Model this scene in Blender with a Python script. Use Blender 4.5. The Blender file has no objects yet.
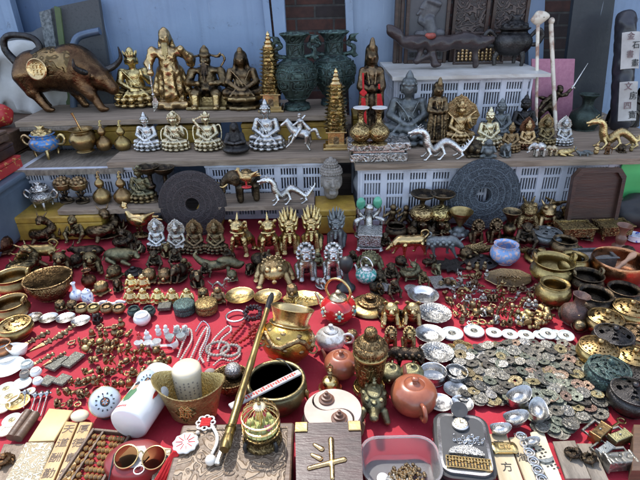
import bpy, math, random
import numpy as np
from mathutils import Vector, Matrix, Euler, noise as mnoise
random.seed(7)
R = math.radians
PI = math.pi
scene = bpy.context.scene
COL = scene.collection
# ------------------------------------------------------------------ camera
CAMZ, PITCH, ROLL, F = 0.9, 27.0, -1.3, 500.0
cam_d = bpy.data.cameras.new('camera')
cam = bpy.data.objects.new('camera', cam_d)
COL.objects.link(cam)
CM = Matrix.Translation((0, 0, CAMZ)) @ Euler((R(90 - PITCH), 0, 0)).to_matrix().to_4x4() @ Matrix.Rotation(R(ROLL), 4, 'Z')
cam.matrix_world = CM
cam_d.sensor_width = 36
cam_d.lens = 36 * F / 640
cam_d.clip_start = 0.02
cam_d.clip_end = 500
scene.camera = cam
CR = CM.to_3x3()
CI = CM.inverted()
def ray(px, py):
 return CR @ Vector(((px - 320) / F, -(py - 240) / F, -1))
def P(px, py, z=0.0):
 """the point at height z that shows at a place of the photo"""
 d = ray(px, py)
 t = (z - CAMZ) / d.z
 return Vector((0, 0, CAMZ)) + d * t
def PY(px, py, y):
 d = ray(px, py)
 return Vector((0, 0, CAMZ)) + d * (y / d.y)
def proj(p):
 c = CI @ Vector(p)
 return 320 + F * c.x / -c.z, 240 - F * c.y / -c.z, -c.z
# ------------------------------------------------------------------ mesh code
class Flat(tuple):
 """a face that stays flat shaded"""
def join(*vfs):
 V, Fc = [], []
 for v, f in vfs:
  o = len(V)
  V += list(v)
  Fc += [type(q)(i + o for i in q) for q in f]
 return V, Fc
def xf(vf, loc=(0, 0, 0), rot=(0, 0, 0), s=(1, 1, 1)):
 if isinstance(s, (int, float)):
  s = (s, s, s)
 m = Matrix.Translation(loc) @ Euler(rot).to_matrix().to_4x4() @ Matrix.Diagonal((*s, 1))
 return [tuple(m @ Vector(v)) for v in vf[0]], vf[1]
def smoothpts(pts, n=4, closed=False):
 pts = [Vector(p) for p in pts]
 N = len(pts)
 out = []
 rng = range(N) if closed else range(N - 1)
 for i in rng:
  if closed:
   p0, p1, p2, p3 = pts[i - 1], pts[i], pts[(i + 1) % N], pts[(i + 2) % N]
  else:
   p0, p1, p2, p3 = pts[max(i - 1, 0)], pts[i], pts[i + 1], pts[min(i + 2, N - 1)]
  for k in range(n):
   t = k / n
   out.append(0.5 * ((2 * p1) + (p2 - p0) * t + (2 * p0 - 5 * p1 + 4 * p2 - p3) * t * t + (3 * p1 - p0 - 3 * p2 + p3) * t ** 3))
 if not closed:
  out.append(pts[-1])
 return out
def lathe(prof, seg=32, n=0, amp=0.0, freq=0, sq=0.0):
 """revolve (r,z) pairs; amp/freq flute it"""
 if n:
  prof = [(max(p.x, 0), p.y) for p in smoothpts([(r, z, 0) for r, z in prof], n)]
 V, Fc = [], []
 for r, z in prof:
  for j in range(seg):
   a = 2 * PI * j / seg
   rr = r * (1 + amp * math.cos(freq * a))
   V.append((rr * math.cos(a), rr * math.sin(a), z))
 for i in range(len(prof) - 1):
  for j in range(seg):
   k = (j + 1) % seg
   Fc.append((i * seg + j, i * seg + k, (i + 1) * seg + k, (i + 1) * seg + j))
 if abs(prof[0][0] - prof[-1][0]) + abs(prof[0][1] - prof[-1][1]) < 1e-6:
  return V, Fc
 if prof[0][0] > 1e-5:
  Fc.append(tuple(reversed(range(seg))))
 if prof[-1][0] > 1e-5:
  o = (len(prof) - 1) * seg
  Fc.append(tuple(o + j for j in range(seg)))
 return V, Fc
def box(cx, cy, cz, sx, sy, sz, b=0.0):
 """box by centre and size; b bevels it"""
 hx, hy, hz = sx / 2, sy / 2, sz / 2
 if b <= 0:
  V = [(cx + x * hx, cy + y * hy, cz + z * hz) for z in (-1, 1) for y in (-1, 1) for x in (-1, 1)]
  return V, [Flat(q) for q in ((0, 2, 3, 1), (4, 5, 7, 6), (0, 1, 5, 4), (2, 6, 7, 3), (0, 4, 6, 2), (1, 3, 7, 5))]
 b = min(b, hx * .9, hy * .9, hz * .9)
 def ring(x, y, c, z):
  pts = []
  for sx_, sy_, a0 in ((1, 1, 0), (-1, 1, 90), (-1, -1, 180), (1, -1, 270)):
   for k in (0, 45, 90):
    a = R(a0 + k)
    pts.append((cx + sx_ * (x - c) + c * math.cos(a), cy + sy_ * (y - c) + c * math.sin(a), z))
  return pts
 rings = [ring(hx - b, hy - b, b * .5, cz - hz), ring(hx - b * .3, hy - b * .3, b, cz - hz + b * .3), ring(hx, hy, b, cz - hz + b),
    ring(hx, hy, b, cz + hz - b), ring(hx - b * .3, hy - b * .3, b, cz + hz - b * .3), ring(hx - b, hy - b, b * .5, cz + hz)]
 V = [p for r_ in rings for p in r_]
 n = 12
 Fc = [tuple(reversed(range(n))), tuple(5 * n + j for j in range(n))]
 for i in range(5):
  for j in range(n):
   k = (j + 1) % n
   Fc.append((i * n + j, i * n + k, (i + 1) * n + k, (i + 1) * n + j))
 return V, [Flat(q) for q in Fc]
def tube(pts, rad, seg=8, n=0, closed=False):
 if not isinstance(rad, (list, tuple)):
  rad = [rad] * len(pts)
 if n:
  q = smoothpts([(*p, ) for p in pts], n, closed)
  rr = smoothpts([(r, 0, 0) for r in rad], n, closed)
  pts, rad = q, [max(r.x, 1e-4) for r in rr]
 pts = [Vector(p) for p in pts]
 N = len(pts)
 V, Fc = [], []
 t0 = (pts[1] - pts[0]).normalized()
 nrm = t0.orthogonal().normalized()
 for i in range(N):
  if closed:
   t = (pts[(i + 1) % N] - pts[i - 1]).normalized()
  else:
   t = (pts[min(i + 1, N - 1)] - pts[max(i - 1, 0)]).normalized()
  nrm = (nrm - t * nrm.dot(t))
  nrm = nrm.normalized() if nrm.length > 1e-6 else t.orthogonal().normalized()
  bi = t.cross(nrm)
  for j in range(seg):
   a = 2 * PI * j / seg
   V.append(tuple(pts[i] + (nrm * math.cos(a) + bi * math.sin(a)) * rad[i]))
 for i in range(N if closed else N - 1):
  for j in range(seg):
   k = (j + 1) % seg
   m = (i + 1) % N
   Fc.append((i * seg + j, i * seg + k, m * seg + k, m * seg + j))
 if not closed:
  Fc.append(tuple(reversed(range(seg))))
  Fc.append(tuple((N - 1) * seg + j for j in range(seg)))
 return V, Fc
def torus(Rr, r, seg=32, ring=8, axis='z', c=(0, 0, 0)):
 pts = []
 for i in range(seg):
  a = 2 * PI * i / seg
  x, y = Rr * math.cos(a), Rr * math.sin(a)
  p = {'z': (x, y, 0), 'y': (x, 0, y), 'x': (0, x, y)}[axis]
  pts.append((p[0] + c[0], p[1] + c[1], p[2] + c[2]))
 return tube(pts, r, ring, 0, True)
def prism(poly, z0, z1, hole=None):
 """extrude a 2D polygon; hole: an inner loop with the same count"""
 n = len(poly)
 if hole is None:
  V = [(x, y, z0) for x, y in poly] + [(x, y, z1) for x, y in poly]
  Fc = [tuple(reversed(range(n))), tuple(range(n, 2 * n))]
  Fc += [(i, (i + 1) % n, n + (i + 1) % n, n + i) for i in range(n)]
  return V, Fc
 V = [(x, y, z) for z in (z0, z1) for L in (poly, hole) for x, y in L]
 Fc = []
 for i in range(n):
  k = (i + 1) % n
  Fc += [(2 * n + i, 2 * n + k, 3 * n + k, 3 * n + i), (i, n + i, n + k, k), (i, k, 2 * n + k, 2 * n + i), (n + i, 3 * n + i, 3 * n + k, n + k)]
 return V, Fc
def ball(c, r, seg=10, rings=6):
 if isinstance(r, (int, float)):
  r = (r, r, r)
 prof = [(math.sin(PI * i / rings), -math.cos(PI * i / rings)) for i in range(rings + 1)]
 return xf(lathe(prof, seg), c, (0, 0, 0), r)
def circ(n, r, ry=None, ph=0):
 ry = ry or r
 return [(r * math.cos(2 * PI * i / n + ph), ry * math.sin(2 * PI * i / n + ph)) for i in range(n)]
def mesh(name, vf, mat, smooth=True, ang=50):
 me = bpy.data.meshes.new(name)
 me.from_pydata([tuple(v) for v in vf[0]], [], vf[1])
 me.update()
 if smooth:
  me.shade_smooth()
  if ang:
   me.set_sharp_from_angle(angle=R(ang))
  for i, q in enumerate(vf[1]):
   if type(q) is Flat:
    me.polygons[i].use_smooth = False
 me.materials.append(mat)
 return me
# ------------------------------------------------------------------ signed-distance sculpting
def E(x, y, z, rx, ry=None, rz=None, k=.03, rot=None, sub=False):
 ry = rx if ry is None else ry
 rz = rx if rz is None else rz
 return ('E', (x, y, z), (rx, ry, rz), k, rot, sub)
def C(a, b, ra, rb=None, k=.03, sub=False):
 return ('C', a, b, k, (ra, ra if rb is None else rb), sub)
def BX(x, y, z, hx, hy, hz, r=.02, k=.02, sub=False):
 return ('B', (x, y, z), (hx, hy, hz), k, r, sub)
def mir(*ps):
 out = []
 for p in ps:
  q = list(p)
  q[1] = (-p[1][0], *p[1][1:])
  if p[0] == 'C':
   q[2] = (-p[2][0], *p[2][1:])
  if p[0] == 'E' and p[4]:
   q[4] = (p[4][0], -p[4][1], -p[4][2])
  out += [p, tuple(q)]
 return out
def chain(pts, rs, k=.02, n=3):
 q = smoothpts(pts, n)
 r = smoothpts([(x, 0, 0) for x in rs], n)
 return [C(tuple(q[i]), tuple(q[i + 1]), r[i].x, r[i + 1].x, k) for i in range(len(q) - 1)]
def sculpt(name, prims, mat, n=52, disp=None, dome=None):
 lo = np.full(3, 9.0)
 hi = np.full(3, -9.0)
 ext = []
 for p in prims:
  if p[0] == 'C':
   a, b = np.array(p[1]), np.array(p[2])
   r = max(p[4])
   l, h = np.minimum(a, b) - r, np.maximum(a, b) + r
  else:
   rr = np.array(p[2]) if not (p[0] == 'E' and p[4]) else np.full(3, max(p[2]))
   l, h = np.array(p[1]) - rr, np.array(p[1]) + rr
   if p[0] == 'B':
    l, h = l - p[4], h + p[4]
  ext.append((l, h))
  if not p[5]:
   lo, hi = np.minimum(lo, l), np.maximum(hi, h)
 vox = float((hi - lo).max()) / n
 lo = lo - 2.5 * vox
 dims = np.ceil((hi - lo) / vox).astype(int) + 3
 vol = np.full(dims, 1.0, np.float32)
 ax = [(lo[i] + vox * np.arange(dims[i])).astype(np.float32) for i in range(3)]
 for p, (l, h) in zip(prims, ext):
  k = max(p[3], 1e-4)
  mg = k + 3 * vox
  i0 = np.maximum(np.floor((l - mg - lo) / vox).astype(int), 0)
  i1 = np.minimum(np.ceil((h + mg - lo) / vox).astype(int) + 1, dims)
  if (i1 <= i0).any():
   continue
  X = ax[0][i0[0]:i1[0], None, None]
  Y = ax[1][None, i0[1]:i1[1], None]
  Z = ax[2][None, None, i0[2]:i1[2]]
  if p[0] == 'E':
   dx, dy, dz = X - p[1][0], Y - p[1][1], Z - p[1][2]
   if p[4]:
    m = np.array(Euler([R(a) for a in p[4]]).to_matrix().transposed())
    dx, dy, dz = (m[0, 0] * dx + m[0, 1] * dy + m[0, 2] * dz, m[1, 0] * dx + m[1, 1] * dy + m[1, 2] * dz, m[2, 0] * dx + m[2, 1] * dy + m[2, 2] * dz)
   rx, ry, rz = p[2]
   k0 = np.sqrt((dx / rx) ** 2 + (dy / ry) ** 2 + (dz / rz) ** 2)
   k1 = np.sqrt((dx / rx ** 2) ** 2 + (dy / ry ** 2) ** 2 + (dz / rz ** 2) ** 2) + 1e-6
   d = k0 * (k0 - 1) / k1
  elif p[0] == 'C':
   a, b = p[1], p[2]
   ba = [b[i] - a[i] for i in range(3)]
   bb = sum(q * q for q in ba) + 1e-9
   px, py, pz = X - a[0], Y - a[1], Z - a[2]
   t = np.clip((px * ba[0] + py * ba[1] + pz * ba[2]) / bb, 0, 1)
   d = np.sqrt((px - t * ba[0]) ** 2 + (py - t * ba[1]) ** 2 + (pz - t * ba[2]) ** 2) - (p[4][0] + t * (p[4][1] - p[4][0]))
  else:
   r = p[4]
   qx, qy, qz = np.abs(X - p[1][0]) - p[2][0] + r, np.abs(Y - p[1][1]) - p[2][1] + r, np.abs(Z - p[1][2]) - p[2][2] + r
   d = np.sqrt(np.maximum(qx, 0) ** 2 + np.maximum(qy, 0) ** 2 + np.maximum(qz, 0) ** 2) + np.minimum(np.maximum(qx, np.maximum(qy, qz)), 0) - r
  sl = vol[i0[0]:i1[0], i0[1]:i1[1], i0[2]:i1[2]]
  if p[5]:
   d = -d
   hh = np.clip(.5 - .5 * (d - sl) / k, 0, 1)
   sl[...] = d * (1 - hh) + sl * hh + k * hh * (1 - hh)
  else:
   hh = np.clip(.5 + .5 * (d - sl) / k, 0, 1)
   sl[...] = d * (1 - hh) + sl * hh - k * hh * (1 - hh)
 if disp:
  a, f = disp
  X, Y, Z = ax[0][:, None, None], ax[1][None, :, None], ax[2][None, None, :]
  vol += a * (np.sin(f * X + 1.7 * np.sin(f * .45 * Z)) * np.sin(f * .8 * Z + 1.3 * np.sin(f * .5 * Y)) + .6 * np.sin(f * 1.9 * Y + f * X) * np.sin(f * 1.7 * Z))
 # naive surface nets
 s = vol < 0
 nx, ny, nz = vol.shape
 c = np.zeros((nx - 1, ny - 1, nz - 1), np.int8)
 for a in range(8):
  x, y, z = a & 1, (a >> 1) & 1, a >> 2
  c += s[x:nx - 1 + x, y:ny - 1 + y, z:nz - 1 + z]
 act = (c > 0) & (c < 8)
 ii = np.argwhere(act)
 idx = np.full(act.shape, -1, np.int64)
 idx[act] = np.arange(len(ii))
 acc = np.zeros((len(ii), 3))
 cnt = np.zeros(len(ii))
 for axis in range(3):
  e = np.zeros(3, int)
  e[axis] = 1
  o1, o2 = [q for q in range(3) if q != axis]
  for u in range(2):
   for v in range(2):
    a = np.zeros(3, int)
    a[o1], a[o2] = u, v
    A = ii + a
    B_ = A + e
    v0, v1 = vol[A[:, 0], A[:, 1], A[:, 2]], vol[B_[:, 0], B_[:, 1], B_[:, 2]]
    m = (v0 < 0) != (v1 < 0)
    t = np.where(m, v0 / np.where(m, v0 - v1, 1), 0)
    acc += np.where(m[:, None], a + t[:, None] * e, 0)
    cnt += m
 V = lo + vox * (ii + acc / np.maximum(cnt, 1)[:, None])
 quads = []
 for axis, (o1, o2) in ((0, (1, 2)), (1, (2, 0)), (2, (0, 1))):
  sa = np.take(s, range(0, s.shape[axis] - 1), axis)
  sb = np.take(s, range(1, s.shape[axis]), axis)
  g = np.argwhere(sa != sb)
  g = g[(g[:, o1] > 0) & (g[:, o2] > 0)]
  g = g[(g[:, o1] < act.shape[o1]) & (g[:, o2] < act.shape[o2])]
  ins = s[g[:, 0], g[:, 1], g[:, 2]]
  q = []
  for du, dv in ((-1, -1), (0, -1), (0, 0), (-1, 0)):
   h_ = g.copy()
   h_[:, o1] += du
   h_[:, o2] += dv
   q.append(idx[h_[:, 0], h_[:, 1], h_[:, 2]])
  q = np.stack(q, 1)
  q = np.where(ins[:, None], q, q[:, ::-1])
  quads.append(q[(q >= 0).all(1)])
 Q = np.concatenate(quads)
 me = bpy.data.meshes.new(name)
 me.vertices.add(len(V))
 me.vertices.foreach_set('co', V.astype(np.float32).ravel())
 me.loops.add(Q.size)
 me.loops.foreach_set('vertex_index', Q.astype(np.int32).ravel())
 me.polygons.add(len(Q))
 me.polygons.foreach_set('loop_start', np.arange(0, Q.size, 4, dtype=np.int32))
 me.update(calc_edges=True)
 me.validate()
 me.shade_smooth()
 me.materials.append(mat)
 return me
def textmesh(name, s, size, mat, ext=.002, bevel=0.0):
 cu = bpy.data.curves.new(name, 'FONT')
 cu.body = s
 cu.size = size
 cu.extrude = ext
 cu.align_x = 'CENTER'
 cu.align_y = 'CENTER'
 cu.bevel_depth = bevel
 o = bpy.data.objects.new(name, cu)
 COL.objects.link(o)
 dg = bpy.context.evaluated_depsgraph_get()
 dg.update()
 me = bpy.data.meshes.new_from_object(o.evaluated_get(dg))
 bpy.data.objects.remove(o)
 bpy.data.curves.remove(cu)
 me.name = name
 me.materials.clear()
 me.materials.append(mat)
 return me
# ------------------------------------------------------------------ scene bookkeeping
def tag(o, label, cat, group=None):
 o['label'] = label
 o['category'] = cat
 if group:
  o['group'] = group
 return o
def thing(name, label, cat, loc=(0, 0, 0), rot=(0, 0, 0), s=1, group=None):
 o = bpy.data.objects.new(name, None)
 o.empty_display_size = .02
 COL.objects.link(o)
 o.location = loc
 o.rotation_euler = rot
 o.scale = (s, s, s) if isinstance(s, (int, float)) else s
 return tag(o, label, cat, group)
def obj(name, me, parent=None, mat=None, label=None, loc=None, rot=None):
 o = bpy.data.objects.new(name, me)
 COL.objects.link(o)
 o.parent = parent
 if mat is not None:
  o.material_slots[0].link = 'OBJECT'
  o.material_slots[0].material = mat
 if label:
  o['label'] = label
 if loc is not None:
  o.location = loc
 if rot is not None:
  o.rotation_euler = rot
 return o
def solo(name, me, label, cat, loc=(0, 0, 0), rot=(0, 0, 0), group=None, s=1, mat=None):
 o = obj(name, me, None, mat, None, loc, rot)
 o.scale = (s, s, s) if isinstance(s, (int, float)) else s
 return tag(o, label, cat, group)
def struct(name, me):
 o = obj(name, me)
 o['kind'] = 'structure'
 return o
K = {}
jit = random.Random(21)
def kind(key, *parts):
 """parts: (name, mesh[, parent index])"""
 pts = np.concatenate([np.array([v.co for v in p[1].vertices]) for p in parts])
 K[key] = (parts, pts)
def put(key, name, cat, label, x, yb, yt=None, w=None, z=0.0, rz=0.0, g=None, m=None, tilt=(0, 0), lift=0, loc=None, s=None, sy=1.0, sz=1.0, sx=1.0):
 """stand a copy of a kind on the surface at height z: foot at photo row yb, top at row yt or width w"""
 parts, pts = K[key]
 if tilt == (0, 0) and loc is None:      # nothing on a stall stands quite alike
  rz += jit.uniform(-7, 7)
  sz *= jit.uniform(.96, 1.05)
  sy *= jit.uniform(.95, 1.05)
 rot = (R(tilt[0]), R(tilt[1]), R(rz))
 Mr = np.array(Euler(rot).to_matrix())
 q = (pts * np.array((sx, sy, sz))) @ Mr.T
 mn, mx = q.min(0), q.max(0)
 if loc is None:
  p0 = P(x, yb, z)
  s = s or .1
  for _ in range(12):
   L = Vector((p0.x, p0.y - mn[1] * s, z - mn[2] * s + lift))
   if yt is not None:
    top = proj((L.x, L.y, L.z + mx[2] * s))[1]
    cur = yb - top
    want = yb - yt
    s *= max(.5, min(2, want / max(cur, .5)))
   elif w is not None:
    zc = proj(L)[2]
    s = w * zc / F / (mx[0] - mn[0])
  cx = (mn[0] + mx[0]) / 2 * s
  L = Vector((P(x, yb, z).x, p0.y - mn[1] * s, z - mn[2] * s + lift))
  # put the middle of its silhouette on the column asked for
  mid = proj((L.x + cx, L.y, L.z + mx[2] * s * .5))
  L.x += (x - mid[0]) * mid[2] / F
 else:
  L = Vector(loc)
 m = m or {}
 if not isinstance(m, dict):
  m = {p[0]: m for p in parts}
 sc = (s * sx, s * sy, s * sz)
 if len(parts) == 1:
  o = obj(name, parts[0][1], None, m.get(parts[0][0]))
  o.location, o.rotation_euler, o.scale = L, rot, sc
  return tag(o, label, cat, g)
 t = thing(name, label, cat, L, rot, sc, g)
 made = []
 for p in parts:
  par = t if len(p) < 3 else made[p[2]]
  made.append(obj(p[0], p[1], par, m.get(p[0])))
 return t
# ------------------------------------------------------------------ materials
def _nt(name):
 m = bpy.data.materials.new(name)
 m.use_nodes = True
 nt = m.node_tree
 return m, nt, nt.nodes['Principled BSDF'], nt.nodes, nt.links
def _mix(nt, fac, a, b, mode='MIX'):
 n = nt.nodes.new('ShaderNodeMix')
 n.data_type = 'RGBA'
 n.blend_type = mode
 for s, v in ((n.inputs[0], fac), (n.inputs[6], a), (n.inputs[7], b)):
  if isinstance(v, bpy.types.NodeSocket):
   nt.links.new(v, s)
  elif isinstance(v, (int, float)):
   s.default_value = v
  else:
   s.default_value = (*v[:3], 1)
 return n.outputs[2]
def _noise(nt, vec, scale, detail=4, rough=.6):
 n = nt.nodes.new('ShaderNodeTexNoise')
 n.inputs['Scale'].default_value = scale
 n.inputs['Detail'].default_value = detail
 n.inputs['Roughness'].default_value = rough
 nt.links.new(vec, n.inputs['Vector'])
 return n.outputs['Fac']
def _ramp(nt, v, lo, hi, a=0.0, b=1.0):
 n = nt.nodes.new('ShaderNodeMapRange')
 n.inputs[1].default_value, n.inputs[2].default_value = lo, hi
 n.inputs[3].default_value, n.inputs[4].default_value = a, b
 nt.links.new(v, n.inputs[0])
 return n.outputs[0]
def _obj(nt):
 return nt.nodes.new('ShaderNodeTexCoord').outputs['Object']
def _math(nt, op, a, b=0.5):
 n = nt.nodes.new('ShaderNodeMath')
 n.operation = op
 for s, v in ((n.inputs[0], a), (n.inputs[1], b)):
  if isinstance(v, bpy.types.NodeSocket):
   nt.links.new(v, s)
  else:
   s.default_value = v
 return n.outputs[0]
def _bump(nt, bsdf, h, strength, dist=.01):
 b = nt.nodes.new('ShaderNodeBump')
 b.inputs['Strength'].default_value = strength
 b.inputs['Distance'].default_value = dist
 nt.links.new(h, b.inputs['Height'])
 nt.links.new(b.outputs[0], bsdf.inputs['Normal'])
def metal(name, hi, lo, rough=.32, pt=(.46, .54), scale=14, bump=.25, orn=0, met=1.0, wear=.5, spots=None, dist=.01):
 """cast metal: dark patina in the hollows, bright worn high spots"""
 m, nt, b, N, L = _nt(name)
 v = _obj(nt)
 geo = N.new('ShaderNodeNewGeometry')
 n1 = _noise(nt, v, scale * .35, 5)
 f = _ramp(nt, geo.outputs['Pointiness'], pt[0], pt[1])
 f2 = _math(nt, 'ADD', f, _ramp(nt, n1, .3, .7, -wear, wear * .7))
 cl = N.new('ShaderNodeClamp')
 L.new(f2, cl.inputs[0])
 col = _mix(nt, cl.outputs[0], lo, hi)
 oi = N.new('ShaderNodeObjectInfo')
 hs = N.new('ShaderNodeHueSaturation')
 L.new(_ramp(nt, oi.outputs['Random'], 0, 1, .485, .515), hs.inputs['Hue'])
 L.new(_ramp(nt, oi.outputs['Random'], 0, 1, .8, 1.15), hs.inputs['Value'])
 L.new(col, hs.inputs['Color'])
 col = hs.outputs[0]
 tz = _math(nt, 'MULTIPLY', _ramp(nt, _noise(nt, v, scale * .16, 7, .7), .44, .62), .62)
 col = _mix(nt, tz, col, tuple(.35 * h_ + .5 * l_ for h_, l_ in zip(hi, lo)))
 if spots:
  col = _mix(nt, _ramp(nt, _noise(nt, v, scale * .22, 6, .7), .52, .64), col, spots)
 L.new(col, b.inputs['Base Color'])
 b.inputs['Metallic'].default_value = met
 L.new(_math(nt, 'ADD', _ramp(nt, _noise(nt, v, scale * 1.3, 3), .3, .7, rough * .62, rough * 1.2), _math(nt, 'MULTIPLY', tz, .22)), b.inputs['Roughness'])
 h = _noise(nt, v, scale * 2.2, 3)
 if orn:
  vo = N.new('ShaderNodeTexVoronoi')
  vo.feature = 'SMOOTH_F1'
  vo.inputs['Scale'].default_value = orn
  wv = N.new('ShaderNodeVectorMath')
  wv.operation = 'ADD'
  nn = N.new('ShaderNodeTexNoise')
  nn.inputs['Scale'].default_value = orn * .4
  L.new(v, nn.inputs['Vector'])
  sc = N.new('ShaderNodeVectorMath')
  sc.operation = 'SCALE'
  sc.inputs['Scale'].default_value = 1.5 / orn
  L.new(nn.outputs['Color'], sc.inputs[0])
  L.new(v, wv.inputs[0])
  L.new(sc.outputs[0], wv.inputs[1])
  L.new(wv.outputs[0], vo.inputs['Vector'])
  si = _math(nt, 'SINE', _math(nt, 'MULTIPLY', vo.outputs['Distance'], 16.0))
  h2 = _ramp(nt, si, -.5, .5)
  col2 = _mix(nt, _math(nt, 'MULTIPLY', _math(nt, 'SUBTRACT', 1.0, h2), .65), col, lo)
  L.new(col2, b.inputs['Base Color'])
  h = _math(nt, 'ADD', _math(nt, 'MULTIPLY', h, .3), h2)
 _bump(nt, b, h, bump, dist)
 return m
def plain(name, col, rough=.5, met=0.0, col2=None, scale=8, bump=.1, dist=.005, coat=0, detail=5, lohi=(.35, .65), spec=.5, trans=0, alpha=1, stretch=None, rand=0):
 m, nt, b, N, L = _nt(name)
 v = _obj(nt)
 if stretch:
  mp = N.new('ShaderNodeMapping')
  mp.inputs['Scale'].default_value = stretch
  L.new(v, mp.inputs[0])
  v = mp.outputs[0]
 if col2 is None:
  col2 = tuple(c * .72 for c in col)
 n1 = _noise(nt, v, scale, detail)
 c = _mix(nt, _ramp(nt, n1, *lohi), col2, col)
 if rand:
  oi = N.new('ShaderNodeObjectInfo')
  hs = N.new('ShaderNodeHueSaturation')
  L.new(_ramp(nt, oi.outputs['Random'], 0, 1, 1 - rand, 1 + rand), hs.inputs['Value'])
  L.new(c, hs.inputs['Color'])
  c = hs.outputs[0]
 L.new(c, b.inputs['Base Color'])
 L.new(_ramp(nt, n1, .3, .7, rough * 1.15, rough * .85), b.inputs['Roughness'])
 b.inputs['Metallic'].default_value = met
 b.inputs['Coat Weight'].default_value = coat
 b.inputs['Transmission Weight'].default_value = trans
 b.inputs['Alpha'].default_value = alpha
 b.inputs['Specular IOR Level'].default_value = spec
 if bump:
  _bump(nt, b, _noise(nt, v, scale * 4, 4), bump, dist)
 return m
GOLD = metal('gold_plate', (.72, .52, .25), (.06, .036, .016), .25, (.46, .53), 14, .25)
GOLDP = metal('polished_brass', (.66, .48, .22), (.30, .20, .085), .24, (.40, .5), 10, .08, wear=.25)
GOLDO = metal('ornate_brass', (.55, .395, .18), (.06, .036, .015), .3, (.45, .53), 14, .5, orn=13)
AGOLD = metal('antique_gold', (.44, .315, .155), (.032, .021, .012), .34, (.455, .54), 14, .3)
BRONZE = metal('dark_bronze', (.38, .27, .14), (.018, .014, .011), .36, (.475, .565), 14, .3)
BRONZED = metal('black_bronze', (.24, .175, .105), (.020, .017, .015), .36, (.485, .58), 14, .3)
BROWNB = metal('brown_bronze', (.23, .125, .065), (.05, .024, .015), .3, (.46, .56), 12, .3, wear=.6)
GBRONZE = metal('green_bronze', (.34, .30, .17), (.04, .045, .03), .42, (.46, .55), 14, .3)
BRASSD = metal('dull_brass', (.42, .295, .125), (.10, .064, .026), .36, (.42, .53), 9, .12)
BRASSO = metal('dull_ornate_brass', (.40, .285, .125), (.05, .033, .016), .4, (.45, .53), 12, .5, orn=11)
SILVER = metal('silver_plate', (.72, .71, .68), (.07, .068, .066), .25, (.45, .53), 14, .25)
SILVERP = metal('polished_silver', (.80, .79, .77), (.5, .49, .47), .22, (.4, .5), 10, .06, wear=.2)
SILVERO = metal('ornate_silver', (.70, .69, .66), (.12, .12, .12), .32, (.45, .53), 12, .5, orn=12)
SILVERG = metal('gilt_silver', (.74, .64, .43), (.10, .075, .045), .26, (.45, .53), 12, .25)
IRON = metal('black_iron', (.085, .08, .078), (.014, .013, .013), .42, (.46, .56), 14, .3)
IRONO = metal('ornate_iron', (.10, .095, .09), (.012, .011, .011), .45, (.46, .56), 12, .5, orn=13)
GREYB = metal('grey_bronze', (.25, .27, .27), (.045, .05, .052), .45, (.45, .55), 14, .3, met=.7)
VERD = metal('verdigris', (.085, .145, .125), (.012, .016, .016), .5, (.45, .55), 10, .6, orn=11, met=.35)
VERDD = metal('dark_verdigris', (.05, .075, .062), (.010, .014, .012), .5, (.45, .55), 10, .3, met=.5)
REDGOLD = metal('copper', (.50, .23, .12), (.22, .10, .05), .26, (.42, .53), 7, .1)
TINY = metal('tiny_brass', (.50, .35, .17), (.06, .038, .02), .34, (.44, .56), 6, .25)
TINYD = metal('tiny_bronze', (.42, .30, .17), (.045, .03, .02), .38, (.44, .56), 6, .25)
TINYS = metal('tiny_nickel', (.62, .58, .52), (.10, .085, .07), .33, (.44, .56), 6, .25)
COINC = [metal('coin_' + n, h, l, r_, (.44, .56), 3, .35, orn=5, met=mt) for n, h, l, r_, mt in (
 ('silver', (.52, .50, .46), (.17, .16, .145), .4, .75), ('grey', (.30, .285, .25), (.10, .095, .08), .42, .8), ('green', (.25, .26, .20), (.08, .09, .07), .5, .6),
 ('copper', (.32, .22, .16), (.11, .07, .055), .45, .7), ('brass', (.36, .30, .17), (.12, .09, .045), .46, .7), ('dark', (.18, .16, .13), (.05, .05, .048), .5, .65))]
CLAY = plain('red_clay', (.33, .105, .05), .3, 0, (.22, .06, .03), 3, .03, coat=.25)
CLAYD = plain('brown_clay', (.20, .095, .055), .42, 0, (.13, .06, .04), 3, .05)
CLAYL = plain('buff_clay', (.56, .46, .39), .5, 0, (.40, .30, .24), 5, .08)
PORC = plain('white_porcelain', (.78, .77, .74), .15, 0, (.68, .67, .63), 3, .0, coat=.4)
PORCB = plain('blue_white_porcelain', (.74, .76, .80), .14, 0, (.05, .09, .42), 5, 0, coat=.4, lohi=(.40, .44))
JADEW = plain('white_jade', (.62, .63, .58), .3, 0, (.40, .43, .40), 8, .15)
JADEG = plain('green_jade', (.10, .40, .24), .25, 0, (.05, .22, .14), 6, .05, coat=.3)
CREAM = plain('cream_stone', (.72, .64, .48), .25, 0, (.6, .5, .34), 4, .02, coat=.3)
STONE = plain('grey_stone', (.30, .265, .23), .75, 0, (.17, .15, .13), 9, .4)
REDE = plain('red_enamel', (.55, .02, .02), .18, 0, (.40, .012, .015), 4, .0, coat=.5)
TEALE = plain('teal_enamel', (.06, .32, .28), .2, 0, (.62, .62, .58), 9, .1, coat=.4, lohi=(.45, .5))
CLOIS = plain('cloisonne', (.07, .22, .50), .22, .2, (.45, .28, .16), 11, .1, coat=.4, lohi=(.42, .47))
CLOISL = plain('light_cloisonne', (.20, .34, .60), .2, 0, (.62, .42, .40), 9, .1, coat=.4, lohi=(.45, .5))
WOODD = plain('dark_wood', (.055, .026, .018), .38, 0, (.028, .014, .011), 6, .15, stretch=(1, 8, 8))
WOODB = plain('brown_wood', (.13, .075, .045), .5, 0, (.07, .04, .025), 6, .2, stretch=(1.5, 10, 10))
WOODK = plain('carved_wood', (.22, .15, .095), .5, 0, (.10, .065, .04), 30, .35, dist=.004)
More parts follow.
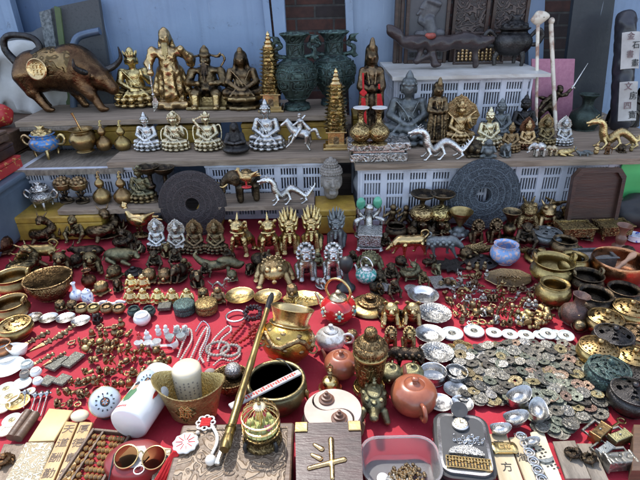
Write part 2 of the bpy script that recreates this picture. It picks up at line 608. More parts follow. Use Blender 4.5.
WOODS = plain('shelf_wood', (.33, .25, .18), .75, 0, (.16, .115, .08), 3.5, .35, dist=.004, stretch=(1.5, 22, 22))
WOODY = plain('yellow_wood', (.50, .33, .14), .5, 0, (.36, .22, .085), 6, .15, stretch=(9, 1.2, 5))
WOODP = plain('pale_wood', (.55, .45, .30), .55, 0, (.40, .31, .18), 5, .15, stretch=(8, 1.5, 4))
WOODG = plain('grey_wood', (.24, .20, .155), .6, 0, (.13, .105, .08), 12, .3, stretch=(6, 1.5, 4))
PLASTIC = plain('crate_plastic', (.54, .56, .62), .42, 0, (.36, .37, .41), 9, .1, lohi=(.30, .52))
BOARDW = plain('white_board', (.62, .60, .56), .5, 0, (.42, .38, .33), 5, .1)
BLACKP = plain('black_plastic', (.018, .018, .02), .35, 0, (.03, .03, .03), 6, .05)
RUBBER = plain('black_rubber', (.02, .02, .021), .5, 0, (.012, .012, .013), 6, .05)
MUST = plain('mustard_silk', (.46, .29, .045), .5, 0, (.30, .175, .03), 26, .3, dist=.003)
REDBRO = plain('red_brocade', (.42, .03, .03), .5, 0, (.58, .30, .09), 55, .2, dist=.002, lohi=(.38, .42))
REDT = plain('red_thread', (.62, .015, .015), .75, 0, (.42, .01, .012), 40, .4, dist=.003)
WHITET = plain('white_thread', (.78, .76, .70), .8, 0, (.62, .60, .54), 40, .3, dist=.003)
CLOTHW = plain('white_canvas', (.55, .54, .52), .85, 0, (.40, .40, .39), 5, .3, dist=.01)
BAGW = plain('plastic_bag', (.66, .67, .70), .35, 0, (.5, .52, .56), 6, .3)
BEADR = plain('red_beads', (.40, .035, .02), .2, 0, (.25, .02, .012), 9, 0, coat=.4)
BEADD = plain('dark_beads', (.05, .02, .02), .25, 0, (.025, .012, .012), 9, 0, coat=.3)
BEADW = plain('pearl_beads', (.72, .66, .58), .22, 0, (.55, .46, .38), 9, 0, coat=.3)
BEADG = plain('grey_beads', (.42, .38, .33), .3, 0, (.24, .20, .17), 20, .1)
INK = plain('black_ink', (.02, .018, .016), .6, 0, None, 6, 0)
INKR = plain('red_ink', (.50, .04, .03), .6, 0, None, 6, 0)
PAPER = plain('aged_paper', (.66, .58, .42), .8, 0, (.50, .42, .28), 8, .1)
PAPERW = plain('white_paper', (.52, .49, .46), .8, 0, (.36, .33, .30), 8, .1)
GREENS = plain('green_sheet', (.10, .52, .16), .5, 0, (.08, .42, .13), 4, .05)
PINK = plain('pink_board', (.52, .23, .31), .7, 0, (.44, .18, .26), 60, .1)
BINB = plain('blue_grey_bin', (.10, .135, .18), .5, 0, (.065, .09, .125), 7, .2)
PIPEB = plain('blue_grey_pipe', (.085, .12, .18), .4, .3, (.05, .07, .10), 7, .1)
GRANITE = plain('dark_slab', (.030, .034, .040), .7, 0, (.07, .075, .08), 90, .15, lohi=(.5, .75))
REDDARK = plain('red_lacquer', (.26, .03, .03), .35, 0, (.16, .02, .02), 6, .05)
PAINTG = plain('green_paint', (.08, .2, .09), .5, 0, None, 9, 0)
PAINTP = plain('pink_paint', (.75, .22, .28), .5, 0, None, 9, 0)
PAINTY = plain('yellow_paint', (.72, .46, .10), .5, 0, None, 9, 0)
PAINTS = plain('skin_paint', (.55, .30, .18), .5, 0, None, 9, 0)
PAINTK = plain('blackish_paint', (.04, .04, .045), .5, 0, None, 9, 0)
def glassy(name, col, rough=.05, ior=1.45):
 m, nt, b, N, L = _nt(name)
 b.inputs['Base Color'].default_value = (*col, 1)
 b.inputs['Transmission Weight'].default_value = 1
 b.inputs['Roughness'].default_value = rough
 b.inputs['IOR'].default_value = ior
 return m
GLASS = glassy('clear_glass', (.95, .97, 1))
LENS = glassy('brown_lens', (.45, .25, .12), .05, 1.1)
TUBP = plain('milky_plastic', (.86, .84, .84), .22, 0, (.80, .78, .78), 4, .03, trans=.85)
def carved(name, hi, lo, scale, strength=.8, rough=.5, met=0.0, dist=.01, rings=False):
 """relief-carved surface: swirling scrolls"""
 m, nt, b, N, L = _nt(name)
 v = _obj(nt)
 n1 = N.new('ShaderNodeTexNoise')
 n1.inputs['Scale'].default_value = scale
 n1.inputs['Detail'].default_value = 1.5
 n1.inputs['Distortion'].default_value = 1.2
 L.new(v, n1.inputs['Vector'])
 si = _math(nt, 'SINE', _math(nt, 'MULTIPLY', n1.outputs['Fac'], 48.0))
 h = _ramp(nt, si, -.45, .45)
 if rings:
  sx = N.new('ShaderNodeSeparateXYZ')
  L.new(v, sx.inputs[0])
  rr = _math(nt, 'SQRT', _math(nt, 'ADD', _math(nt, 'MULTIPLY', sx.outputs[0], sx.outputs[0]), _math(nt, 'MULTIPLY', sx.outputs[1], sx.outputs[1])))
  rs = _ramp(nt, _math(nt, 'SINE', _math(nt, 'MULTIPLY', rr, 36.0)), .78, .92)
  h = _math(nt, 'MAXIMUM', h, rs)
 fine = _noise(nt, v, scale * 6, 3)
 c = _mix(nt, _math(nt, 'MULTIPLY', h, _ramp(nt, fine, .25, .6, .5, 1)), lo, hi)
 L.new(c, b.inputs['Base Color'])
 b.inputs['Metallic'].default_value = met
 L.new(_ramp(nt, fine, .3, .7, rough * .8, rough * 1.2), b.inputs['Roughness'])
 _bump(nt, b, _math(nt, 'ADD', h, _math(nt, 'MULTIPLY', fine, .3)), strength, dist)
 return m
DISCK = carved('brown_disc_relief', (.060, .045, .044), (.026, .020, .020), 6, .6, .5, .15, .02, True)
DISCB = carved('blue_disc_relief', (.095, .115, .135), (.030, .038, .048), 5.5, .8, .42, .25, .02, True)
PANELK = carved('panel_relief', (.095, .065, .055), (.028, .018, .017), 14, .8, .45, 0, .01)
BOXK = carved('box_relief', (.30, .22, .145), (.15, .10, .062), 12, .8, .55, 0, .006)
TABK = carved('tablet_relief', (.62, .56, .42), (.34, .27, .16), 26, .8, .6, 0, .004)
SLABK = carved('grey_tablet_relief', (.26, .25, .20), (.10, .095, .075), 24, .8, .6, .2, .004)
def cloth_mat():
 m, nt, b, N, L = _nt('red_cloth')
 v = _obj(nt)
 n1 = _noise(nt, v, 3.5, 6, .65)
 n2 = _noise(nt, v, 160, 3)
 c = _mix(nt, _ramp(nt, n1, .3, .7), (.31, .008, .022), (.40, .015, .032))
 c = _mix(nt, _ramp(nt, n2, .62, .8, 0, .35), c, (.5, .14, .13))
 c = _mix(nt, _ramp(nt, _noise(nt, v, 1.6, 7, .7), .5, .72, 0, .5), c, (.42, .04, .055))
 c = _mix(nt, _ramp(nt, _noise(nt, v, 7.5, 8, .75), .56, .7, 0, .6), c, (.20, .008, .014))
 c = _mix(nt, _ramp(nt, _noise(nt, v, 420, 2), .70, .78, 0, .7), c, (.55, .42, .36))
 L.new(c, b.inputs['Base Color'])
 b.inputs['Roughness'].default_value = .82
 wv = N.new('ShaderNodeTexWave')
 wv.inputs['Scale'].default_value = 220
 wv.inputs['Distortion'].default_value = 2
 L.new(v, wv.inputs['Vector'])
 _bump(nt, b, _math(nt, 'ADD', _math(nt, 'MULTIPLY', wv.outputs['Fac'], .3), n2), .25, .002)
 return m
def door_mat(name, c1, c2, rust):
 m, nt, b, N, L = _nt(name)
 v = _obj(nt)
 n1 = _noise(nt, v, 2.2, 6, .65)
 n2 = _noise(nt, v, 11, 7, .75)
 mp = N.new('ShaderNodeMapping')
 mp.inputs['Scale'].default_value = (30, 30, 1.2)
 L.new(v, mp.inputs[0])
 n3 = _noise(nt, mp.outputs[0], 1, 4)
 c = _mix(nt, _ramp(nt, n1, .3, .7), c1, c2)
 c = _mix(nt, _ramp(nt, n3, .5, .8, 0, .35), c, tuple(q * .6 for q in c1))
 c = _mix(nt, _ramp(nt, n2, .60, .68, 0, .85), c, rust)
 c = _mix(nt, _ramp(nt, _noise(nt, v, 5, 8, .8), .52, .75, 0, .55), c, tuple(.4 * q + .06 for q in c2))
 sc_ = N.new('ShaderNodeMapping')
 sc_.inputs['Rotation'].default_value = (0, .6, 0)
 sc_.inputs['Scale'].default_value = (90, 3, 4)
 L.new(v, sc_.inputs[0])
 c = _mix(nt, _ramp(nt, _noise(nt, sc_.outputs[0], 1, 2), .70, .74, 0, .5), c, (.36, .42, .5))
 L.new(c, b.inputs['Base Color'])
 L.new(_ramp(nt, n2, .3, .7, .38, .6), b.inputs['Roughness'])
 _bump(nt, b, _math(nt, 'ADD', n1, _math(nt, 'MULTIPLY', n2, .15)), .25, .02)
 return m
def brick_mat():
 m, nt, b, N, L = _nt('old_brick')
 v = _obj(nt)
 mp = N.new('ShaderNodeMapping')
 mp.inputs['Rotation'].default_value = (R(90), 0, 0)
 L.new(v, mp.inputs[0])
 bt = N.new('ShaderNodeTexBrick')
 L.new(mp.outputs[0], bt.inputs['Vector'])
 bt.inputs['Scale'].default_value = 1
 bt.inputs['Brick Width'].default_value = .20
 bt.inputs['Row Height'].default_value = .062
 bt.inputs['Mortar Size'].default_value = .006
 bt.inputs['Mortar Smooth'].default_value = .2
 bt.inputs['Color1'].default_value = (.17, .06, .04, 1)
 bt.inputs['Color2'].default_value = (.055, .045, .045, 1)
 bt.inputs['Mortar'].default_value = (.12, .11, .10, 1)
 n = _noise(nt, v, 22, 6)
 c = _mix(nt, _ramp(nt, n, .3, .75, .3, 1), (.03, .025, .025), bt.outputs[0])
 L.new(c, b.inputs['Base Color'])
 b.inputs['Roughness'].default_value = .9
 _bump(nt, b, _math(nt, 'ADD', _math(nt, 'SUBTRACT', 1.0, bt.outputs['Fac']), _math(nt, 'MULTIPLY', n, .5)), .7, .01)
 return m
def fine(m, f):
 """the same surface with its pattern f times smaller, for things modelled at their real size"""
 c = m.copy()
 nt = c.node_tree
 for n in list(nt.nodes):
  if n.type == 'TEX_COORD':
   mp = nt.nodes.new('ShaderNodeMapping')
   mp.inputs['Scale'].default_value = (f, f, f)
   for l in list(n.outputs['Object'].links):
    nt.links.new(mp.outputs[0], l.to_socket)
   nt.links.new(n.outputs['Object'], mp.inputs[0])
 return c
CLOTHR = cloth_mat()
DOORB = door_mat('blue_paint', (.18, .255, .385), (.24, .325, .455), (.08, .085, .10))
DOORD = door_mat('dark_blue_paint', (.07, .12, .22), (.10, .16, .28), (.05, .05, .06))
DOORG = door_mat('grey_blue_paint', (.21, .27, .37), (.27, .34, .45), (.10, .09, .09))
BOARDK = door_mat('black_board', (.018, .022, .028), (.030, .035, .042), (.05, .045, .04))
BRICK = brick_mat()
ASPHALT = plain('paving', (.12, .115, .11), .85, 0, (.07, .068, .065), 14, .4, dist=.01)
# ------------------------------------------------------------------ figures (all face -Y, stand on z = 0, about 1 tall unless noted)
def lotus_base(name, mat, r=.34, ry=.27, h=.2, n=14, nn=46):
 ps = [E(0, 0, h * .2, r * .96, ry * .96, h * .24), E(0, 0, h * .75, r * .98, ry * .98, h * .28), E(0, 0, h * .5, r * .78, ry * .78, h * .4)]
 for i in range(n):
  a = 2 * PI * i / n
  c, s = math.cos(a), math.sin(a)
  ps.append(E(r * c * .97, ry * s * .97, h * .74, .062, .062, h * .26, k=.008))
  ps.append(E(r * c, ry * s, h * .25, .066, .066, h * .2, k=.008))
 return sculpt(name, ps, mat, nn)
def seated(raise_hand=False, z=.17, crown=False, hood=False, long=True):
 """a cross-legged robed figure"""
 ps = [E(0, .02, z + .07, .27, .20, .09)]
 ps += mir(C((.10, .0, z + .09), (.29, -.07, z + .06), .085, .07), C((.29, -.09, z + .055), (.0, -.20, z + .05), .06, .045))
 ps += [E(0, .03, z + .20, .165, .12, .13), E(0, .03, z + .33, .16, .105, .12)]
 ps += mir(E(.135, .03, z + .40, .06, .06, .05), E(.098, -.005, z + .575, .018, .032, .06, k=.01))
 ra = C((.19, .02, z + .40), (.245, -.02, z + .23), .064, .056)
 ps += mir(ra)
 ps += [C((-.245, -.03, z + .23), (-.05, -.16, z + .13), .056, .036)]
 if raise_hand:
  ps += [C((.235, -.03, z + .24), (.15, -.15, z + .36), .048, .032), E(.14, -.165, z + .41, .028, .018, .05)]
 else:
  ps += [C((.245, -.03, z + .23), (.05, -.16, z + .13), .056, .036)]
 ps += [E(0, -.16, z + .125, .085, .05, .03), C((0, .02, z + .44), (0, .0, z + .52), .058, .052)]
 ps += [E(0, -.01, z + .595, .094, .097, .108), E(0, -.100, z + .585, .015, .018, .027, k=.012), E(0, -.085, z + .545, .032, .018, .013, k=.01)]
 ps += mir(E(.036, -.094, z + .612, .022, .013, .013, k=.006))
 ps += [C((-.16, -.055, z + .42), (.02, -.122, z + .22), .013, .012, k=.02), C((.14, -.05, z + .42), (.06, -.117, z + .26), .011, .010, k=.02)]
 for i in range(4):
  ps.append(C((-.13 + .05 * i, -.115, z + .30 - .02 * i), (-.10 + .06 * i, -.14, z + .18), .009, .011, k=.012))
 if long:
  for i in range(5):
   x = -.2 + .1 * i
   ps.append(C((x * .5, -.15, z + .13), (x, -.2, z + .02), .018, .022, k=.012))
 if hood:
  ps += [E(0, .055, z + .63, .112, .09, .125), C((0, .09, z + .58), (0, .10, z + .3), .10, .12)] + mir(C((.095, .04, z + .58), (.13, .01, z + .38), .03, .035))
  ps += [E(0, .0, z + .735, .05, .05, .07)]
 elif crown:
  for i in range(7):
   a = PI * (i / 6)
   ps.append(C((.085 * math.cos(a), -.01 - .075 * math.sin(a), z + .67), (.115 * math.cos(a), -.01 - .10 * math.sin(a), z + .75), .025, .008, k=.008))
  ps += [E(0, .01, z + .72, .06, .06, .08)]
 else:
  for i in range(9):
   a = 2 * PI * i / 9
   for zz, rr in ((.655, .09), (.70, .066)):
    ps.append(E(rr * math.cos(a + zz * 9), .005 + rr * math.sin(a + zz * 9), z + zz, .03, .03, .025, k=.008))
  ps += [E(0, .01, z + .675, .09, .095, .055), E(0, .01, z + .755, .054, .054, .052), E(0, .01, z + .815, .02, .02, .025)]
 return ps
def mandorla(name, mat, r=.30, h=.62, z=.25, y=.16):
 poly = []
 for i in range(36):
  a = 2 * PI * i / 36
  rr = 1 + .05 * math.cos(12 * a)
  x, zz = math.sin(a) * r * rr, -math.cos(a) * h * .5 * rr
  if zz > 0:
   x *= (1 - (zz / (h * .55)) ** 2.2 * .75)
   zz *= 1.15
  poly.append((x, zz))
 vf = prism(poly, -.018, .018)
 ring = tube([(x * .93, zz * .93, .02) for x, zz in poly], .014, 6, 0, True)
 ring2 = tube([(x * .68, zz * .68, .02) for x, zz in poly], .009, 6, 0, True)
 bumps = [ball((poly[i][0] * .81, poly[i][1] * .81, .016), .022, 6, 4) for i in range(0, 36, 2)]
 return mesh(name, xf(join(vf, ring, ring2, *bumps), (0, y, z + h * .5), (R(90), 0, 0)), mat)
kind('buddha', ('figure', sculpt('figure', seated(), SILVER, 60)), ('lotus_base', lotus_base('lotus_base', SILVER)))
kind('buddha_hand', ('figure', sculpt('figure', seated(True, crown=True), GOLD, 60)), ('lotus_base', lotus_base('lotus_base', GOLD)))
kind('buddha_crown', ('figure', sculpt('figure', seated(True, crown=True) + mir(*chain([(.2, .02, .6), (.34, .0, .5), (.36, -.06, .3), (.30, -.1, .2)], [.018, .022, .018, .012], .01)), SILVERG, 60)),
  ('lotus_base', lotus_base('lotus_base', SILVERG)), ('halo', mandorla('halo', SILVERG, .19, .36, .60, .12)))
kind('buddha_halo', ('figure', sculpt('figure', seated(), BRONZE, 44)), ('lotus_base', lotus_base('lotus_base', BRONZE, nn=36)), ('halo', mandorla('halo', BRONZE, .28, .62, .42, .14)))
kind('hooded_deity', ('figure', sculpt('figure', seated(False, .22, hood=True) + mir(C((.2, .0, .5), (.27, -.02, .25), .03, .05)), BRONZE, 60)),
  ('base', mesh('base', lathe([(.30, 0), (.33, .02), (.33, .06), (.29, .085), (.25, .1), (.27, .13), (.34, .17), (.35, .21), (.30, .24), (0, .25)], 28, 2, .05, 14), BRONZE)))
# one sword-bearing deity
kind('sword_deity', ('figure', sculpt('figure', seated(False, crown=True) + [C((-.2, .0, .58), (-.30, .0, .72), .05, .04), E(-.31, 0, .75, .04)] +
  mir(*chain([(.2, .02, .56), (.33, .03, .6), (.37, -.02, .4), (.33, -.1, .2)], [.018, .022, .018, .012], .01)), SILVERG, 60)),
  ('lotus_base', lotus_base('lotus_base', SILVERG)),
  ('sword', mesh('sword', join(xf(box(0, 0, .16, .035, .012, .40, .005), (-.31, 0, .76), (0, R(68), 0)), xf(box(0, 0, 0, .10, .03, .02), (-.31, 0, .76), (0, R(68), 0))), SILVERG)))
def robe(h0, h1, r0, r1, y=0):
 ps = [C((0, y, h0), (0, y, h1), r0, r1, k=.04)]
 return ps
kind('standing_goddess', ('figure', sculpt('figure', [C((0, .0, .16), (0, .0, .40), .118, .10), C((0, 0, .40), (0, .01, .62), .095, .08), E(0, .01, .675, .112, .07, .055)] +
  mir(C((.105, .01, .68), (.125, -.02, .54), .042, .046), C((.125, -.03, .54), (.03, -.115, .52), .042, .028), C((.11, -.06, .52), (.115, -.05, .24), .032, .05), C((.05, -.09, .5), (.065, -.105, .14), .016, .028, k=.012),
   E(.064, .0, .80, .014, .02, .042, k=.008), E(.025, -.072, .825, .015, .009, .009, k=.005), C((.05, -.07, .68), (.03, -.1, .55), .01, .01, k=.01)) +
  [E(0, -.125, .53, .035, .03, .04), C((0, 0, .70), (0, 0, .77), .042, .04), E(0, -.008, .815, .064, .07, .078), E(0, -.078, .805, .011, .013, .02, k=.008), E(0, -.07, .775, .022, .012, .009, k=.006), C((0, .07, .85), (0, .06, .66), .07, .085),
  E(0, .02, .89, .07, .065, .05), E(0, -.025, .905, .04, .04, .05, k=.01), E(0, -.02, .955, .03, .028, .05), E(0, .03, .14, .14, .11, .05)] +
  [C((x, -.075, .44), (x * 1.3, -.11, .13), .012, .018, k=.010) for x in (-.085, -.05, -.017, .017, .05, .085)], AGOLD, 84, (.0018, 70))),
  ('lotus_base', lotus_base('lotus_base', AGOLD, .17, .14, .13, 12)))
def rock_base(name, mat, rx, ry, h, seed=1):
 rnd = random.Random(seed)
 ps = [BX(0, 0, h * .5, rx * .85, ry * .85, h * .42, r=h * .3)]
 for i in range(14):
  a = 2 * PI * i / 14
  ps.append(E(rx * .8 * math.cos(a), ry * .8 * math.sin(a), h * rnd.uniform(.3, .7), rx * .28, ry * .28, h * rnd.uniform(.3, .45), k=.02))
 return sculpt(name, ps, mat, 40)
WAR = [C((0, .02, .42), (0, .0, .60), .10, .11), E(0, .0, .66, .14, .09, .07), E(0, -.02, .46, .115, .10, .07)]
WAR += [C((0, .04, .52), (0, .05, .17), .11, .17, k=.05), C((.0, -.06, .44), (0, -.07, .2), .05, .07, k=.03)]
WAR += mir(C((.075, 0, .42), (.10, -.02, .24), .075, .055), C((.10, -.02, .24), (.12, .0, .10), .05, .045), E(.125, -.04, .09, .045, .075, .035), E(.16, .0, .68, .06, .06, .06),
   C((.12, .05, .45), (.19, .06, .20), .05, .07))
WAR += [C((-.17, 0, .67), (-.235, -.03, .54), .055, .05), C((-.235, -.03, .54), (-.2, -.13, .46), .045, .035), E(-.195, -.15, .45, .035)]
WAR += [C((.17, 0, .67), (.27, -.02, .60), .055, .055), C((.27, -.03, .60), (.20, -.11, .70), .05, .035), E(.19, -.12, .72, .038), E(.27, .03, .57, .07, .05, .09)]
WAR += [C((0, 0, .70), (0, -.01, .77), .045, .042), E(0, -.01, .82, .062, .07, .078), E(0, .02, .88, .072, .075, .05), E(0, .02, .915, .04, .045, .035), E(0, -.085, .82, .013, .016, .022, k=.008), E(0, -.062, .852, .05, .02, .009, k=.008)]
WAR += mir(E(.025, -.072, .835, .016, .01, .01, k=.006), C((.05, .05, .84), (.085, .08, .66), .03, .04), C((.02, -.09, .55), (.05, -.11, .18), .02, .035))
kind('warrior', ('figure', sculpt('figure', WAR, GOLD, 76, (.004, 46))),
  ('beard', sculpt('beard', [C((0, -.072, .765), (0, -.115, .60), .027, .012)] + mir(C((.022, -.07, .77), (.03, -.10, .65), .014, .008)), AGOLD, 30)),
  ('base', rock_base('base', GOLD, .24, .16, .11)),
  ('halberd', mesh('halberd', join(tube([(-.215, -.15, .02), (-.205, -.15, .52)], .011, 8), xf(prism([(-.02, -.10), (.03, -.05), (.055, .02), (.03, .08), (-.02, .03)], -.008, .008), (-.215, -.15, .09), (R(90), 0, 0)),
  ball((-.21, -.15, .2), .022), tube([(-.20, -.15, .50), (-.195, -.15, .56)], [.014, .004])), SILVER)))
WG = [C((0, .03, .30), (0, .02, .55), .19, .14), E(0, .02, .60, .21, .11, .07), E(0, -.03, .33, .19, .15, .09)]
WG += mir(C((.12, -.05, .28), (.17, -.2, .26), .11, .085), C((.17, -.2, .25), (.18, -.21, .10), .075, .055), E(.185, -.26, .06, .055, .09, .05), E(.22, .01, .60, .06, .06, .06),
   C((.24, .0, .58), (.29, -.06, .42), .07, .07), C((.29, -.06, .42), (.12, -.2, .42), .06, .035), E(.33, .02, .30, .06, .06, .16), E(.10, -.22, .43, .035),
   E(.026, -.105, .765, .018, .012, .012, k=.006), C((.03, -.125, .725), (.09, -.12, .70), .014, .008, k=.008))
WG += [C((0, .0, .62), (0, .0, .70), .06, .055), E(0, -.01, .755, .088, .095, .09), E(0, -.11, .745, .016, .018, .022, k=.01), E(0, .0, .84, .095, .10, .055), E(0, .01, .91, .075, .075, .06), E(0, .01, .97, .03, .03, .03)]
WG += mir(*chain([(.09, .03, .84), (.2, .03, .82), (.25, .02, .87)], [.018, .022, .016], .01)) + mir(*chain([(.23, .05, .66), (.3, .06, .76), (.27, .06, .84), (.22, .05, .80)], [.016, .02, .016, .01], .008))
kind('wealth_god', ('figure', sculpt('figure', WG, BRONZE, 72, (.0035, 44))),
  ('beard', sculpt('beard', [C((0, -.10, .70), (0, -.17, .46), .05, .015)] + mir(C((.025, -.1, .70), (.05, -.15, .55), .03, .012)), BRONZED, 30)),
  *[('boot', sculpt('boot', [C((x, -.24, .22), (x, -.265, .08), .06, .05), E(x, -.31, .05, .05, .075, .035)], GOLD, 26)) for x in (-.17, .17)],
  ('throne', mesh('throne', join(box(0, .05, .13, .62, .34, .26, .03), box(0, -.05, .03, .66, .5, .06, .02)), BRONZE)))
def animal(parts, name, mat, n=64, disp=None):
 return sculpt(name, parts, mat, n, disp)
# charging bull: faces +X, head low; about 1.5 long
BULL = [E(-.33, 0, .55, .32, .27, .30, k=.1), E(.03, 0, .56, .36, .27, .30, k=.1), E(.30, 0, .55, .27, .26, .34, k=.1), E(.24, 0, .80, .22, .15, .12, k=.08),
  C((.40, 0, .58), (.62, -.03, .45), .26, .175, k=.08), C((.60, -.03, .46), (.80, -.06, .31), .155, .095, k=.05), E(.81, -.06, .285, .07, .075, .06, k=.03)]
BULL += [C((-.48, .13, .52), (-.56, .14, .30), .17, .095, k=.06), C((-.56, .14, .30), (-.42, .15, .06), .085, .06, k=.03), E(-.39, .15, .03, .07, .05, .035),
   C((-.44, -.13, .50), (-.38, -.17, .30), .18, .10, k=.06), C((-.38, -.15, .30), (-.22, -.17, .06), .085, .06, k=.03), E(-.18, -.16, .03, .075, .05, .035),
   C((.24, .12, .46), (.10, .14, .25), .15, .085, k=.05), C((.10, .14, .25), (.20, .15, .05), .075, .058, k=.03), E(.22, .15, .03, .065, .045, .035),
   C((.32, -.12, .46), (.50, -.17, .24), .15, .085, k=.05), C((.50, -.14, .24), (.62, -.18, .05), .075, .058, k=.03), E(.66, -.16, .03, .07, .048, .035)]
BULL += [E(.60, -.17, .50, .03, .08, .05, k=.02), E(.62, .10, .50, .03, .08, .05, k=.02), E(.70, -.13, .42, .03, .03, .03, k=.01), E(.28, 0, .34, .20, .07, .12, k=.08)]
kind('bull', ('body', animal(BULL, 'body', BROWNB, 84)),
  ('horn', mesh('horn', tube([(.58, -.10, .54), (.50, -.22, .56), (.44, -.34, .64), (.46, -.38, .76)], [.05, .045, .032, .008], 10, 4), IRON)),
  ('horn', mesh('horn', tube([(.62, .04, .54), (.78, .14, .58), (.92, .14, .70), (.93, .10, .86)], [.05, .045, .032, .008], 10, 4), IRON)),
  ('tail', mesh('tail', tube([(-.60, 0, .68), (-.72, 0, .86), (-.66, 0, 1.02), (-.44, -.03, 1.05), (-.22, -.05, 1.0), (-.16, -.06, .88), (-.26, -.08, .79), (-.33, -.1, .72)], [.06, .05, .045, .042, .045, .05, .06, .012], 10, 4), IRON)),
  ('medallion', mesh('medallion', join(xf(lathe([(.15, 0), (.15, .02), (.135, .03), (.12, .02), (0, .02)], 28), (-.14, -.298, .62), (R(82), 0, 0)),
  *[xf(box(x, y, .026, sx, sy, .014, .004), (-.14, -.298, .62), (R(82), 0, 0)) for x, y, sx, sy in ((0, .06, .15, .018), (0, -.06, .14, .018), (-.05, 0, .018, .17), (.05, 0, .018, .15), (0, 0, .16, .018), (.0, .02, .016, .13))]), GOLD)),
  ('blanket', sculpt('blanket', [E(-.02, .0, .61, .40, .285, .28, k=.05), E(.27, 0, .58, .24, .272, .33, k=.05)], BRASSO, 44)))
# dragons: a sinuous body with legs, about 1.4 long, head at +X
def dragon(flip, mat, r=.075):
 pts = [(-.75, 0, .52), (-.62, .02, .34), (-.45, .04, .20), (-.25, .02, .34), (-.05, 0, .44), (.12, -.04, .28), (.27, -.04, .22), (.42, 0, .40), (.46, 0, .62), (.58, 0, .74), (.72, 0, .74)]
 rs = [.012, .03, .05, .065, .075, .08, .075, .07, .06, .055, .06]
 rs = [q * 1.4 for q in rs]
 ps = chain(pts, rs, .02, 4)
 ps += [E(.74, 0, .74, .09, .07, .065), C((.78, 0, .72), (.90, 0, .70), .05, .032), C((.76, 0, .68), (.86, 0, .62), .035, .02)]
 ps += mir(C((0, 0, 0), (0, 0, .001), .001))[:0]
 for sx, sz in ((.05, .40), (.40, .36)):
  for sgn in (-1, 1):
   ps += [C((sx, sgn * .06, sz - .08), (sx - .06, sgn * .14, .16), .045, .03), C((sx - .06, sgn * .14, .16), (sx + .06, sgn * .16, .03), .03, .022), E(sx + .09, sgn * .16, .025, .05, .035, .022)]
 for sgn in (-1, 1):
  ps += [C((-.42, sgn * .05, .2), (-.48, sgn * .13, .1), .04, .03), C((-.48, sgn * .13, .1), (-.36, sgn * .15, .025), .028, .02), E(-.33, sgn * .15, .02, .045, .032, .02)]
  ps += [C((.72, sgn * .04, .79), (.56, sgn * .09, .92), .018, .008, k=.008), C((.70, sgn * .06, .73), (.56, sgn * .11, .70), .02, .006, k=.008), C((.88, sgn * .03, .70), (.98, sgn * .08, .78), .01, .005, k=.005)]
 q = smoothpts(pts, 3)
 for i in range(2, len(q) - 3):
  t = (q[i + 1] - q[i - 1]).normalized()
  up = Vector((-t.z, 0, t.x))
  a = q[i] + up * .05
  b = q[i] + up * .13 - t * .03
  ps.append(C(tuple(a), tuple(b), .02, .005, k=.008))
 for i in range(3):
  ps.append(C((-.74, 0, .5), (-.80 + .05 * i, 0, .60 + .02 * i), .015, .004, k=.006))
 return sculpt('dragon_body', ps, mat, 100)
kind('dragon', ('body', dragon(False, SILVER)))
# seated guardian lion (fu dog)
def lion(spiky=False, curls=True):
 ps = [E(0, .10, .26, .20, .24, .20, k=.06), C((0, .0, .30), (0, -.10, .52), .17, .15, k=.06), E(0, -.15, .44, .13, .10, .15, k=.04)]
 ps += mir(C((.10, -.17, .42), (.13, -.22, .10), .065, .055), E(.135, -.25, .05, .07, .09, .05), C((.16, .08, .22), (.19, -.06, .10), .12, .07), E(.19, -.12, .045, .06, .10, .045))
 ps += [E(0, -.13, .68, .15, .145, .15, k=.04), E(0, -.26, .64, .095, .08, .075, k=.03), E(0, -.33, .675, .04, .03, .028, k=.015), E(0, -.31, .575, .07, .045, .022, k=.015)]
 ps += mir(E(.065, -.245, .73, .036, .03, .032, k=.008), E(.055, -.325, .63, .035, .03, .025, k=.01), E(.15, -.10, .80, .045, .03, .05, k=.01), C((.02, -.26, .775), (.10, -.25, .79), .02, .015, k=.01))
 if curls:
  for r_, zz, cnt in ((.185, .56, 9), (.19, .67, 9), (.16, .78, 8), (.10, .85, 6)):
   for i in range(cnt):
    a = -.35 + (PI + .7) * i / (cnt - 1)
    ps.append(E(r_ * math.cos(a), -.08 + r_ * .9 * math.sin(a), zz, .047, .047, .047, k=.006))
 if spiky:
  for r_, zz, cnt, up in ((.16, .60, 9, .02), (.17, .72, 9, .08), (.14, .82, 7, .16), (.07, .86, 5, .2)):
   for i in range(cnt):
    a = -.5 + (PI + 1.0) * i / (cnt - 1)
    x, y = r_ * math.cos(a), -.09 + r_ * .8 * math.sin(a)
    ps.append(C((x, y, zz), (x * 1.38, y + .05 + .04 * math.sin(a), zz + up * .8 + .07), .05, .010, k=.012))
  ps += mir(C((.05, -.15, .80), (.10, -.05, 1.0), .03, .008, k=.01))
  for i in range(5):
   ps.append(C((0, -.30 + .02 * i, .36 + .05 * i), (0, -.33 + .02 * i, .35 + .05 * i), .05, .03, k=.004))
 ps += [E(0, .33, .42, .07, .06, .13, k=.02), E(0, .35, .55, .05, .05, .07, k=.02)]
 return ps
kind('lion', ('body', sculpt('body', lion(), SILVER, 70)))
kind('spiky_lion', ('body', sculpt('body', lion(True, False), GOLD, 76)))
kind('lion_on_base', ('body', sculpt('body', [(*p[:1], *[p[1]], *p[2:]) for p in lion()], BRONZE, 50)))
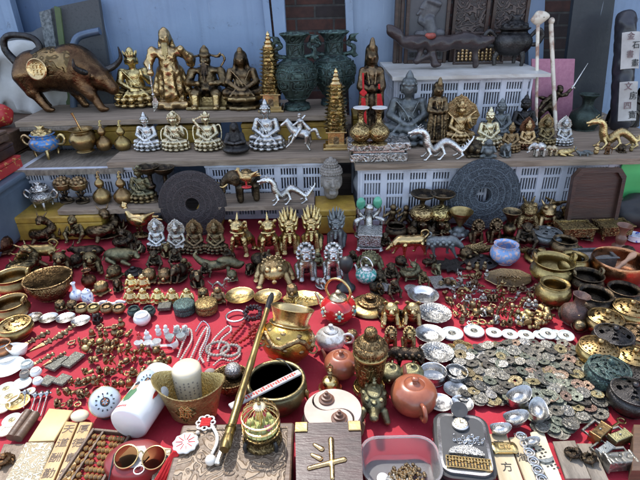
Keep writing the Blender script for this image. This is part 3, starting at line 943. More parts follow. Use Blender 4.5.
# upright qilin with a bell collar
QI = [E(0, .10, .30, .17, .24, .17, k=.06), C((0, -.02, .36), (0, -.12, .62), .15, .12, k=.06), E(0, -.15, .73, .11, .12, .11, k=.03), E(0, -.25, .70, .075, .075, .06, k=.03), E(0, -.24, .645, .06, .06, .025, k=.01)]
QI += mir(C((.09, -.12, .38), (.13, -.17, .06), .065, .045), E(.13, -.20, .03, .05, .07, .03), C((.12, .20, .26), (.16, .22, .06), .08, .05), E(.16, .19, .03, .05, .07, .03), E(.055, -.25, .76, .03, .025, .025, k=.006),
   E(.12, -.10, .79, .035, .02, .05, k=.01), C((.1, -.1, .68), (.13, -.02, .60), .04, .02, k=.01))
QI += [C((0, -.12, .82), (0, -.06, 1.0), .035, .012, k=.01), E(0, -.235, .52, .05, .04, .05, k=.006), C((0, .32, .35), (0, .38, .58), .06, .02), E(0, -.17, .58, .125, .10, .03, k=.006)]
QI = [(p[0], (p[1][0] * 1.35, *p[1][1:]), *([(p[2][0] * 1.35, *p[2][1:])] + list(p[3:]))) for p in QI]
kind('qilin', ('body', sculpt('body', QI, GOLD, 68, (.004, 60))))
# toad
TOAD = [E(0, .05, .42, .50, .52, .36, k=.1), E(0, -.36, .46, .34, .28, .24, k=.1)]
TOAD += mir(E(.20, -.42, .66, .10, .10, .09, k=.03), C((.38, -.25, .30), (.50, -.42, .07), .13, .09), E(.52, -.52, .05, .13, .12, .05), C((.42, .25, .32), (.60, .05, .12), .2, .12), E(.62, -.06, .05, .12, .16, .05))
for i in range(26):
 a, rr = i * 2.4, .08 + .07 * math.sqrt(i)
 TOAD.append(E(rr * math.cos(a), .10 + rr * math.sin(a), .42 + .36 * math.sqrt(max(0, 1 - (rr / .52) ** 2)), .045, .045, .035, k=.01))
TOAD += [C((-.28, -.55, .40), (.28, -.55, .40), .018, .018, k=.008, sub=True), E(0, -.66, .30, .09, .05, .09, k=.01)]
kind('toad', ('body', sculpt('body', TOAD, GOLD, 72)))
# sitting pig
PIG = [E(0, .08, .36, .33, .34, .34, k=.08), E(0, -.05, .40, .26, .24, .28, k=.06), E(0, -.16, .74, .25, .23, .22, k=.05), C((0, -.34, .72), (0, -.42, .70), .10, .095, k=.02), E(0, -.15, .52, .2, .18, .1, k=.05)]
PIG += mir(C((.20, -.16, .46), (.24, -.34, .22), .095, .07), E(.24, -.38, .20, .075), C((.22, .0, .18), (.28, -.30, .10), .13, .09), E(.29, -.38, .10, .10, .10, .085), E(.20, -.10, .94, .085, .035, .10, k=.02, rot=(30, 30, 0)),
   E(.10, -.365, .80, .035, .03, .035, k=.01), E(.038, -.515, .71, .02, .02, .025, k=.01, sub=True))
kind('pig', ('body', sculpt('body', PIG, AGOLD, 64)))
# recumbent buffalo, faces +X
BUF = [E(-.1, 0, .26, .50, .26, .25, k=.1), E(.25, 0, .30, .26, .22, .22, k=.08), C((.40, 0, .34), (.60, -.08, .40), .16, .12, k=.05), C((.60, -.08, .40), (.76, -.16, .33), .11, .075), E(.64, .06, .43, .03, .09, .04), E(.60, -.22, .42, .03, .09, .04)]
BUF += [C((.2, -.22, .12), (.45, -.27, .06), .09, .06), C((-.35, -.2, .16), (-.1, -.28, .07), .12, .07), C((.2, .22, .12), (.45, .25, .06), .09, .06), C((-.58, 0, .30), (-.62, -.14, .08), .03, .025)]
BUF += chain([(.62, -.18, .46), (.60, -.33, .50), (.56, -.40, .62)], [.035, .03, .008], .01) + chain([(.64, .02, .46), (.68, .18, .50), (.68, .24, .62)], [.035, .03, .008], .01)
kind('buffalo', ('body', sculpt('body', BUF, GBRONZE, 76)))
# striding animal with a looped tail, faces +X
COW = [E(-.3, 0, .50, .28, .19, .21, k=.1), E(.05, 0, .52, .30, .19, .21, k=.1), E(.28, 0, .54, .2, .17, .22, k=.08), C((.38, 0, .56), (.58, 0, .42), .16, .11, k=.06), C((.58, 0, .42), (.76, -.02, .26), .10, .065, k=.03)]
for sx, dx in ((-.42, -.14), (-.36, .10), (.20, .0), (.28, .2)):
 sy = .12 if dx in (-.14, .0) else -.12
 COW += [C((sx, sy, .42), (sx + dx * .5, sy * 1.1, .22), .10, .055), C((sx + dx * .5, sy * 1.1, .22), (sx + dx, sy * 1.2, .03), .05, .04), E(sx + dx + .02, sy * 1.2, .025, .06, .045, .03)]
COW += chain([(-.55, 0, .58), (-.68, 0, .74), (-.58, 0, .88), (-.42, 0, .84), (-.44, 0, .72), (-.52, 0, .68)], [.04, .03, .03, .03, .03, .015], .006)
COW += mir(E(.56, .12, .5, .03, .06, .035), *chain([(.58, .06, .52), (.66, .17, .54), (.78, .17, .62)], [.03, .026, .006], .01))
kind('striding_ox', ('body', sculpt('body', COW, GOLDP, 84)))
kind('walking_sheep', ('body', sculpt('body', [p for p in COW if p[0] == 'E' or p[1][0] > -.5][:] + [E(.1 * i - .5, .17 * s, .5 + .08 * (i % 2), .07, .05, .07, k=.01) for i in range(9) for s in (-1, 1)], GREYB, 84)))
# small cluster figures
kind('monkey', ('body', sculpt('body', [E(0, .05, .28, .26, .24, .26, k=.06), E(0, .0, .50, .19, .17, .18, k=.05), E(0, -.06, .74, .17, .165, .17, k=.03), E(0, -.2, .69, .10, .07, .08, k=.02)] +
  mir(E(.17, -.03, .78, .05, .03, .06, k=.01), C((.2, .0, .55), (.30, -.14, .34), .08, .065), C((.3, -.14, .34), (.08, -.26, .30), .06, .05), C((.2, .02, .16), (.32, -.22, .26), .12, .085), C((.32, -.22, .26), (.22, -.33, .05), .08, .05), E(.22, -.38, .04, .07, .1, .04), E(.06, -.2, .77, .03, .03, .028, k=.006)) +
  [E(.05, -.3, .36, .10, .09, .1, k=.01)], BRONZE, 56, (.005, 40))))
kind('coiled_beast', ('body', sculpt('body', chain([(.45, .1, .12), (.2, .3, .14), (-.2, .3, .16), (-.42, .05, .2), (-.3, -.2, .26), (0, -.28, .32), (.25, -.14, .44), (.18, -.05, .62), (.02, -.16, .74)], [.05, .12, .16, .17, .16, .14, .13, .11, .12], .04, 3) +
  [E(0, -.2, .78, .15, .17, .12), E(0, -.36, .74, .09, .08, .07)] + mir(C((.08, -.14, .86), (.2, .05, 1.0), .035, .01), E(.07, -.3, .82, .03), C((.25, -.2, .2), (.36, -.42, .05), .08, .06)) +
  [C((.45 * math.cos(i), .35 * math.sin(i), .2), (.5 * math.cos(i), .4 * math.sin(i), .42), .06, .015, k=.01) for i in range(7)] + [E(0, .05, .04, .46, .40, .06)], BRONZE, 62, (.007, 34))))
kind('turtle_cup', ('body', sculpt('body', [E(0, .0, .45, .42, .48, .40, k=.05), E(0, -.02, .12, .46, .52, .11, k=.03), C((0, -.42, .3), (0, -.58, .42), .13, .12, k=.03)] + mir(E(.34, -.36, .08, .12, .14, .09), E(.34, .34, .08, .12, .14, .09), E(.06, -.66, .47, .03)) +
  [E(.26 * math.cos(i * 1.05), .28 * math.sin(i * 1.05), .72, .09, .09, .06, k=.006) for i in range(6)] + [E(0, 0, .83, .1, .1, .05, k=.006)], AGOLD, 44)))
kind('seated_rat', ('body', sculpt('body', [E(0, .14, .3, .30, .40, .28, k=.08), E(0, -.2, .5, .22, .24, .24, k=.06), C((0, -.36, .56), (0, -.56, .48), .15, .05, k=.03), E(0, .0, .05, .34, .5, .06)] +
  mir(E(.14, -.22, .74, .08, .04, .09, k=.01), C((.16, -.3, .34), (.14, -.48, .12), .07, .05)) + chain([(0, .5, .16), (.25, .55, .1), (.42, .3, .08)], [.05, .035, .02]), BRONZED, 46)))
kind('laughing_buddha', ('body', sculpt('body', [E(0, .03, .28, .36, .28, .27, k=.06), E(0, -.13, .33, .24, .2, .2, k=.04), E(0, .02, .52, .28, .2, .14, k=.05), E(0, -.02, .80, .19, .18, .19, k=.03)] +
  mir(E(.19, .0, .75, .05, .05, .11, k=.01), C((.28, 0, .52), (.38, -.12, .32), .1, .08), C((.2, -.1, .10), (.38, -.22, .09), .12, .10), E(.07, -.18, .82, .03, .02, .015, k=.006), E(.09, -.165, .755, .045, .03, .04, k=.01)) +
  [E(0, -.2, .78, .03, .03, .035, k=.008), E(0, -.185, .70, .06, .02, .02, k=.006, sub=True), E(0, 0, .04, .40, .32, .06)], GOLDP, 42)))
# fish, faces -X, lying
kind('carp', ('body', sculpt('body', [E(-.12, 0, .2, .46, .13, .19, k=.08), C((.25, 0, .22), (.56, 0, .34), .12, .05, k=.08), E(-.48, 0, .17, .16, .10, .12, k=.05)] +
  [C((.56, 0, .34), (.80, .0, .62), .06, .025), C((.56, 0, .34), (.86, 0, .36), .06, .025), C((-.15, 0, .36), (.12, 0, .52), .03, .015), C((.05, 0, .34), (.24, 0, .46), .04, .012), C((-.2, -.1, .12), (-.02, -.26, .05), .05, .015), C((-.2, .1, .12), (-.02, .26, .05), .05, .015)] +
  mir(E(0, 0, 0, .001))[:1] + [E(-.50, -.085, .22, .025, .02, .025, k=.005)], GOLDO, 72)))
# rooster, faces -X
kind('rooster', ('body', sculpt('body', [E(0, 0, .50, .30, .19, .19, k=.08), C((-.16, 0, .56), (-.32, 0, .80), .13, .07, k=.06), E(-.34, 0, .86, .085, .07, .075, k=.02), C((-.40, 0, .86), (-.50, 0, .83), .03, .008)] +
  [C((.2, 0, .58), (.58 + .06 * i, (i - 1) * .06, .80 - .12 * i), .09, .02, k=.04) for i in range(3)] + [E(-.36 + .05 * i, 0, .95 - .01 * i, .03, .015, .045, k=.01) for i in range(3)] +
  [E(-.38, 0, .76, .03, .02, .05), E(.05, -.16, .52, .22, .05, .12, k=.01), E(.05, .16, .52, .22, .05, .12, k=.01)], GOLDP, 70)),
  ('legs', sculpt('legs', [C((0, -.08, .36), (.0, -.08, .1), .04, .03), C((0, .08, .36), (.0, .08, .1), .04, .03), E(0, 0, .05, .24, .18, .06)], GOLDO, 40)))
# slender lying bird
kind('pheasant', ('body', sculpt('body', [E(0, 0, .16, .26, .12, .14, k=.05), C((.15, 0, .2), (.36, 0, .22), .09, .05, k=.04), E(.40, 0, .23, .065, .055, .055), C((.44, 0, .23), (.54, 0, .21), .02, .005)] +
  [C((-.15, .0, .22), (-.48, (i - 1) * .06, .44), .08, .03, k=.03) for i in range(3)] + [E(-.02, s * .11, .18, .2, .035, .09, k=.01) for s in (-1, 1)] + [C((.02, 0, .05), (.02, 0, .0), .04, .05)], BRASSD, 60)))
# elephant, faces -X
kind('elephant', ('body', sculpt('body', [E(.05, 0, .55, .36, .25, .26, k=.08), E(-.34, 0, .66, .2, .18, .20, k=.06)] + chain([(-.48, 0, .66), (-.62, 0, .50), (-.62, -.03, .30), (-.74, -.03, .26)], [.11, .08, .055, .035], .03) +
  [C((x, y, .40), (x, y, .05), .105, .095, k=.04) for x in (-.18, .27) for y in (-.14, .14)] + [E(-.28, s * .21, .64, .13, .03, .17, k=.02) for s in (-1, 1)] + [C((.40, 0, .6), (.48, 0, .3), .03, .018)], BRONZED, 72)),
  ('tusk', mesh('tusk', tube([(-.50, -.10, .52), (-.64, -.14, .46), (-.76, -.13, .54)], [.03, .025, .006], 8, 3), GOLDP)), ('tusk', mesh('tusk', tube([(-.50, .10, .52), (-.64, .14, .46), (-.76, .13, .54)], [.03, .025, .006], 8, 3), GOLDP)),
  ('saddle', sculpt('saddle', [E(.06, 0, .62, .2, .275, .235, k=.03), E(.06, 0, .80, .14, .12, .04, k=.02)], GOLDO, 44)))
# rearing horse with a rider, faces -X
HR = [E(.1, 0, .50, .22, .12, .13, k=.05), E(-.12, 0, .55, .16, .12, .14, k=.05), C((-.22, 0, .60), (-.38, 0, .82), .11, .07, k=.04), C((-.37, 0, .84), (-.54, 0, .73), .07, .04, k=.02), C((-.35, 0, .9), (-.16, 0, .66), .03, .05, k=.02)]
HR += [C((.24, .08, .44), (.30, .09, .24), .08, .04), C((.30, .09, .24), (.22, .1, .04), .035, .028), C((.2, -.08, .44), (.16, -.09, .24), .08, .04), C((.16, -.09, .24), (.28, -.1, .04), .035, .028),
  C((-.18, .07, .46), (-.34, .09, .36), .06, .035), C((-.34, .09, .36), (-.36, .09, .2), .03, .025), C((-.15, -.07, .46), (-.26, -.09, .26), .06, .035), C((-.26, -.09, .26), (-.42, -.09, .12), .03, .025)]
HR += chain([(.30, 0, .56), (.46, 0, .6), (.54, 0, .4), (.62, 0, .36)], [.04, .05, .045, .015])
kind('horse_rider', ('horse', sculpt('horse', HR, SILVER, 76)),
  ('rider', sculpt('rider', [C((.0, 0, .62), (.0, 0, .84), .085, .08), E(0, 0, .86, .11, .08, .05), E(-.01, 0, .98, .055, .055, .065), E(0, 0, 1.04, .06, .06, .03), C((-.05, -.1, .84), (-.18, -.14, .76), .035, .03), C((.03, .1, .85), (.14, .16, .96), .035, .03),
  C((0, -.08, .62), (-.12, -.16, .46), .055, .04), C((0, .08, .62), (-.12, .16, .46), .055, .04), C((.06, 0, .84), (.26, 0, .62), .05, .07)], SILVER, 46)))
# two-faced stone head
kind('stone_head', ('face', sculpt('face', [E(0, 0, .36, .27, .30, .36, k=.05), C((0, .04, .1), (0, .05, 0), .19, .2, k=.05), C((0, -.27, .47), (0, -.335, .31), .028, .045, k=.03), E(0, -.31, .30, .05, .05, .03, k=.015), E(0, -.275, .215, .075, .05, .022, k=.01), E(0, -.265, .18, .06, .05, .02, k=.01), E(0, -.245, .08, .10, .08, .07, k=.04)] +
  mir(E(.115, -.255, .44, .062, .035, .026, k=.008), C((.035, -.30, .50), (.18, -.245, .525), .016, .012, k=.012), E(.15, -.2, .28, .08, .08, .1, k=.05), E(.27, .0, .33, .03, .07, .16, k=.01), C((.06, -.30, .43), (.165, -.262, .435), .006, .006, k=.005, sub=True)), STONE, 90)),
  ('hair', sculpt('hair', [E(0, .03, .62, .285, .30, .14, k=.03), E(0, .04, .80, .16, .17, .14, k=.04), E(0, .04, .94, .06, .06, .06)] +
  [E(r_ * math.cos(2 * PI * i / c_ + zz * 5), .03 + r_ * math.sin(2 * PI * i / c_ + zz * 5), zz, .035, .035, .035, k=.008) for r_, zz, c_ in ((.285, .58, 26), (.275, .65, 25), (.24, .71, 22), (.17, .77, 15), (.165, .83, 15), (.12, .89, 11)) for i in range(c_)], STONE, 76)))
# multi-armed shrine figure
kind('shrine_figure', ('figure', sculpt('figure', seated(True, .18, crown=True) + mir(C((.15, .05, .58), (.34, .02, .74), .035, .025), C((.15, .06, .56), (.38, .04, .58), .035, .025)), GOLD, 52)),
  ('lotus_base', lotus_base('lotus_base', AGOLD, nn=36)), ('halo', mandorla('halo', AGOLD, .46, .8, .22, .17)))
# leaping swordsman
SW = [C((0, 0, .42), (.06, 0, .58), .09, .10), C((.06, 0, .58), (.12, -.03, .68), .10, .07), E(.16, -.05, .76, .07, .07, .075), E(.15, -.03, .82, .06, .06, .04)]
SW += [C((-.03, .02, .40), (-.20, -.06, .30), .08, .06), C((-.2, -.06, .30), (-.24, .02, .12), .055, .045), C((.04, 0, .38), (.12, -.08, .22), .08, .055), C((.12, -.08, .22), (.02, -.03, .10), .05, .04), C((.15, -.04, .64), (.30, -.08, .66), .05, .04), C((.30, -.08, .66), (.40, -.06, .76), .04, .035),
  C((-.02, 0, .6), (-.2, -.06, .50), .05, .045), C((-.2, -.06, .5), (-.3, -.12, .4), .045, .03), C((-.04, .06, .54), (-.3, .1, .62), .06, .02), C((.0, .05, .4), (-.14, .14, .2), .07, .05), E(-.05, 0, .06, .26, .2, .08)]
kind('swordsman', ('figure', sculpt('figure', SW, BRONZED, 70, (.005, 40))), ('sword', mesh('sword', join(tube([(.36, -.06, .70), (.44, -.05, .80), (.72, .0, 1.28)], [.018, .02, .006], 6), xf(box(0, 0, 0, .1, .04, .02), (.45, -.05, .81), (0, R(30), 0))), SILVER)))
# dark smoker figure in a round cloak
kind('cloaked_figure', ('body', sculpt('body', [E(0, 0, .14, .42, .36, .15), E(0, .02, .24, .34, .28, .18), C((0, .03, .3), (0, .03, .66), .26, .15, k=.06), E(0, .0, .80, .13, .13, .15, k=.04), E(0, -.11, .78, .05, .04, .07)] +
  mir(C((.2, 0, .56), (.27, -.14, .38), .08, .07), C((.27, -.14, .38), (.05, -.24, .36), .06, .05)), IRON, 48)))
# tiny charms
kind('tiny_warrior', ('body', sculpt('body', [C((0, 0, .35), (0, 0, .58), .14, .16), E(0, 0, .82, .13, .13, .15), E(0, 0, .05, .24, .18, .06)] + mir(C((.09, 0, .36), (.13, -.02, .08), .09, .075), C((.17, 0, .6), (.30, -.08, .44), .07, .06)) + [C((.3, -.1, .1), (.3, -.1, .92), .035, .025), E(0, 0, .96, .08, .08, .06)], TINY, 30)))
kind('tiny_monk', ('body', sculpt('body', [C((0, 0, .1), (0, 0, .5), .24, .18), E(0, 0, .78, .16, .16, .18)] + mir(C((.18, 0, .5), (.06, -.2, .36), .08, .06)), TINY, 26)))
kind('tiny_beast', ('body', sculpt('body', [E(0, .05, .42, .2, .36, .2), E(0, -.32, .62, .18, .2, .19), E(0, -.5, .56, .1, .09, .08)] + [C((x, y, .36), (x * 1.1, y - .03, .05), .09, .07) for x in (-.13, .13) for y in (-.2, .3)] + mir(E(.13, -.28, .82, .05, .03, .07)) + [C((0, .38, .5), (.05, .5, .8), .05, .02)], TINY, 30)))
kind('tiny_gourd', ('body', mesh('body', lathe([(0, 0), (.26, .02), (.34, .2), (.3, .38), (.15, .52), (.2, .64), (.2, .76), (.1, .88), (.04, .93), (.06, 1), (0, 1.01)], 14, 2), TINY)))
kind('tiny_bell', ('body', mesh('body', join(lathe([(.36, 0), (.38, .05), (.30, .12), (.26, .5), (.2, .66), (.05, .72), (0, .73)], 14, 2), torus(.1, .03, 12, 6, 'y', (0, 0, .82))), TINY)))
kind('tiny_seal', ('body', sculpt('body', [BX(0, 0, .18, .24, .24, .17, .03), E(0, .04, .52, .18, .24, .17), E(0, -.17, .68, .14, .14, .14)] + mir(C((.12, -.14, .5), (.14, -.2, .34), .06, .05), E(.1, -.16, .82, .04)), TINY, 28)))
kind('tiny_dancer', ('body', sculpt('body', [C((0, 0, .4), (.04, 0, .62), .12, .13), E(.05, -.02, .82, .12), C((-.03, 0, .4), (-.18, -.04, .2), .09, .07), C((-.18, -.04, .2), (-.06, 0, .04), .07, .06), C((.05, 0, .4), (.2, -.05, .24), .09, .07), C((.2, -.05, .24), (.2, 0, .04), .07, .06),
  C((.14, 0, .6), (.32, -.02, .74), .06, .05), C((-.08, 0, .6), (-.28, -.06, .5), .06, .05), C((-.3, -.06, .3), (-.28, -.06, .9), .03, .03)], TINY, 32)))
kind('tiny_ring_charm', ('body', mesh('body', join(torus(.3, .1, 16, 8, 'z', (0, 0, .1)), ball((0, -.34, .16), .14), ball((0, .34, .14), .12)), TINY)))
kind('vajra', ('body', mesh('body', join(lathe([(.03, 0), (.09, .06), (.06, .14), (.1, .2), (.13, .26), (.06, .31), (.05, .42), (.11, .48), (.06, .54), (.10, .6), (.14, .68), (.1, .76), (.05, .82), (.1, .88), (.11, .94), (.04, 1), (0, 1)], 12, 2, .15, 6),
  xf(prism([(0, 0), (-.12, -.08), (-.09, -.2), (0, -.62), (.09, -.2), (.12, -.08)], -.035, .035), (0, 0, .05), (R(90), 0, 0))), TINYD)))
# ------------------------------------------------------------------ turned and cast wares
def legs3(r, z, h, rad, n=3, ph=PI / 6):
 return [tube([(r * math.cos(a) * .75, r * math.sin(a) * .75, z), (r * math.cos(a) * 1.05, r * math.sin(a) * 1.05, z * .5), (r * math.cos(a), r * math.sin(a), 0)], [rad * 1.5, rad, rad * .8], 8, 3) for a in [2 * PI * i / n + ph - PI / 2 for i in range(n)]]
def loops(r, z, R_, rad, mat_seg=8):
 return [torus(R_, rad, 18, mat_seg, 'y', (s * r, 0, z)) for s in (-1, 1)]
kind('gourd', ('bottle', mesh('bottle', lathe([(0, 0), (.16, .0), (.19, .015), (.26, .10), (.28, .20), (.25, .31), (.15, .41), (.08, .47), (.08, .50), (.13, .56), (.145, .63), (.11, .70), (.055, .76), (.045, .82)], 36, 3), BRASSD)),
  ('stopper', mesh('stopper', join(lathe([(.045, .81), (.07, .83), (.05, .86), (.025, .90), (.02, .96), (0, 1.0)], 16, 2), tube([(0, 0, .97), (.03, 0, 1.0), (.07, 0, .97), (.05, 0, .94)], .012, 6, 3)), BRASSD)))
kind('pestle_pot', ('pot', mesh('pot', lathe([(0, 0), (.26, 0), (.27, .03), (.23, .07), (.30, .14), (.39, .30), (.41, .42), (.36, .55), (.28, .63), (.27, .67), (.34, .72), (.37, .74), (.36, .75), (.30, .72), (.24, .66), (.22, .5), (0, .4)], 40, 3), BRASSD)),
  ('pestle', mesh('pestle', tube([(.05, .05, .5), (0, 0, .75), (-.08, -.03, 1.1), (-.13, -.05, 1.28)], [.05, .035, .03, .045], 10, 3), GOLDP)))
kind('lotus_burner', ('bowl', mesh('bowl', lathe([(.07, .46), (.2, .50), (.28, .58), (.31, .68), (.32, .74), (.30, .75), (.27, .68), (0, .6)], 32, 3, .04, 12), AGOLD)),
  ('lid', sculpt('lid', [E(0, 0, .76, .29, .29, .16)] + [E(.23 * math.cos(i * .785), .23 * math.sin(i * .785), .82, .08, .08, .08, k=.008) for i in range(8)] + [E(.12 * math.cos(i * 1.05), .12 * math.sin(i * 1.05), .91, .07, .07, .06, k=.008) for i in range(6)] + [E(0, 0, .97, .06, .06, .05)], AGOLD, 40)),
  ('stand', sculpt('stand', [E(0, 0, .04, .26, .24, .06), C((0, 0, .05), (0, 0, .48), .05, .05)] + chain([(.12, 0, .06), (.05, -.08, .2), (-.1, 0, .3), (0, .08, .42)], [.06, .05, .05, .05], .02) + mir(C((.05, 0, .3), (.15, -.06, .40), .04, .03), C((.02, 0, .2), (.2, 0, .12), .05, .05)), BRONZED, 40)))
def censer(nm, bmat, lmat, orn):
 kind(nm, ('bowl', mesh('bowl', lathe([(0, .20), (.2, .20), (.34, .26), (.43, .38), (.44, .50), (.38, .60), (.31, .65), (.30, .69), (.36, .73), (.36, .75), (.28, .74), (.25, .6), (0, .4)], 40, 3), bmat)),
   ('handle', mesh('handle', tube([(-.38, 0, .56), (-.56, 0, .70), (-.66, 0, .58), (-.58, 0, .42), (-.43, 0, .40)], [.04, .05, .055, .05, .04], 10, 4), lmat)),
   ('handle', mesh('handle', tube([(.38, 0, .56), (.56, 0, .70), (.66, 0, .58), (.58, 0, .42), (.43, 0, .40)], [.04, .05, .055, .05, .04], 10, 4), lmat)),
   ('lid', sculpt('lid', [E(0, 0, .76, .31, .31, .10), E(0, 0, .83, .2, .2, .09), E(0, 0, .93, .1, .1, .08)] + [E(.25 * math.cos(i * .7), .25 * math.sin(i * .7), .80, .06, .06, .05, k=.008) for i in range(9)] + mir(C((.04, -.05, .95), (.12, -.05, 1.0), .03, .02)), lmat, 40, (.004, 60))),
   *[('leg', mesh('leg', vf, lmat)) for vf in legs3(.36, .34, 0, .055)])
censer('cloisonne_censer', CLOIS, GOLD, True)
censer('silver_censer', SILVERO, SILVER, True)
kind('candle_holder', ('stem', mesh('stem', lathe([(0, 0), (.24, 0), (.25, .04), (.17, .09), (.09, .16), (.07, .3), (.12, .38), (.12, .44), (.07, .5), (.06, .72), (.09, .78), (0, .8)], 28, 3), BRONZED)),
  ('cup', mesh('cup', lathe([(.05, .76), (.16, .80), (.27, .90), (.31, .98), (.31, 1.0), (.28, .99), (.2, .9), (0, .86)], 28, 3), BRONZED)))
kind('beast_candle_holder', ('cup', mesh('cup', lathe([(.05, .70), (.07, .82), (.22, .90), (.30, .97), (.30, 1.0), (.27, .99), (.15, .93), (0, .9)], 28, 2), BRONZED)),
  ('belly', mesh('belly', lathe([(.05, .30), (.24, .36), (.29, .48), (.24, .60), (.1, .68), (.05, .72)], 28, 3, .02, 16), GOLDO)),
  ('beast', sculpt('beast', [E(0, 0, .18, .26, .22, .17), E(0, -.2, .26, .13, .12, .12), E(0, 0, .03, .3, .28, .04)] + mir(C((.18, -.1, .15), (.25, -.2, .04), .08, .06), C((.16, 0, .3), (.3, -.02, .5), .05, .03), E(.06, -.3, .32, .03)), BRONZED, 40)))
def bowl(nm, prof, mat, *extra, seg=44, n=3):
 kind(nm, ('bowl', mesh('bowl', lathe(prof, seg, n), mat)), *extra)
kind('deep_bowl', ('bowl', mesh('bowl', lathe([(0, 0), (.30, 0), (.33, .03), (.42, .12), (.52, .28), (.54, .40), (.53, .46), (.56, .49), (.55, .51), (.52, .50)], 44, 3), GOLDO)), ('lining', mesh('lining', lathe([(.52, .50), (.50, .46), (.48, .3), (.36, .12), (0, .08)], 44, 3), BRASSD)))
bowl('censer_bowl', [(0, 0), (.30, 0), (.32, .04), (.34, .06), (.46, .14), (.52, .26), (.48, .38), (.43, .44), (.44, .50), (.49, .54), (.49, .56), (.45, .55), (.40, .46), (.44, .28), (.3, .14), (0, .1)], BRASSD,
  ('ear', mesh('ear', tube([(-.44, -.03, .52), (-.47, -.03, .66), (-.47, .12, .68), (-.44, .12, .52)], .045, 8, 3), BRASSD)), ('ear', mesh('ear', tube([(.44, -.03, .52), (.47, -.03, .66), (.47, .12, .68), (.44, .12, .52)], .045, 8, 3), BRASSD)))
bowl('squat_pot', [(0, 0), (.30, 0), (.33, .03), (.44, .12), (.50, .26), (.46, .38), (.38, .45), (.37, .48), (.42, .52), (.41, .54), (.36, .52), (.33, .45), (.4, .26), (.28, .1), (0, .08)], BRONZED)
bowl('round_pot', [(0, 0), (.28, 0), (.30, .03), (.44, .16), (.50, .34), (.45, .52), (.36, .60), (.35, .64), (.41, .68), (.40, .70), (.33, .67), (.31, .6), (.4, .34), (.28, .14), (0, .1)], BRASSD)
bowl('singing_bowl', [(0, 0), (.34, 0), (.44, .06), (.50, .22), (.50, .36), (.485, .42), (.475, .42), (.46, .36), (.45, .22), (.38, .08), (0, .04)], REDGOLD)
bowl('plate', [(0, .02), (.22, .02), (.24, 0), (.27, .02), (.40, .06), (.50, .13), (.50, .145), (.40, .085), (.26, .045), (0, .04)], SILVERP)
bowl('ornate_dish', [(0, .02), (.22, .02), (.24, 0), (.27, .02), (.36, .12), (.50, .17), (.505, .185), (.40, .15), (.33, .11), (.24, .05), (0, .05)], SILVERO)
bowl('small_pot', [(0, 0), (.30, 0), (.34, .04), (.48, .2), (.50, .36), (.44, .5), (.36, .56), (.39, .62), (.37, .63), (.32, .58), (.30, .5), (0, .4)], AGOLD, n=2, seg=24)
bowl('tub_bowl', [(0, 0), (.42, 0), (.45, .03), (.47, .3), (.5, .36), (.49, .38), (.45, .34), (.43, .05), (0, .04)], SILVERP)
bowl('cup', [(0, 0), (.2, 0), (.22, .04), (.3, .2), (.42, .5), (.46, .62), (.45, .63), (.40, .5), (.2, .1), (0, .1)], PORC, seg=24)
kind('lidded_jar', ('jar', mesh('jar', lathe([(0, 0), (.22, 0), (.30, .1), (.34, .3), (.32, .55), (.24, .68), (.22, .72), (0, .72)], 24, 3), PORCB)), ('lid', mesh('lid', lathe([(.24, .72), (.25, .76), (.2, .84), (.06, .9), (.06, .96), (0, 1)], 24, 2), PORCB)))
kind('bottle_vase', ('vase', mesh('vase', lathe([(0, 0), (.22, 0), (.30, .1), (.34, .26), (.28, .42), (.14, .55), (.09, .66), (.08, .85), (.12, .98), (.13, 1.0), (.10, .98), (.06, .86), (0, .8)], 32, 3), PORCB)))
kind('pair_bottle', ('bottle', mesh('bottle', lathe([(0, 0), (.24, 0), (.25, .04), (.17, .09), (.27, .2), (.31, .33), (.26, .46), (.13, .58), (.08, .68), (.075, .86), (.14, .96), (.20, 1.0), (.19, 1.005), (.06, .96), (0, .9)], 36, 3), GOLDO)),
  ('lip', mesh('lip', lathe([(.19, 1.0), (.22, 1.01), (.22, 1.03), (.17, 1.035), (0, 1.02)], 28, 1), REDGOLD)))
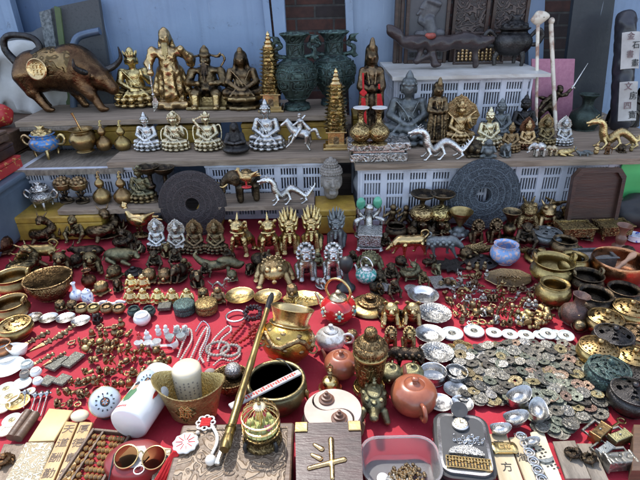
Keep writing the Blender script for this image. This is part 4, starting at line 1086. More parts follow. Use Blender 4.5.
def vasekind():
 body = lathe([(0, 0), (.17, 0), (.19, .03), (.16, .08), (.125, .11), (.16, .16), (.25, .30), (.30, .43), (.295, .53), (.24, .62), (.155, .685), (.125, .71), (.12, .86), (.15, .93), (.205, .985), (.21, 1.0), (.195, 1.0), (.12, .93), (.1, .86), (0, .8)], 48, 3)
 rings = [torus(r + .002, .009, 48, 6, 'z', (0, 0, z)) for r, z in ((.122, .715), (.30, .44), (.235, .625), (.165, .165), (.118, .87), (.175, .07))]
 bars = []
 for i in range(8):
  a = 2 * PI * i / 8 + PI / 8
  c, s = math.cos(a), math.sin(a)
  bars.append(tube([(c * r, s * r, z) for r, z in ((.17, .17), (.252, .30), (.303, .43), (.297, .53), (.24, .62))], .008, 6, 3))
 lines = []
 for i in range(8):      # raised square scroll panels round the belly and neck
  a0 = 2 * PI * i / 8
  for zc, rr, w, h in ((.50, .303, .085, .045), (.36, .285, .08, .05), (.575, .275, .07, .03)):
   for q in (1, .55):
    pts = []
    for u, v in ((-1, -1), (1, -1), (1, 1), (-1, 1)):
     a = a0 + u * w * q / rr
     pts.append(((rr + .002) * math.cos(a), (rr + .002) * math.sin(a), zc + v * h * q))
    lines.append(tube(pts, .006, 5, 3, True))
  a = a0
  pts = [((.124) * math.cos(a + u * .28), .124 * math.sin(a + u * .28), z) for u, z in ((-1, .74), (1, .74), (1, .85), (-1, .85))]
  lines.append(tube(pts, .006, 5, 2, True))
 parts = [('body', mesh('body', body, VERD)), ('relief_bands', mesh('relief_bands', join(*rings, *bars, *lines), VERDD), 0)]
 for s in (-1, 1):
  ps = chain([(s * .12, 0, .70), (s * .25, 0, .72), (s * .27, 0, .80), (s * .19, 0, .84), (s * .24, 0, .90), (s * .31, 0, .87)], [.025, .03, .03, .025, .025, .015], .01) + [E(s * .25, 0, .93, .045, .035, .03), C((s * .25, 0, .94), (s * .34, 0, .97), .02, .006), E(s * .28, 0, .68, .03), C((s * .26, 0, .72), (s * .33, 0, .68), .02, .008)]
  parts.append(('handle', sculpt('handle', ps, VERD, 40)))
 kind('big_vase', *parts)
vasekind()
kind('fat_vase', ('vase', mesh('vase', lathe([(0, 0), (.3, 0), (.32, .05), (.4, .2), (.42, .35), (.36, .5), (.2, .62), (.15, .72), (.17, .88), (.26, .98), (.27, 1.0), (.24, 1.0), (.13, .88), (0, .8)], 36, 3, .03, 8), VERDD)))
def pagoda():
 base = join(box(0, 0, .015, .34, .30, .03, .008), box(0, 0, .05, .28, .25, .05, .006), box(0, 0, .14, .21, .19, .15, .005), box(0, 0, .225, .27, .24, .02, .006))
 door = xf(prism([(-.035, 0), (.035, 0), (.035, .07), (.025, .09), (0, .10), (-.025, .09), (-.035, .07)], 0, .006), (0, -.096, .075), (R(90), 0, 0))
 tiers = []
 n = 12
 for i in range(n):
  z = .235 + i * .047
  r = .125 - i * .0042
  tiers.append(lathe([(r, z), (r, z + .026), (r + .035, z + .028), (r + .042, z + .036), (r * .98, z + .047)], 8))
 ztop = .235 + n * .047
 sp = lathe([(.075, ztop), (.08, ztop + .02), (.05, ztop + .05), (.06, ztop + .07), (.03, ztop + .10), (.042, ztop + .12), (.02, ztop + .145), (.026, ztop + .16), (.006, ztop + .20), (0, ztop + .205)], 12)
 kind('pagoda', ('base', mesh('base', base, GOLDP)), ('door', mesh('door', door, BRONZED), 0), ('tower', mesh('tower', join(*tiers), GOLDO)), ('spire', mesh('spire', sp, GOLDP)))
pagoda()
def teapot(nm, mat, lmat=None, hoop=False, body=None, seg=44, extra=()):
 lmat = lmat or mat
 pb = body or [(0, 0), (.24, 0), (.28, .03), (.42, .16), (.48, .34), (.44, .50), (.30, .62), (.22, .65), (.2, .66), (0, .66)]
 parts = [('body', mesh('body', lathe(pb, seg, 3), mat)), *extra,
    ('lid', mesh('lid', lathe([(.23, .655), (.235, .675), (.19, .72), (.10, .76), (.05, .775), (.045, .80), (.075, .83), (.08, .86), (.05, .89), (0, .895)], 32, 2), lmat)),
    ('spout', mesh('spout', tube([(-.40, 0, .26), (-.54, 0, .34), (-.60, 0, .48), (-.70, 0, .62)], [.10, .07, .05, .04], 12, 4), lmat))]
 if hoop:
  parts.append(('hoop_handle', mesh('hoop_handle', tube([(-.26, 0, .62), (-.36, 0, .90), (-.22, 0, 1.16), (0, 0, 1.24), (.22, 0, 1.16), (.36, 0, .90), (.26, 0, .62)], .035, 10, 4), hoop)))
 else:
  parts.append(('handle', mesh('handle', tube([(.40, 0, .52), (.58, 0, .58), (.70, 0, .46), (.66, 0, .28), (.44, 0, .20)], [.04, .045, .045, .04, .035], 10, 4), lmat)))
 kind(nm, *parts)
teapot('teapot', CLAY)
teapot('ball_teapot', CLAY, body=[(0, 0), (.24, 0), (.28, .02), (.42, .14), (.50, .36), (.46, .56), (.34, .68), (.23, .72), (.2, .70), (0, .66)])
teapot('hoop_teapot', REDE, SILVERG, GOLDP, extra=[*[('silver_mount', sculpt('silver_mount', [E(.455 * math.cos(a + d), .455 * math.sin(a + d), .36 + e, .05, .05, .045, k=.01) for d, e in ((0, .14), (.16, .07), (-.16, .07), (.17, -.05), (-.17, -.05), (0, -.12))], SILVERG, 20)) for a in [i * PI / 3 for i in range(6)]],
 *[('cabochon', mesh('cabochon', ball((.475 * math.cos(i * PI / 3), .475 * math.sin(i * PI / 3), .37), (.06, .06, .07), 12, 8), TEALE)) for i in range(6)],
 ('base_ring', mesh('base_ring', lathe([(.25, -.02), (.30, -.015), (.31, .03), (.26, .05), (.25, -.02)], 36), SILVERG))])
teapot('silver_teapot', SILVERP)
def perf_lid(r, z, dome, mat, pattern):
 """pierced lid: a dome whose openings are real holes"""
 rings, seg = 10, 40
 V, Fc = [], []
 for i in range(rings + 1):
  t = i / rings
  rr = r * (1 - t) + .0
  zz = z + dome * math.sin(PI / 2 * t)
  for j in range(seg):
   a = 2 * PI * j / seg
   V.append((rr * math.cos(a), rr * math.sin(a), zz))
 for i in range(rings):
  for j in range(seg):
   if 1 <= i <= rings - 3 and pattern(i, j):
    continue
   k = (j + 1) % seg
   Fc.append((i * seg + j, i * seg + k, (i + 1) * seg + k, (i + 1) * seg + j))
 return V, Fc
def burner(nm, mat, pat, lmat=None):
 lmat = lmat or mat
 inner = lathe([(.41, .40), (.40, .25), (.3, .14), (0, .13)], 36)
 kind(nm, ('pot', mesh('pot', lathe([(0, 0), (.32, 0), (.35, .04), (.47, .14), (.51, .26), (.49, .34), (.44, .38), (.43, .41)], 44, 3), mat)),
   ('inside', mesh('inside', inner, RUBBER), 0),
   ('lid', mesh('lid', join(perf_lid(.455, .43, .11, lmat, pat), lathe([(.44, .405), (.47, .41), (.475, .435), (.45, .445), (.43, .44), (.43, .405), (.44, .405)], 44), lathe([(.03, .535), (.06, .55), (.075, .58), (.05, .62), (0, .63)], 20, 2)), lmat)))
burner('burner_cross', BRASSD, lambda i, j: ((i + j // 2) % 3 != 0) and j % 10 not in (0, 1) and i % 3 != 0)
burner('burner_grid', BRASSD, lambda i, j: (i % 2 == 1) and (j % 2 == 0))
burner('burner_leaf', BRASSD, lambda i, j: ((j + 2 * i) % 8) in (0, 1, 2) and i not in (4,))
burner('burner_star', BRONZED, lambda i, j: (j % 8) in (1, 2, 3) and (i in (2, 3, 5, 6)))
kind('hat_lid', ('brim', mesh('brim', lathe([(0, .03), (.3, .03), (.5, 0), (.52, .02), (.46, .07), (.34, .10), (.30, .12)], 40, 2), BRASSD)), ('crown', mesh('crown', lathe([(.31, .11), (.30, .18), (.24, .20), (.22, .22), (.14, .23), (.12, .29), (.13, .33), (.09, .36), (0, .37)], 36, 2), BRASSO)))
kind('dark_lid', ('lid', mesh('lid', join(perf_lid(.46, .06, .16, IRON, lambda i, j: (j % 8) in (1, 2, 3) and i in (2, 3, 5)), lathe([(0, 0), (.4, 0), (.5, .03), (.5, .06), (.45, .07)], 40), lathe([(.04, .21), (.07, .24), (.05, .29), (0, .3)], 16)), IRON)))
# rectangular censer on feet
def rect_censer(nm, mat, open_=True):
 w, d, h = 1.0, .62, .44
 wall = join(box(0, -d / 2, .3, w, .05, .30, .01), box(0, d / 2, .3, w, .05, .30, .01), box(-w / 2, 0, .3, .05, d, .30, .01), box(w / 2, 0, .3, .05, d, .30, .01), box(0, 0, .17, w, d, .05, .01))
 rim = join(box(0, -d / 2, .46, w + .14, .09, .04, .01), box(0, d / 2, .46, w + .14, .09, .04, .01), box(-w / 2, 0, .462, .09, d, .04, .01), box(w / 2, 0, .462, .09, d, .04, .01))
 parts = [('body', mesh('body', wall, mat)), ('rim', mesh('rim', rim, mat)), ('ash', mesh('ash', box(0, 0, .36 if open_ else .44, w - .06, d - .06, .02), STONE if open_ else BRASSO))]
 for x in (-1, 1):
  for y in (-1, 1):
   parts.append(('leg', mesh('leg', tube([(x * .42, y * .24, .18), (x * .47, y * .28, .09), (x * .44, y * .26, 0)], [.07, .05, .06], 8, 2), mat)))
 kind(nm, *parts)
rect_censer('rect_censer', BRASSO, False)
rect_censer('rect_censer_open', GREYB, True)
kind('mushroom', ('cap', mesh('cap', lathe([(.1, .5), (.42, .52), (.50, .6), (.44, .72), (.26, .82), (.08, .86), (.07, .92), (0, 1)], 32, 3), BROWNB)), ('stem', mesh('stem', lathe([(.26, 0), (.27, .04), (.12, .1), (.09, .3), (.12, .52)], 24, 2), BROWNB)))
kind('funnel_cup', ('cup', mesh('cup', lathe([(.05, .4), (.09, .5), (.3, .86), (.4, 1.0), (.38, 1.0), (.2, .7), (0, .56)], 28, 2), BRASSD)), ('base', sculpt('base', [E(0, 0, .16, .34, .3, .17), E(0, 0, .3, .2, .18, .14)] + [E(.28 * math.cos(i), .25 * math.sin(i), .2, .1, .1, .1, k=.01) for i in range(6)], GREYB, 36)))
kind('trumpet_vase', ('vase', mesh('vase', lathe([(0, 0), (.26, 0), (.26, .05), (.16, .14), (.2, .3), (.2, .44), (.12, .56), (.14, .76), (.26, .95), (.30, 1.0), (.27, 1.0), (.12, .78), (0, .7)], 32, 3), BRASSD)))
kind('money_frog', ('body', sculpt('body', [E(0, .05, .30, .36, .36, .28, k=.06), E(0, -.12, .62, .28, .26, .24, k=.06), E(0, -.3, .56, .2, .12, .12, k=.03)] + mir(E(.14, -.22, .80, .09), C((.22, -.2, .34), (.3, -.36, .06), .1, .08), C((.26, .1, .2), (.4, -.1, .08), .15, .1), C((.1, 0, .8), (.2, .1, .98), .06, .02)) +
  [E(.3 * math.cos(i), .05 + .3 * math.sin(i), .06, .1, .1, .05, k=.01) for i in range(7)] + [E(.22 * math.cos(i * .8), .22 * math.sin(i * .8), .45 + .04 * (i % 3), .07, .07, .06, k=.008) for i in range(8)], GOLDO, 56)))
kind('bridge_beast', ('body', sculpt('body', [E(-.1, 0, .16, .34, .14, .12, k=.05)] + chain([(.05, 0, .2), (.25, 0, .24), (.42, 0, .16), (.55, 0, .2)], [.12, .12, .1, .04], .03) + chain([(-.3, 0, .2), (-.45, 0, .28), (-.58, 0, .44), (-.52, 0, .56)], [.1, .08, .05, .015], .02) + [C((x, y, .12), (x, y * 1.3, .02), .05, .04) for x in (-.25, .2) for y in (-.12, .12)] + [E(.12, 0, .30, .2, .11, .08, k=.02)], GBRONZE, 66)))
kind('jade_bird', ('body', sculpt('body', chain([(0, .1, .0), (0, .0, .3), (0, .05, .55), (0, -.05, .75)], [.12, .10, .09, .1], .03) + mir(*chain([(.12, .05, .1), (.3, 0, .2), (.32, -.05, .42), (.16, -.05, .5)], [.07, .07, .06, .03], .02), *chain([(.05, .05, .4), (.26, .05, .62), (.24, 0, .8)], [.05, .05, .03], .02)) + [E(0, 0, .04, .36, .28, .06)], SILVER, 54)),
  ('jade_inlay', sculpt('jade_inlay', [E(-.20, -.0, .84, .11, .07, .15)], JADEG, 20)), ('jade_inlay', sculpt('jade_inlay', [E(.20, -.0, .84, .11, .07, .15)], JADEG, 20)))
kind('square_incense_box', ('box', mesh('box', join(box(0, 0, .42, .9, .9, .5, .02), box(0, 0, .10, 1.05, 1.05, .08, .02), box(0, 0, .7, 1.0, 1.0, .08, .02)), SILVERO)), *[('leg', mesh('leg', tube([(x * .42, y * .42, .12), (x * .48, y * .48, 0)], [.09, .11], 8), SILVER)) for x in (-1, 1) for y in (-1, 1)])
kind('crescent', ('crescent', sculpt('crescent', chain([(.24, 0, .98), (.37, 0, .72), (.33, 0, .46), (.15, 0, .30), (-.1, 0, .32), (-.3, 0, .48), (-.36, 0, .72), (-.26, 0, .9)], [.02, .045, .07, .09, .085, .06, .035, .012], .02, 4), GOLDP, 48)), ('foot', mesh('foot', lathe([(.22, 0), (.22, .04), (.1, .1), (.06, .26), (0, .28)], 20, 1), BRONZED)))
kind('maple_leaf', ('leaf', mesh('leaf', xf(prism([(0.5 * (1 if i % 2 else .62 + .2 * math.sin(i)) * math.cos(i * .33), .42 * (1 if i % 2 else .66) * math.sin(i * .33)) for i in range(19)], 0, .05), (0, 0, 0)), IRON)))
kind('tray_oval', ('tray', mesh('tray', xf(lathe([(0, .02), (.3, .02), (.42, .03), (.48, .06), (.5, .07), (.49, .08), (.40, .05), (0, .04)], 44, 1, .03, 8), s=(1, .72, 1)), AGOLD)),
  ('relief', mesh('relief', join(*[tube([(-.25 + .1 * i, -.1 + .05 * (i % 3), .05), (-.2 + .1 * i, .05, .065), (-.1 + .09 * i, .1 - .04 * i, .05)], .014, 6, 3) for i in range(5)], *[ball((.22 * math.cos(i * 1.3), .12 * math.sin(i * 1.3), .05), .03) for i in range(6)]), GOLDP)))
def coin_mesh(nm, mat, hole=True, r=.5, t=.06):
 n = 24
 outer = circ(n, r)
 if hole:
  inner = []
  for x, y in outer:
   k = .13 / max(abs(x), abs(y))
   inner.append((x * k, y * k))
  vf = join(prism(outer, 0, t * .7, inner), prism(outer, t * .7 + .001, t, circ(n, r * .86)), prism([(x * 1.35, y * 1.35) for x, y in inner], t * .7 + .001, t, inner))
  chars = [box(x, y, t * .82, sx, sy, t * .3) for x, y, sx, sy in ((0, .28, .14, .03), (0, .24, .03, .12), (0, -.28, .12, .03), (.04, -.26, .03, .1), (.28, 0, .03, .15), (.25, .04, .1, .03), (-.28, 0, .03, .13), (-.26, -.04, .1, .03))]
  vf = join(vf, *chars)
 else:
  vf = join(lathe([(0, 0), (r, 0), (r, t), (r * .9, t), (r * .88, t * .75), (0, t * .75)], n), *[box(r * .42 * math.cos(a), r * .42 * math.sin(a), t * .85, .12, .05, t * .2) for a in (.3, 1.4, 2.5, 3.6, 4.7, 5.8)], ball((0, 0, t * .7), (.16, .2, .035)))
 return mesh(nm, vf, mat, True, 30)
for i, mt in enumerate(COINC):
 kind('coin%d' % i, ('coin', coin_mesh('coin', mt, i not in (0, 1))))
kind('ring_disc', ('disc', mesh('disc', join(lathe([(.18, 0), (.5, 0), (.5, .07), (.47, .08), (.42, .08), (.40, .055), (.2, .055), (.18, .07), (.18, 0)], 36)), JADEW)), ('coin', mesh('coin', lathe([(0, .01), (.2, .01), (.2, .05), (0, .05)], 24), COINC[1])))
V, Fc = lathe([(0, 0), (.26, 0), (.40, .16), (.50, .36), (.49, .385), (.44, .36), (.34, .26), (.29, .27), (.25, .38), (.15, .45), (0, .47)], 40, 2)
kind('ingot', ('ingot', mesh('ingot', ([(x, y * .64, z + (.42 * max(math.hypot(x, y) - .26, 0) * (x / .5) ** 2 * 1.2)) for x, y, z in V], Fc), metal('ingot_silver', (.62, .615, .60), (.25, .25, .245), .3, (.42, .54), 8, .2))))
kind('flat_ingot', ('ingot', sculpt('ingot', [BX(0, 0, .1, .34, .26, .1, .06)] + mir(E(.42, 0, .12, .16, .3, .1, k=.06)), GOLDP, 40)), ('mark', mesh('mark', join(*[box(x, y, .205, sx, sy, .03, .005) for x, y, sx, sy in ((-.2, 0, .03, .2), (-.08, .08, .14, .03), (-.08, -.06, .12, .03), (.06, 0, .03, .2), (.2, .06, .14, .03), (.2, -.08, .14, .03), (.2, 0, .03, .2))]), AGOLD)))
kind('padlock', ('body', mesh('body', join(box(0, 0, .16, .6, .3, .30, .03), box(.30, 0, .16, .06, .34, .34, .02), box(-.30, 0, .16, .06, .34, .34, .02)), COINC[4])), ('shackle', mesh('shackle', join(tube([(-.3, 0, .24), (-.3, 0, .5), (.32, 0, .5), (.32, 0, .24)], .045, 8), ball((0, -.15, .18), .04)), COINC[1])))
def beads(pts, r, mat, nm, seg=8):
 return mesh(nm, join(*[ball(p, r, seg, 5) for p in pts]), mat)
def loop_pts(n, rx, ry, z, wob=0, seed=0):
 rnd = random.Random(seed)
 return [(rx * math.cos(2 * PI * i / n) + rnd.uniform(-wob, wob), ry * math.sin(2 * PI * i / n) + rnd.uniform(-wob, wob), z) for i in range(n)]
def string_mesh(pts, r, mat, nm, n=None):
 """beads threaded along a curve on the ground"""
 q = smoothpts(pts, 30)
 out, last = [], None
 for p in q:
  if last is None or (p - last).length >= r * 1.95:
   out.append(tuple(p))
   last = p
 return mesh(nm, join(*[ball(p, r, 7, 4) for p in out]), mat)
def pierced_disc(r, hole, t, n=72):
 prof = [(hole, -t), (hole + .03, -t * 1.2), (r * .95, -t), (r, -t * .6), (r, t * .6), (r * .95, t), (hole + .03, t * 1.2), (hole, t), (hole, -t)]
 extra = [torus(rr, .008, 72, 6, 'z', (0, 0, t)) for rr in (r * .93, r * .62, hole + .06)]
 return join(lathe(prof, n), *extra)
def abacus(nm, w, h, cols, fm, bm, deck=.28, r=.4):
 """frame in the XY plane, beads on rods along Y"""
 t = min(w, h) * .07
 fr = join(box(0, h / 2, t, w + t, t, t * 2, t * .2), box(0, -h / 2, t, w + t, t, t * 2, t * .2), box(-w / 2, 0, t, t, h - t, t * 2, t * .2), box(w / 2, 0, t, t, h - t, t * 2, t * .2), box(0, h * (.5 - deck), t, w - t, t * .7, t * 1.6))
 st = w / (cols + 1)
 br = st * .46
 rods, bd = [], []
 for i in range(cols):
  x = -w / 2 + st * (i + 1)
  rods.append(tube([(x, -h / 2, t), (x, h / 2, t)], st * .07, 6))
  hb = (h * (1 - deck) - t) / 6.2
  for k in range(5):
   y = -h / 2 + t + hb * (k + .5 + (.9 if k > 2 + (i * 7) % 3 else 0))
   bd.append(xf(lathe([(0, -hb * .46), (br * .6, -hb * .46), (br, 0), (br * .6, hb * .46), (0, hb * .46)], 10), (x, y, t), (R(90), 0, 0)))
  for k in range(2):
   y = h / 2 - t - hb * (k + .5) - (.2 * hb if k else 0)
   bd.append(xf(lathe([(0, -hb * .46), (br * .6, -hb * .46), (br, 0), (br * .6, hb * .46), (0, hb * .46)], 10), (x, y, t), (R(90), 0, 0)))
 return (('frame', mesh('frame', fr, fm)), ('rods', mesh('rods', join(*rods), fm)), ('beads', mesh('beads', join(*bd), bm)))
# ------------------------------------------------------------------ light and sky
SUN = Vector((-.20, .50, .866)).normalized()
world = bpy.data.worlds.new('World')
scene.world = world
world.use_nodes = True
wn = world.node_tree
sky = wn.nodes.new('ShaderNodeTexSky')
sky.sky_type = 'NISHITA'
sky.sun_disc = False
sky.sun_elevation = math.asin(SUN.z)
sky.sun_rotation = math.atan2(SUN.x, SUN.y)
hsv = wn.nodes.new('ShaderNodeHueSaturation')      # added sky gain: lifts the light in the shade, blue toned down
hsv.inputs['Saturation'].default_value = .7
hsv.inputs['Value'].default_value = 3.3
wn.links.new(sky.outputs[0], hsv.inputs['Color'])
wn.links.new(hsv.outputs[0], wn.nodes['Background'].inputs[0])
wn.nodes['Background'].inputs[1].default_value = .15
sl = bpy.data.lights.new('sun', 'SUN')
sl.energy = 5.0
sl.angle = R(.6)
sl.color = (1, .95, .87)
so = bpy.data.objects.new('sun', sl)
so.rotation_euler = SUN.to_track_quat('Z', 'Y').to_euler()
so.location = (-1, 3, 6)
COL.objects.link(so)
scene.view_settings.view_transform = 'Standard'
scene.view_settings.look = 'None'
scene.view_settings.exposure = 0
scene.cycles.max_bounces = 8
scene.cycles.transparent_max_bounces = 12
scene.cycles.caustics_reflective = False
scene.cycles.caustics_refractive = False
# ------------------------------------------------------------------ ground, building, table
struct('ground', mesh('ground', ([(-200, -200, -.62), (200, -200, -.62), (200, 200, -.62), (-200, 200, -.62)], [(0, 1, 2, 3)]), ASPHALT, False))
HW = lambda x: 2.66 + .24 * (x + .6)  # unseen wall top, slope chosen to place the shadow edge across the table
bw = thing('building', 'old brick building standing behind the stall, its unseen top sloped to set the shade edge', 'building', (0, 2.9, -.62))
obj('wall', mesh('wall', ([(-6, 0, 0), (6, 0, 0), (6, 0, HW(6) + .62), (-6, 0, HW(-6) + .62), (-6, .3, 0), (6, .3, 0), (6, .3, HW(6) + .62), (-6, .3, HW(-6) + .62)],
 [(0, 1, 2, 3), (5, 4, 7, 6), (4, 0, 3, 7), (1, 5, 6, 2), (3, 2, 6, 7), (4, 5, 1, 0)]), BRICK, False), bw)
tb = thing('trestle_table', 'low wooden trestle table hidden under the red cloth', 'table', (0, 1.35, -.62))
obj('tabletop', mesh('tabletop', box(0, 0, .585, 3.5, 2.5, .03, .004), WOODS), tb)
for x in (-1.6, 1.6):
 for y in (-1.1, 1.1):
  obj('leg', mesh('leg', box(x, y, .284, .06, .06, .568, .005), WOODB), tb)
def make_cloth():
 nx, ny = 300, 190
 V, Fc = [], []
 for j in range(ny):
  for i in range(nx):
   x, y = -1.75 + 3.5 * i / (nx - 1), .08 + 1.92 * j / (ny - 1)
   z = -.0052 + .0042 * mnoise.noise((x * 3, y * 4, 0)) + .0024 * mnoise.noise((x * 14, y * 9, 3)) + .022 * max(0, .16 - abs(mnoise.noise((x * 4 + 2 * y, y * 2.6 - x, 7)))) - .0035
   z = min(z, -.0012)
   d = x + .055 + .02 * (y - 1)
   z += .0035 * math.exp(-(d / .006) ** 2) - .0015 * math.exp(-((d - .016) / .01) ** 2)
   d2 = y - 1.02 - .03 * x
   z += .0022 * math.exp(-(d2 / .006) ** 2)
   V.append((x, y, z))
 for j in range(ny - 1):
  for i in range(nx - 1):
   a = j * nx + i
   Fc.append((a, a + 1, a + nx + 1, a + nx))
 # front and side drop
 n0 = len(V)
 for i in range(nx):
  V.append((V[i][0] , .07 + .008 * math.sin(i * .35), -.35))
  if i:
   Fc.append((n0 + i - 1, n0 + i, i, i - 1))
 return V, Fc
solo('tablecloth', mesh('tablecloth', make_cloth(), CLOTHR, True, 0), 'wrinkled bright red cloth spread over the whole stall under the wares', 'cloth')
def panel(name, label, cat, mat, D, bl, br, tr, tl, th=.03, up=2.2, lean=0.0, trim=None):
 """a flat leaf standing upright at depth D, drawn on from its foot through its visible top"""
 q = [PY(*p, D) for p in (bl, br, tr, tl)]
 q[2] = q[1] + (q[2] - q[1]) * up
 q[3] = q[0] + (q[3] - q[0]) * up
 for k, s in ((0, 3), (1, 2)):
  d = (q[s] - q[k])
  zz = (-.55 - q[k].z) / d.z if lean == 0 else 0
  q[k] = q[k] + d * zz
 c = sum(q, Vector()) / 4
 V = [tuple(p - c + Vector((0, o, 0))) for o in (0, th) for p in q]
 Fc = [(0, 1, 2, 3), (5, 4, 7, 6), (4, 0, 3, 7), (1, 5, 6, 2), (3, 2, 6, 7), (4, 5, 1, 0)]
 me = mesh(name, (V, Fc), mat, False)
 if trim:
  t = thing(name, label, cat, c)
  obj('panel', me, t)
  w = trim
  for a, b in ((0, 3), (1, 2)):
   pa, pb = q[a] - c, q[b] - c
   o = Vector((w if a == 0 else -w, 0, 0))
   vs = [pa, pa + o, pb + o, pb]
   VV = [tuple(p + Vector((0, oy, 0))) for oy in (-.022, -.002) for p in vs]
   obj('frame_bar', mesh('frame_bar', (VV, [(0, 1, 2, 3), (4, 0, 3, 7), (1, 5, 6, 2), (3, 2, 6, 7), (4, 5, 1, 0), (5, 4, 7, 6)]), mat, False), t)
  return t
 return solo(name, me, label, cat, c)
panel('metal_door', 'light blue metal door at the far left behind the white canvas bag', 'door', DOORB, 2.72, (-75, 115), (44, 115), (12, 0), (-95, 0), trim=.05)
panel('metal_door', 'dark blue metal door half hidden behind the leaning dark slab', 'door', DOORD, 2.80, (46, 115), (118, 115), (92, 0), (12, 0))
panel('metal_door', 'wide scratched blue metal door leaning behind the gold statues', 'door', DOORB, 2.66, (125, 118), (281, 118), (269, 0), (93, 0), trim=.03)
panel('door_post', 'narrow blue steel door post between the wide blue door and the brick wall', 'post', DOORB, 2.64, (283, 118), (291, 118), (284, 0), (271, 0), th=.08)
panel('metal_door', 'pale grey blue door leaf behind the tall standing goddess with red tassels', 'door', DOORG, 2.70, (350, 125), (412, 125), (408, 0), (345, 0), trim=.035)
panel('door_post', 'thin bright blue post behind the two canes', 'post', DOORB, 2.74, (529, 130), (541, 130), (545, 0), (528, 0), th=.05)
panel('leaning_board', 'tall black board leaning in front of the brick wall', 'board', BOARDK, 2.56, (558, 128), (600, 128), (615, 0), (574, 0))
panel('metal_door', 'blue metal door at the far right behind the wrapped scroll bundle', 'door', DOORB, 2.78, (585, 130), (690, 130), (690, 0), (600, 0), trim=.04)
panel('pink_board', 'textured pink board standing behind the two canes', 'board', PINK, 2.45, (532, 132), (571, 132), (575, 59), (532, 59), up=1.0, th=.012, lean=1)
t = panel('stone_slab', 'dark grey slab with speckled edge leaning beside the bull', 'slab', GRANITE, 2.58, (62, 118), (116, 118), (98, -2), (51, 8), up=1.0, th=.03, lean=1)
panel('speckled_plank', 'speckled pale grey plank edge leaning left of the dark slab', 'plank', plain('speckle', (.22, .24, .25), .8, 0, (.07, .08, .085), 70, .2), 2.565, (58, 118), (67, 118), (50, 9), (39, 12), up=1.0, th=.02, lean=1)
panel('green_strip', 'thin dull green strip standing along the edge of the dark slab', 'strip', plain('dull_green', (.10, .14, .06), .7), 2.55, (68, 118), (73, 118), (60, 8), (54, 6), up=1.0, th=.01, lean=1)
pp = [PY(74, 112, 2.48), PY(73, 62, 2.48), PY(73, 48, 2.48), PY(77, 38, 2.49), PY(86, 34, 2.5), PY(100, 31, 2.5)]
solo('bent_pipe', mesh('bent_pipe', tube([p - pp[0] for p in pp], .017, 12, 4), PIPEB), 'bent blue grey metal pipe in front of the dark slab', 'pipe', pp[0])
# ------------------------------------------------------------------ crates and shelves
ZL, ZM, ZU, ZB = .124, .275, .395, .545
def crate_mesh(w, d, h, slots):
 p = []
 t = .012
 for y in (-d / 2, d / 2):
  for z in (.01, h * .27, h * .52, h * .77, h - .012):
   p.append(box(0, y, z, w, t, .022 if z in (.01,) or z > h * .9 else .012, .002))
  n = slots
  for i in range(n + 1):
   x = -w / 2 + w * i / n
   wd = .026 if i % 8 == 0 else .0058
   p.append(box(x, y - .001 if i % 8 == 0 else y + .0012, h / 2, wd, t * (1.25 if i % 8 == 0 else .7), h - .004, .002))
 for x in (-w / 2, w / 2):
  for z in (.01, h * .27, h * .52, h * .77, h - .012):
   p.append(box(x, 0, z, t, d, .022 if z in (.01,) or z > h * .9 else .012, .002))
  n2 = int(slots * d / w)
  for i in range(n2 + 1):
   p.append(box(x, -d / 2 + d * i / n2, h / 2, t * .8, .030 if i % 8 == 0 else .0055, h - .004, .002))
 rim = join(box(0, -d / 2 - .006, h - .004, w + .03, .024, .012, .003), box(0, d / 2 + .006, h - .004, w + .03, .024, .012, .003), box(-w / 2 - .006, 0, h - .0035, .024, d, .012, .003), box(w / 2 + .006, 0, h - .0035, .024, d, .012, .003))
 return join(*p), rim, box(0, 0, .006, w - .02, d - .02, .006)
def crate(x0, x1, y, z, h, label, d=.36, slots=44):
 w = x1 - x0
 t = thing('plastic_crate', label, 'crate', ((x0 + x1) / 2, y + d / 2, z), group='pale plastic vegetable crates under the shelves')
 a, b, c = crate_mesh(w - .03, d, h, slots)
 obj('slotted_wall', mesh('slotted_wall', a, PLASTIC), t)
 obj('rim', mesh('rim', b, PLASTIC), t)
 obj('floor_panel', mesh('floor_panel', c, PLASTIC), t)
crate(-1.24, -.70, 1.99, 0, .248, 'pale grey plastic crate behind the brass lotus burners, far left under the shelf')
crate(-.47, .08, 1.99, 0, .248, 'pale grey plastic crate behind the silver dragon and the elephant')
crate(.155, .69, 1.90, 0, .248, 'pale plastic crate between the stone head and the blue grey disc')
crate(.70, 1.24, 1.92, 0, .248, 'pale plastic crate behind the dark octagonal tray')
crate(.335, .95, 2.25, ZM, .255, 'pale plastic crate standing on the right shelf under the white board', .38, 50)
def board(name, label, x0, x1, y0, y1, ztop, th, mat, seed, cat='shelf board'):
 rnd = random.Random(seed)
 n = 24
 V, Fc = [], []
 for i in range(n + 1):
  x = (x1 - x0) * (i / n - .5)
  e0, e1 = rnd.uniform(-.004, .004), rnd.uniform(-.003, .003)
  for yy, zz in (((y0 - y1) / 2 + e0, 0), ((y0 - y1) / 2 + e0 * .7, -th), ((y1 - y0) / 2 + e1, -th), ((y1 - y0) / 2 + e1, 0)):
   V.append((x, yy, zz))
 for i in range(n):
  a, b = i * 4, i * 4 + 4
  for k in range(4):
   Fc.append((a + k, a + (k + 1) % 4, b + (k + 1) % 4, b + k))
 Fc += [(3, 2, 1, 0), tuple(n * 4 + k for k in range(4))]
 return solo(name, mesh(name, (V, Fc), mat, False), label, cat, ((x0 + x1) / 2, (y0 + y1) / 2, ztop))
board('shelf_board', 'weathered wooden board under the silver Buddhas, spanning the left crates', -.86, .135, 1.965, 2.25, ZM, .024, WOODS, 1)
board('shelf_board', 'dark weathered board under the cloisonne censer at the left end', -1.34, -.80, 1.955, 2.25, ZM - .026, .020, WOODG, 2)
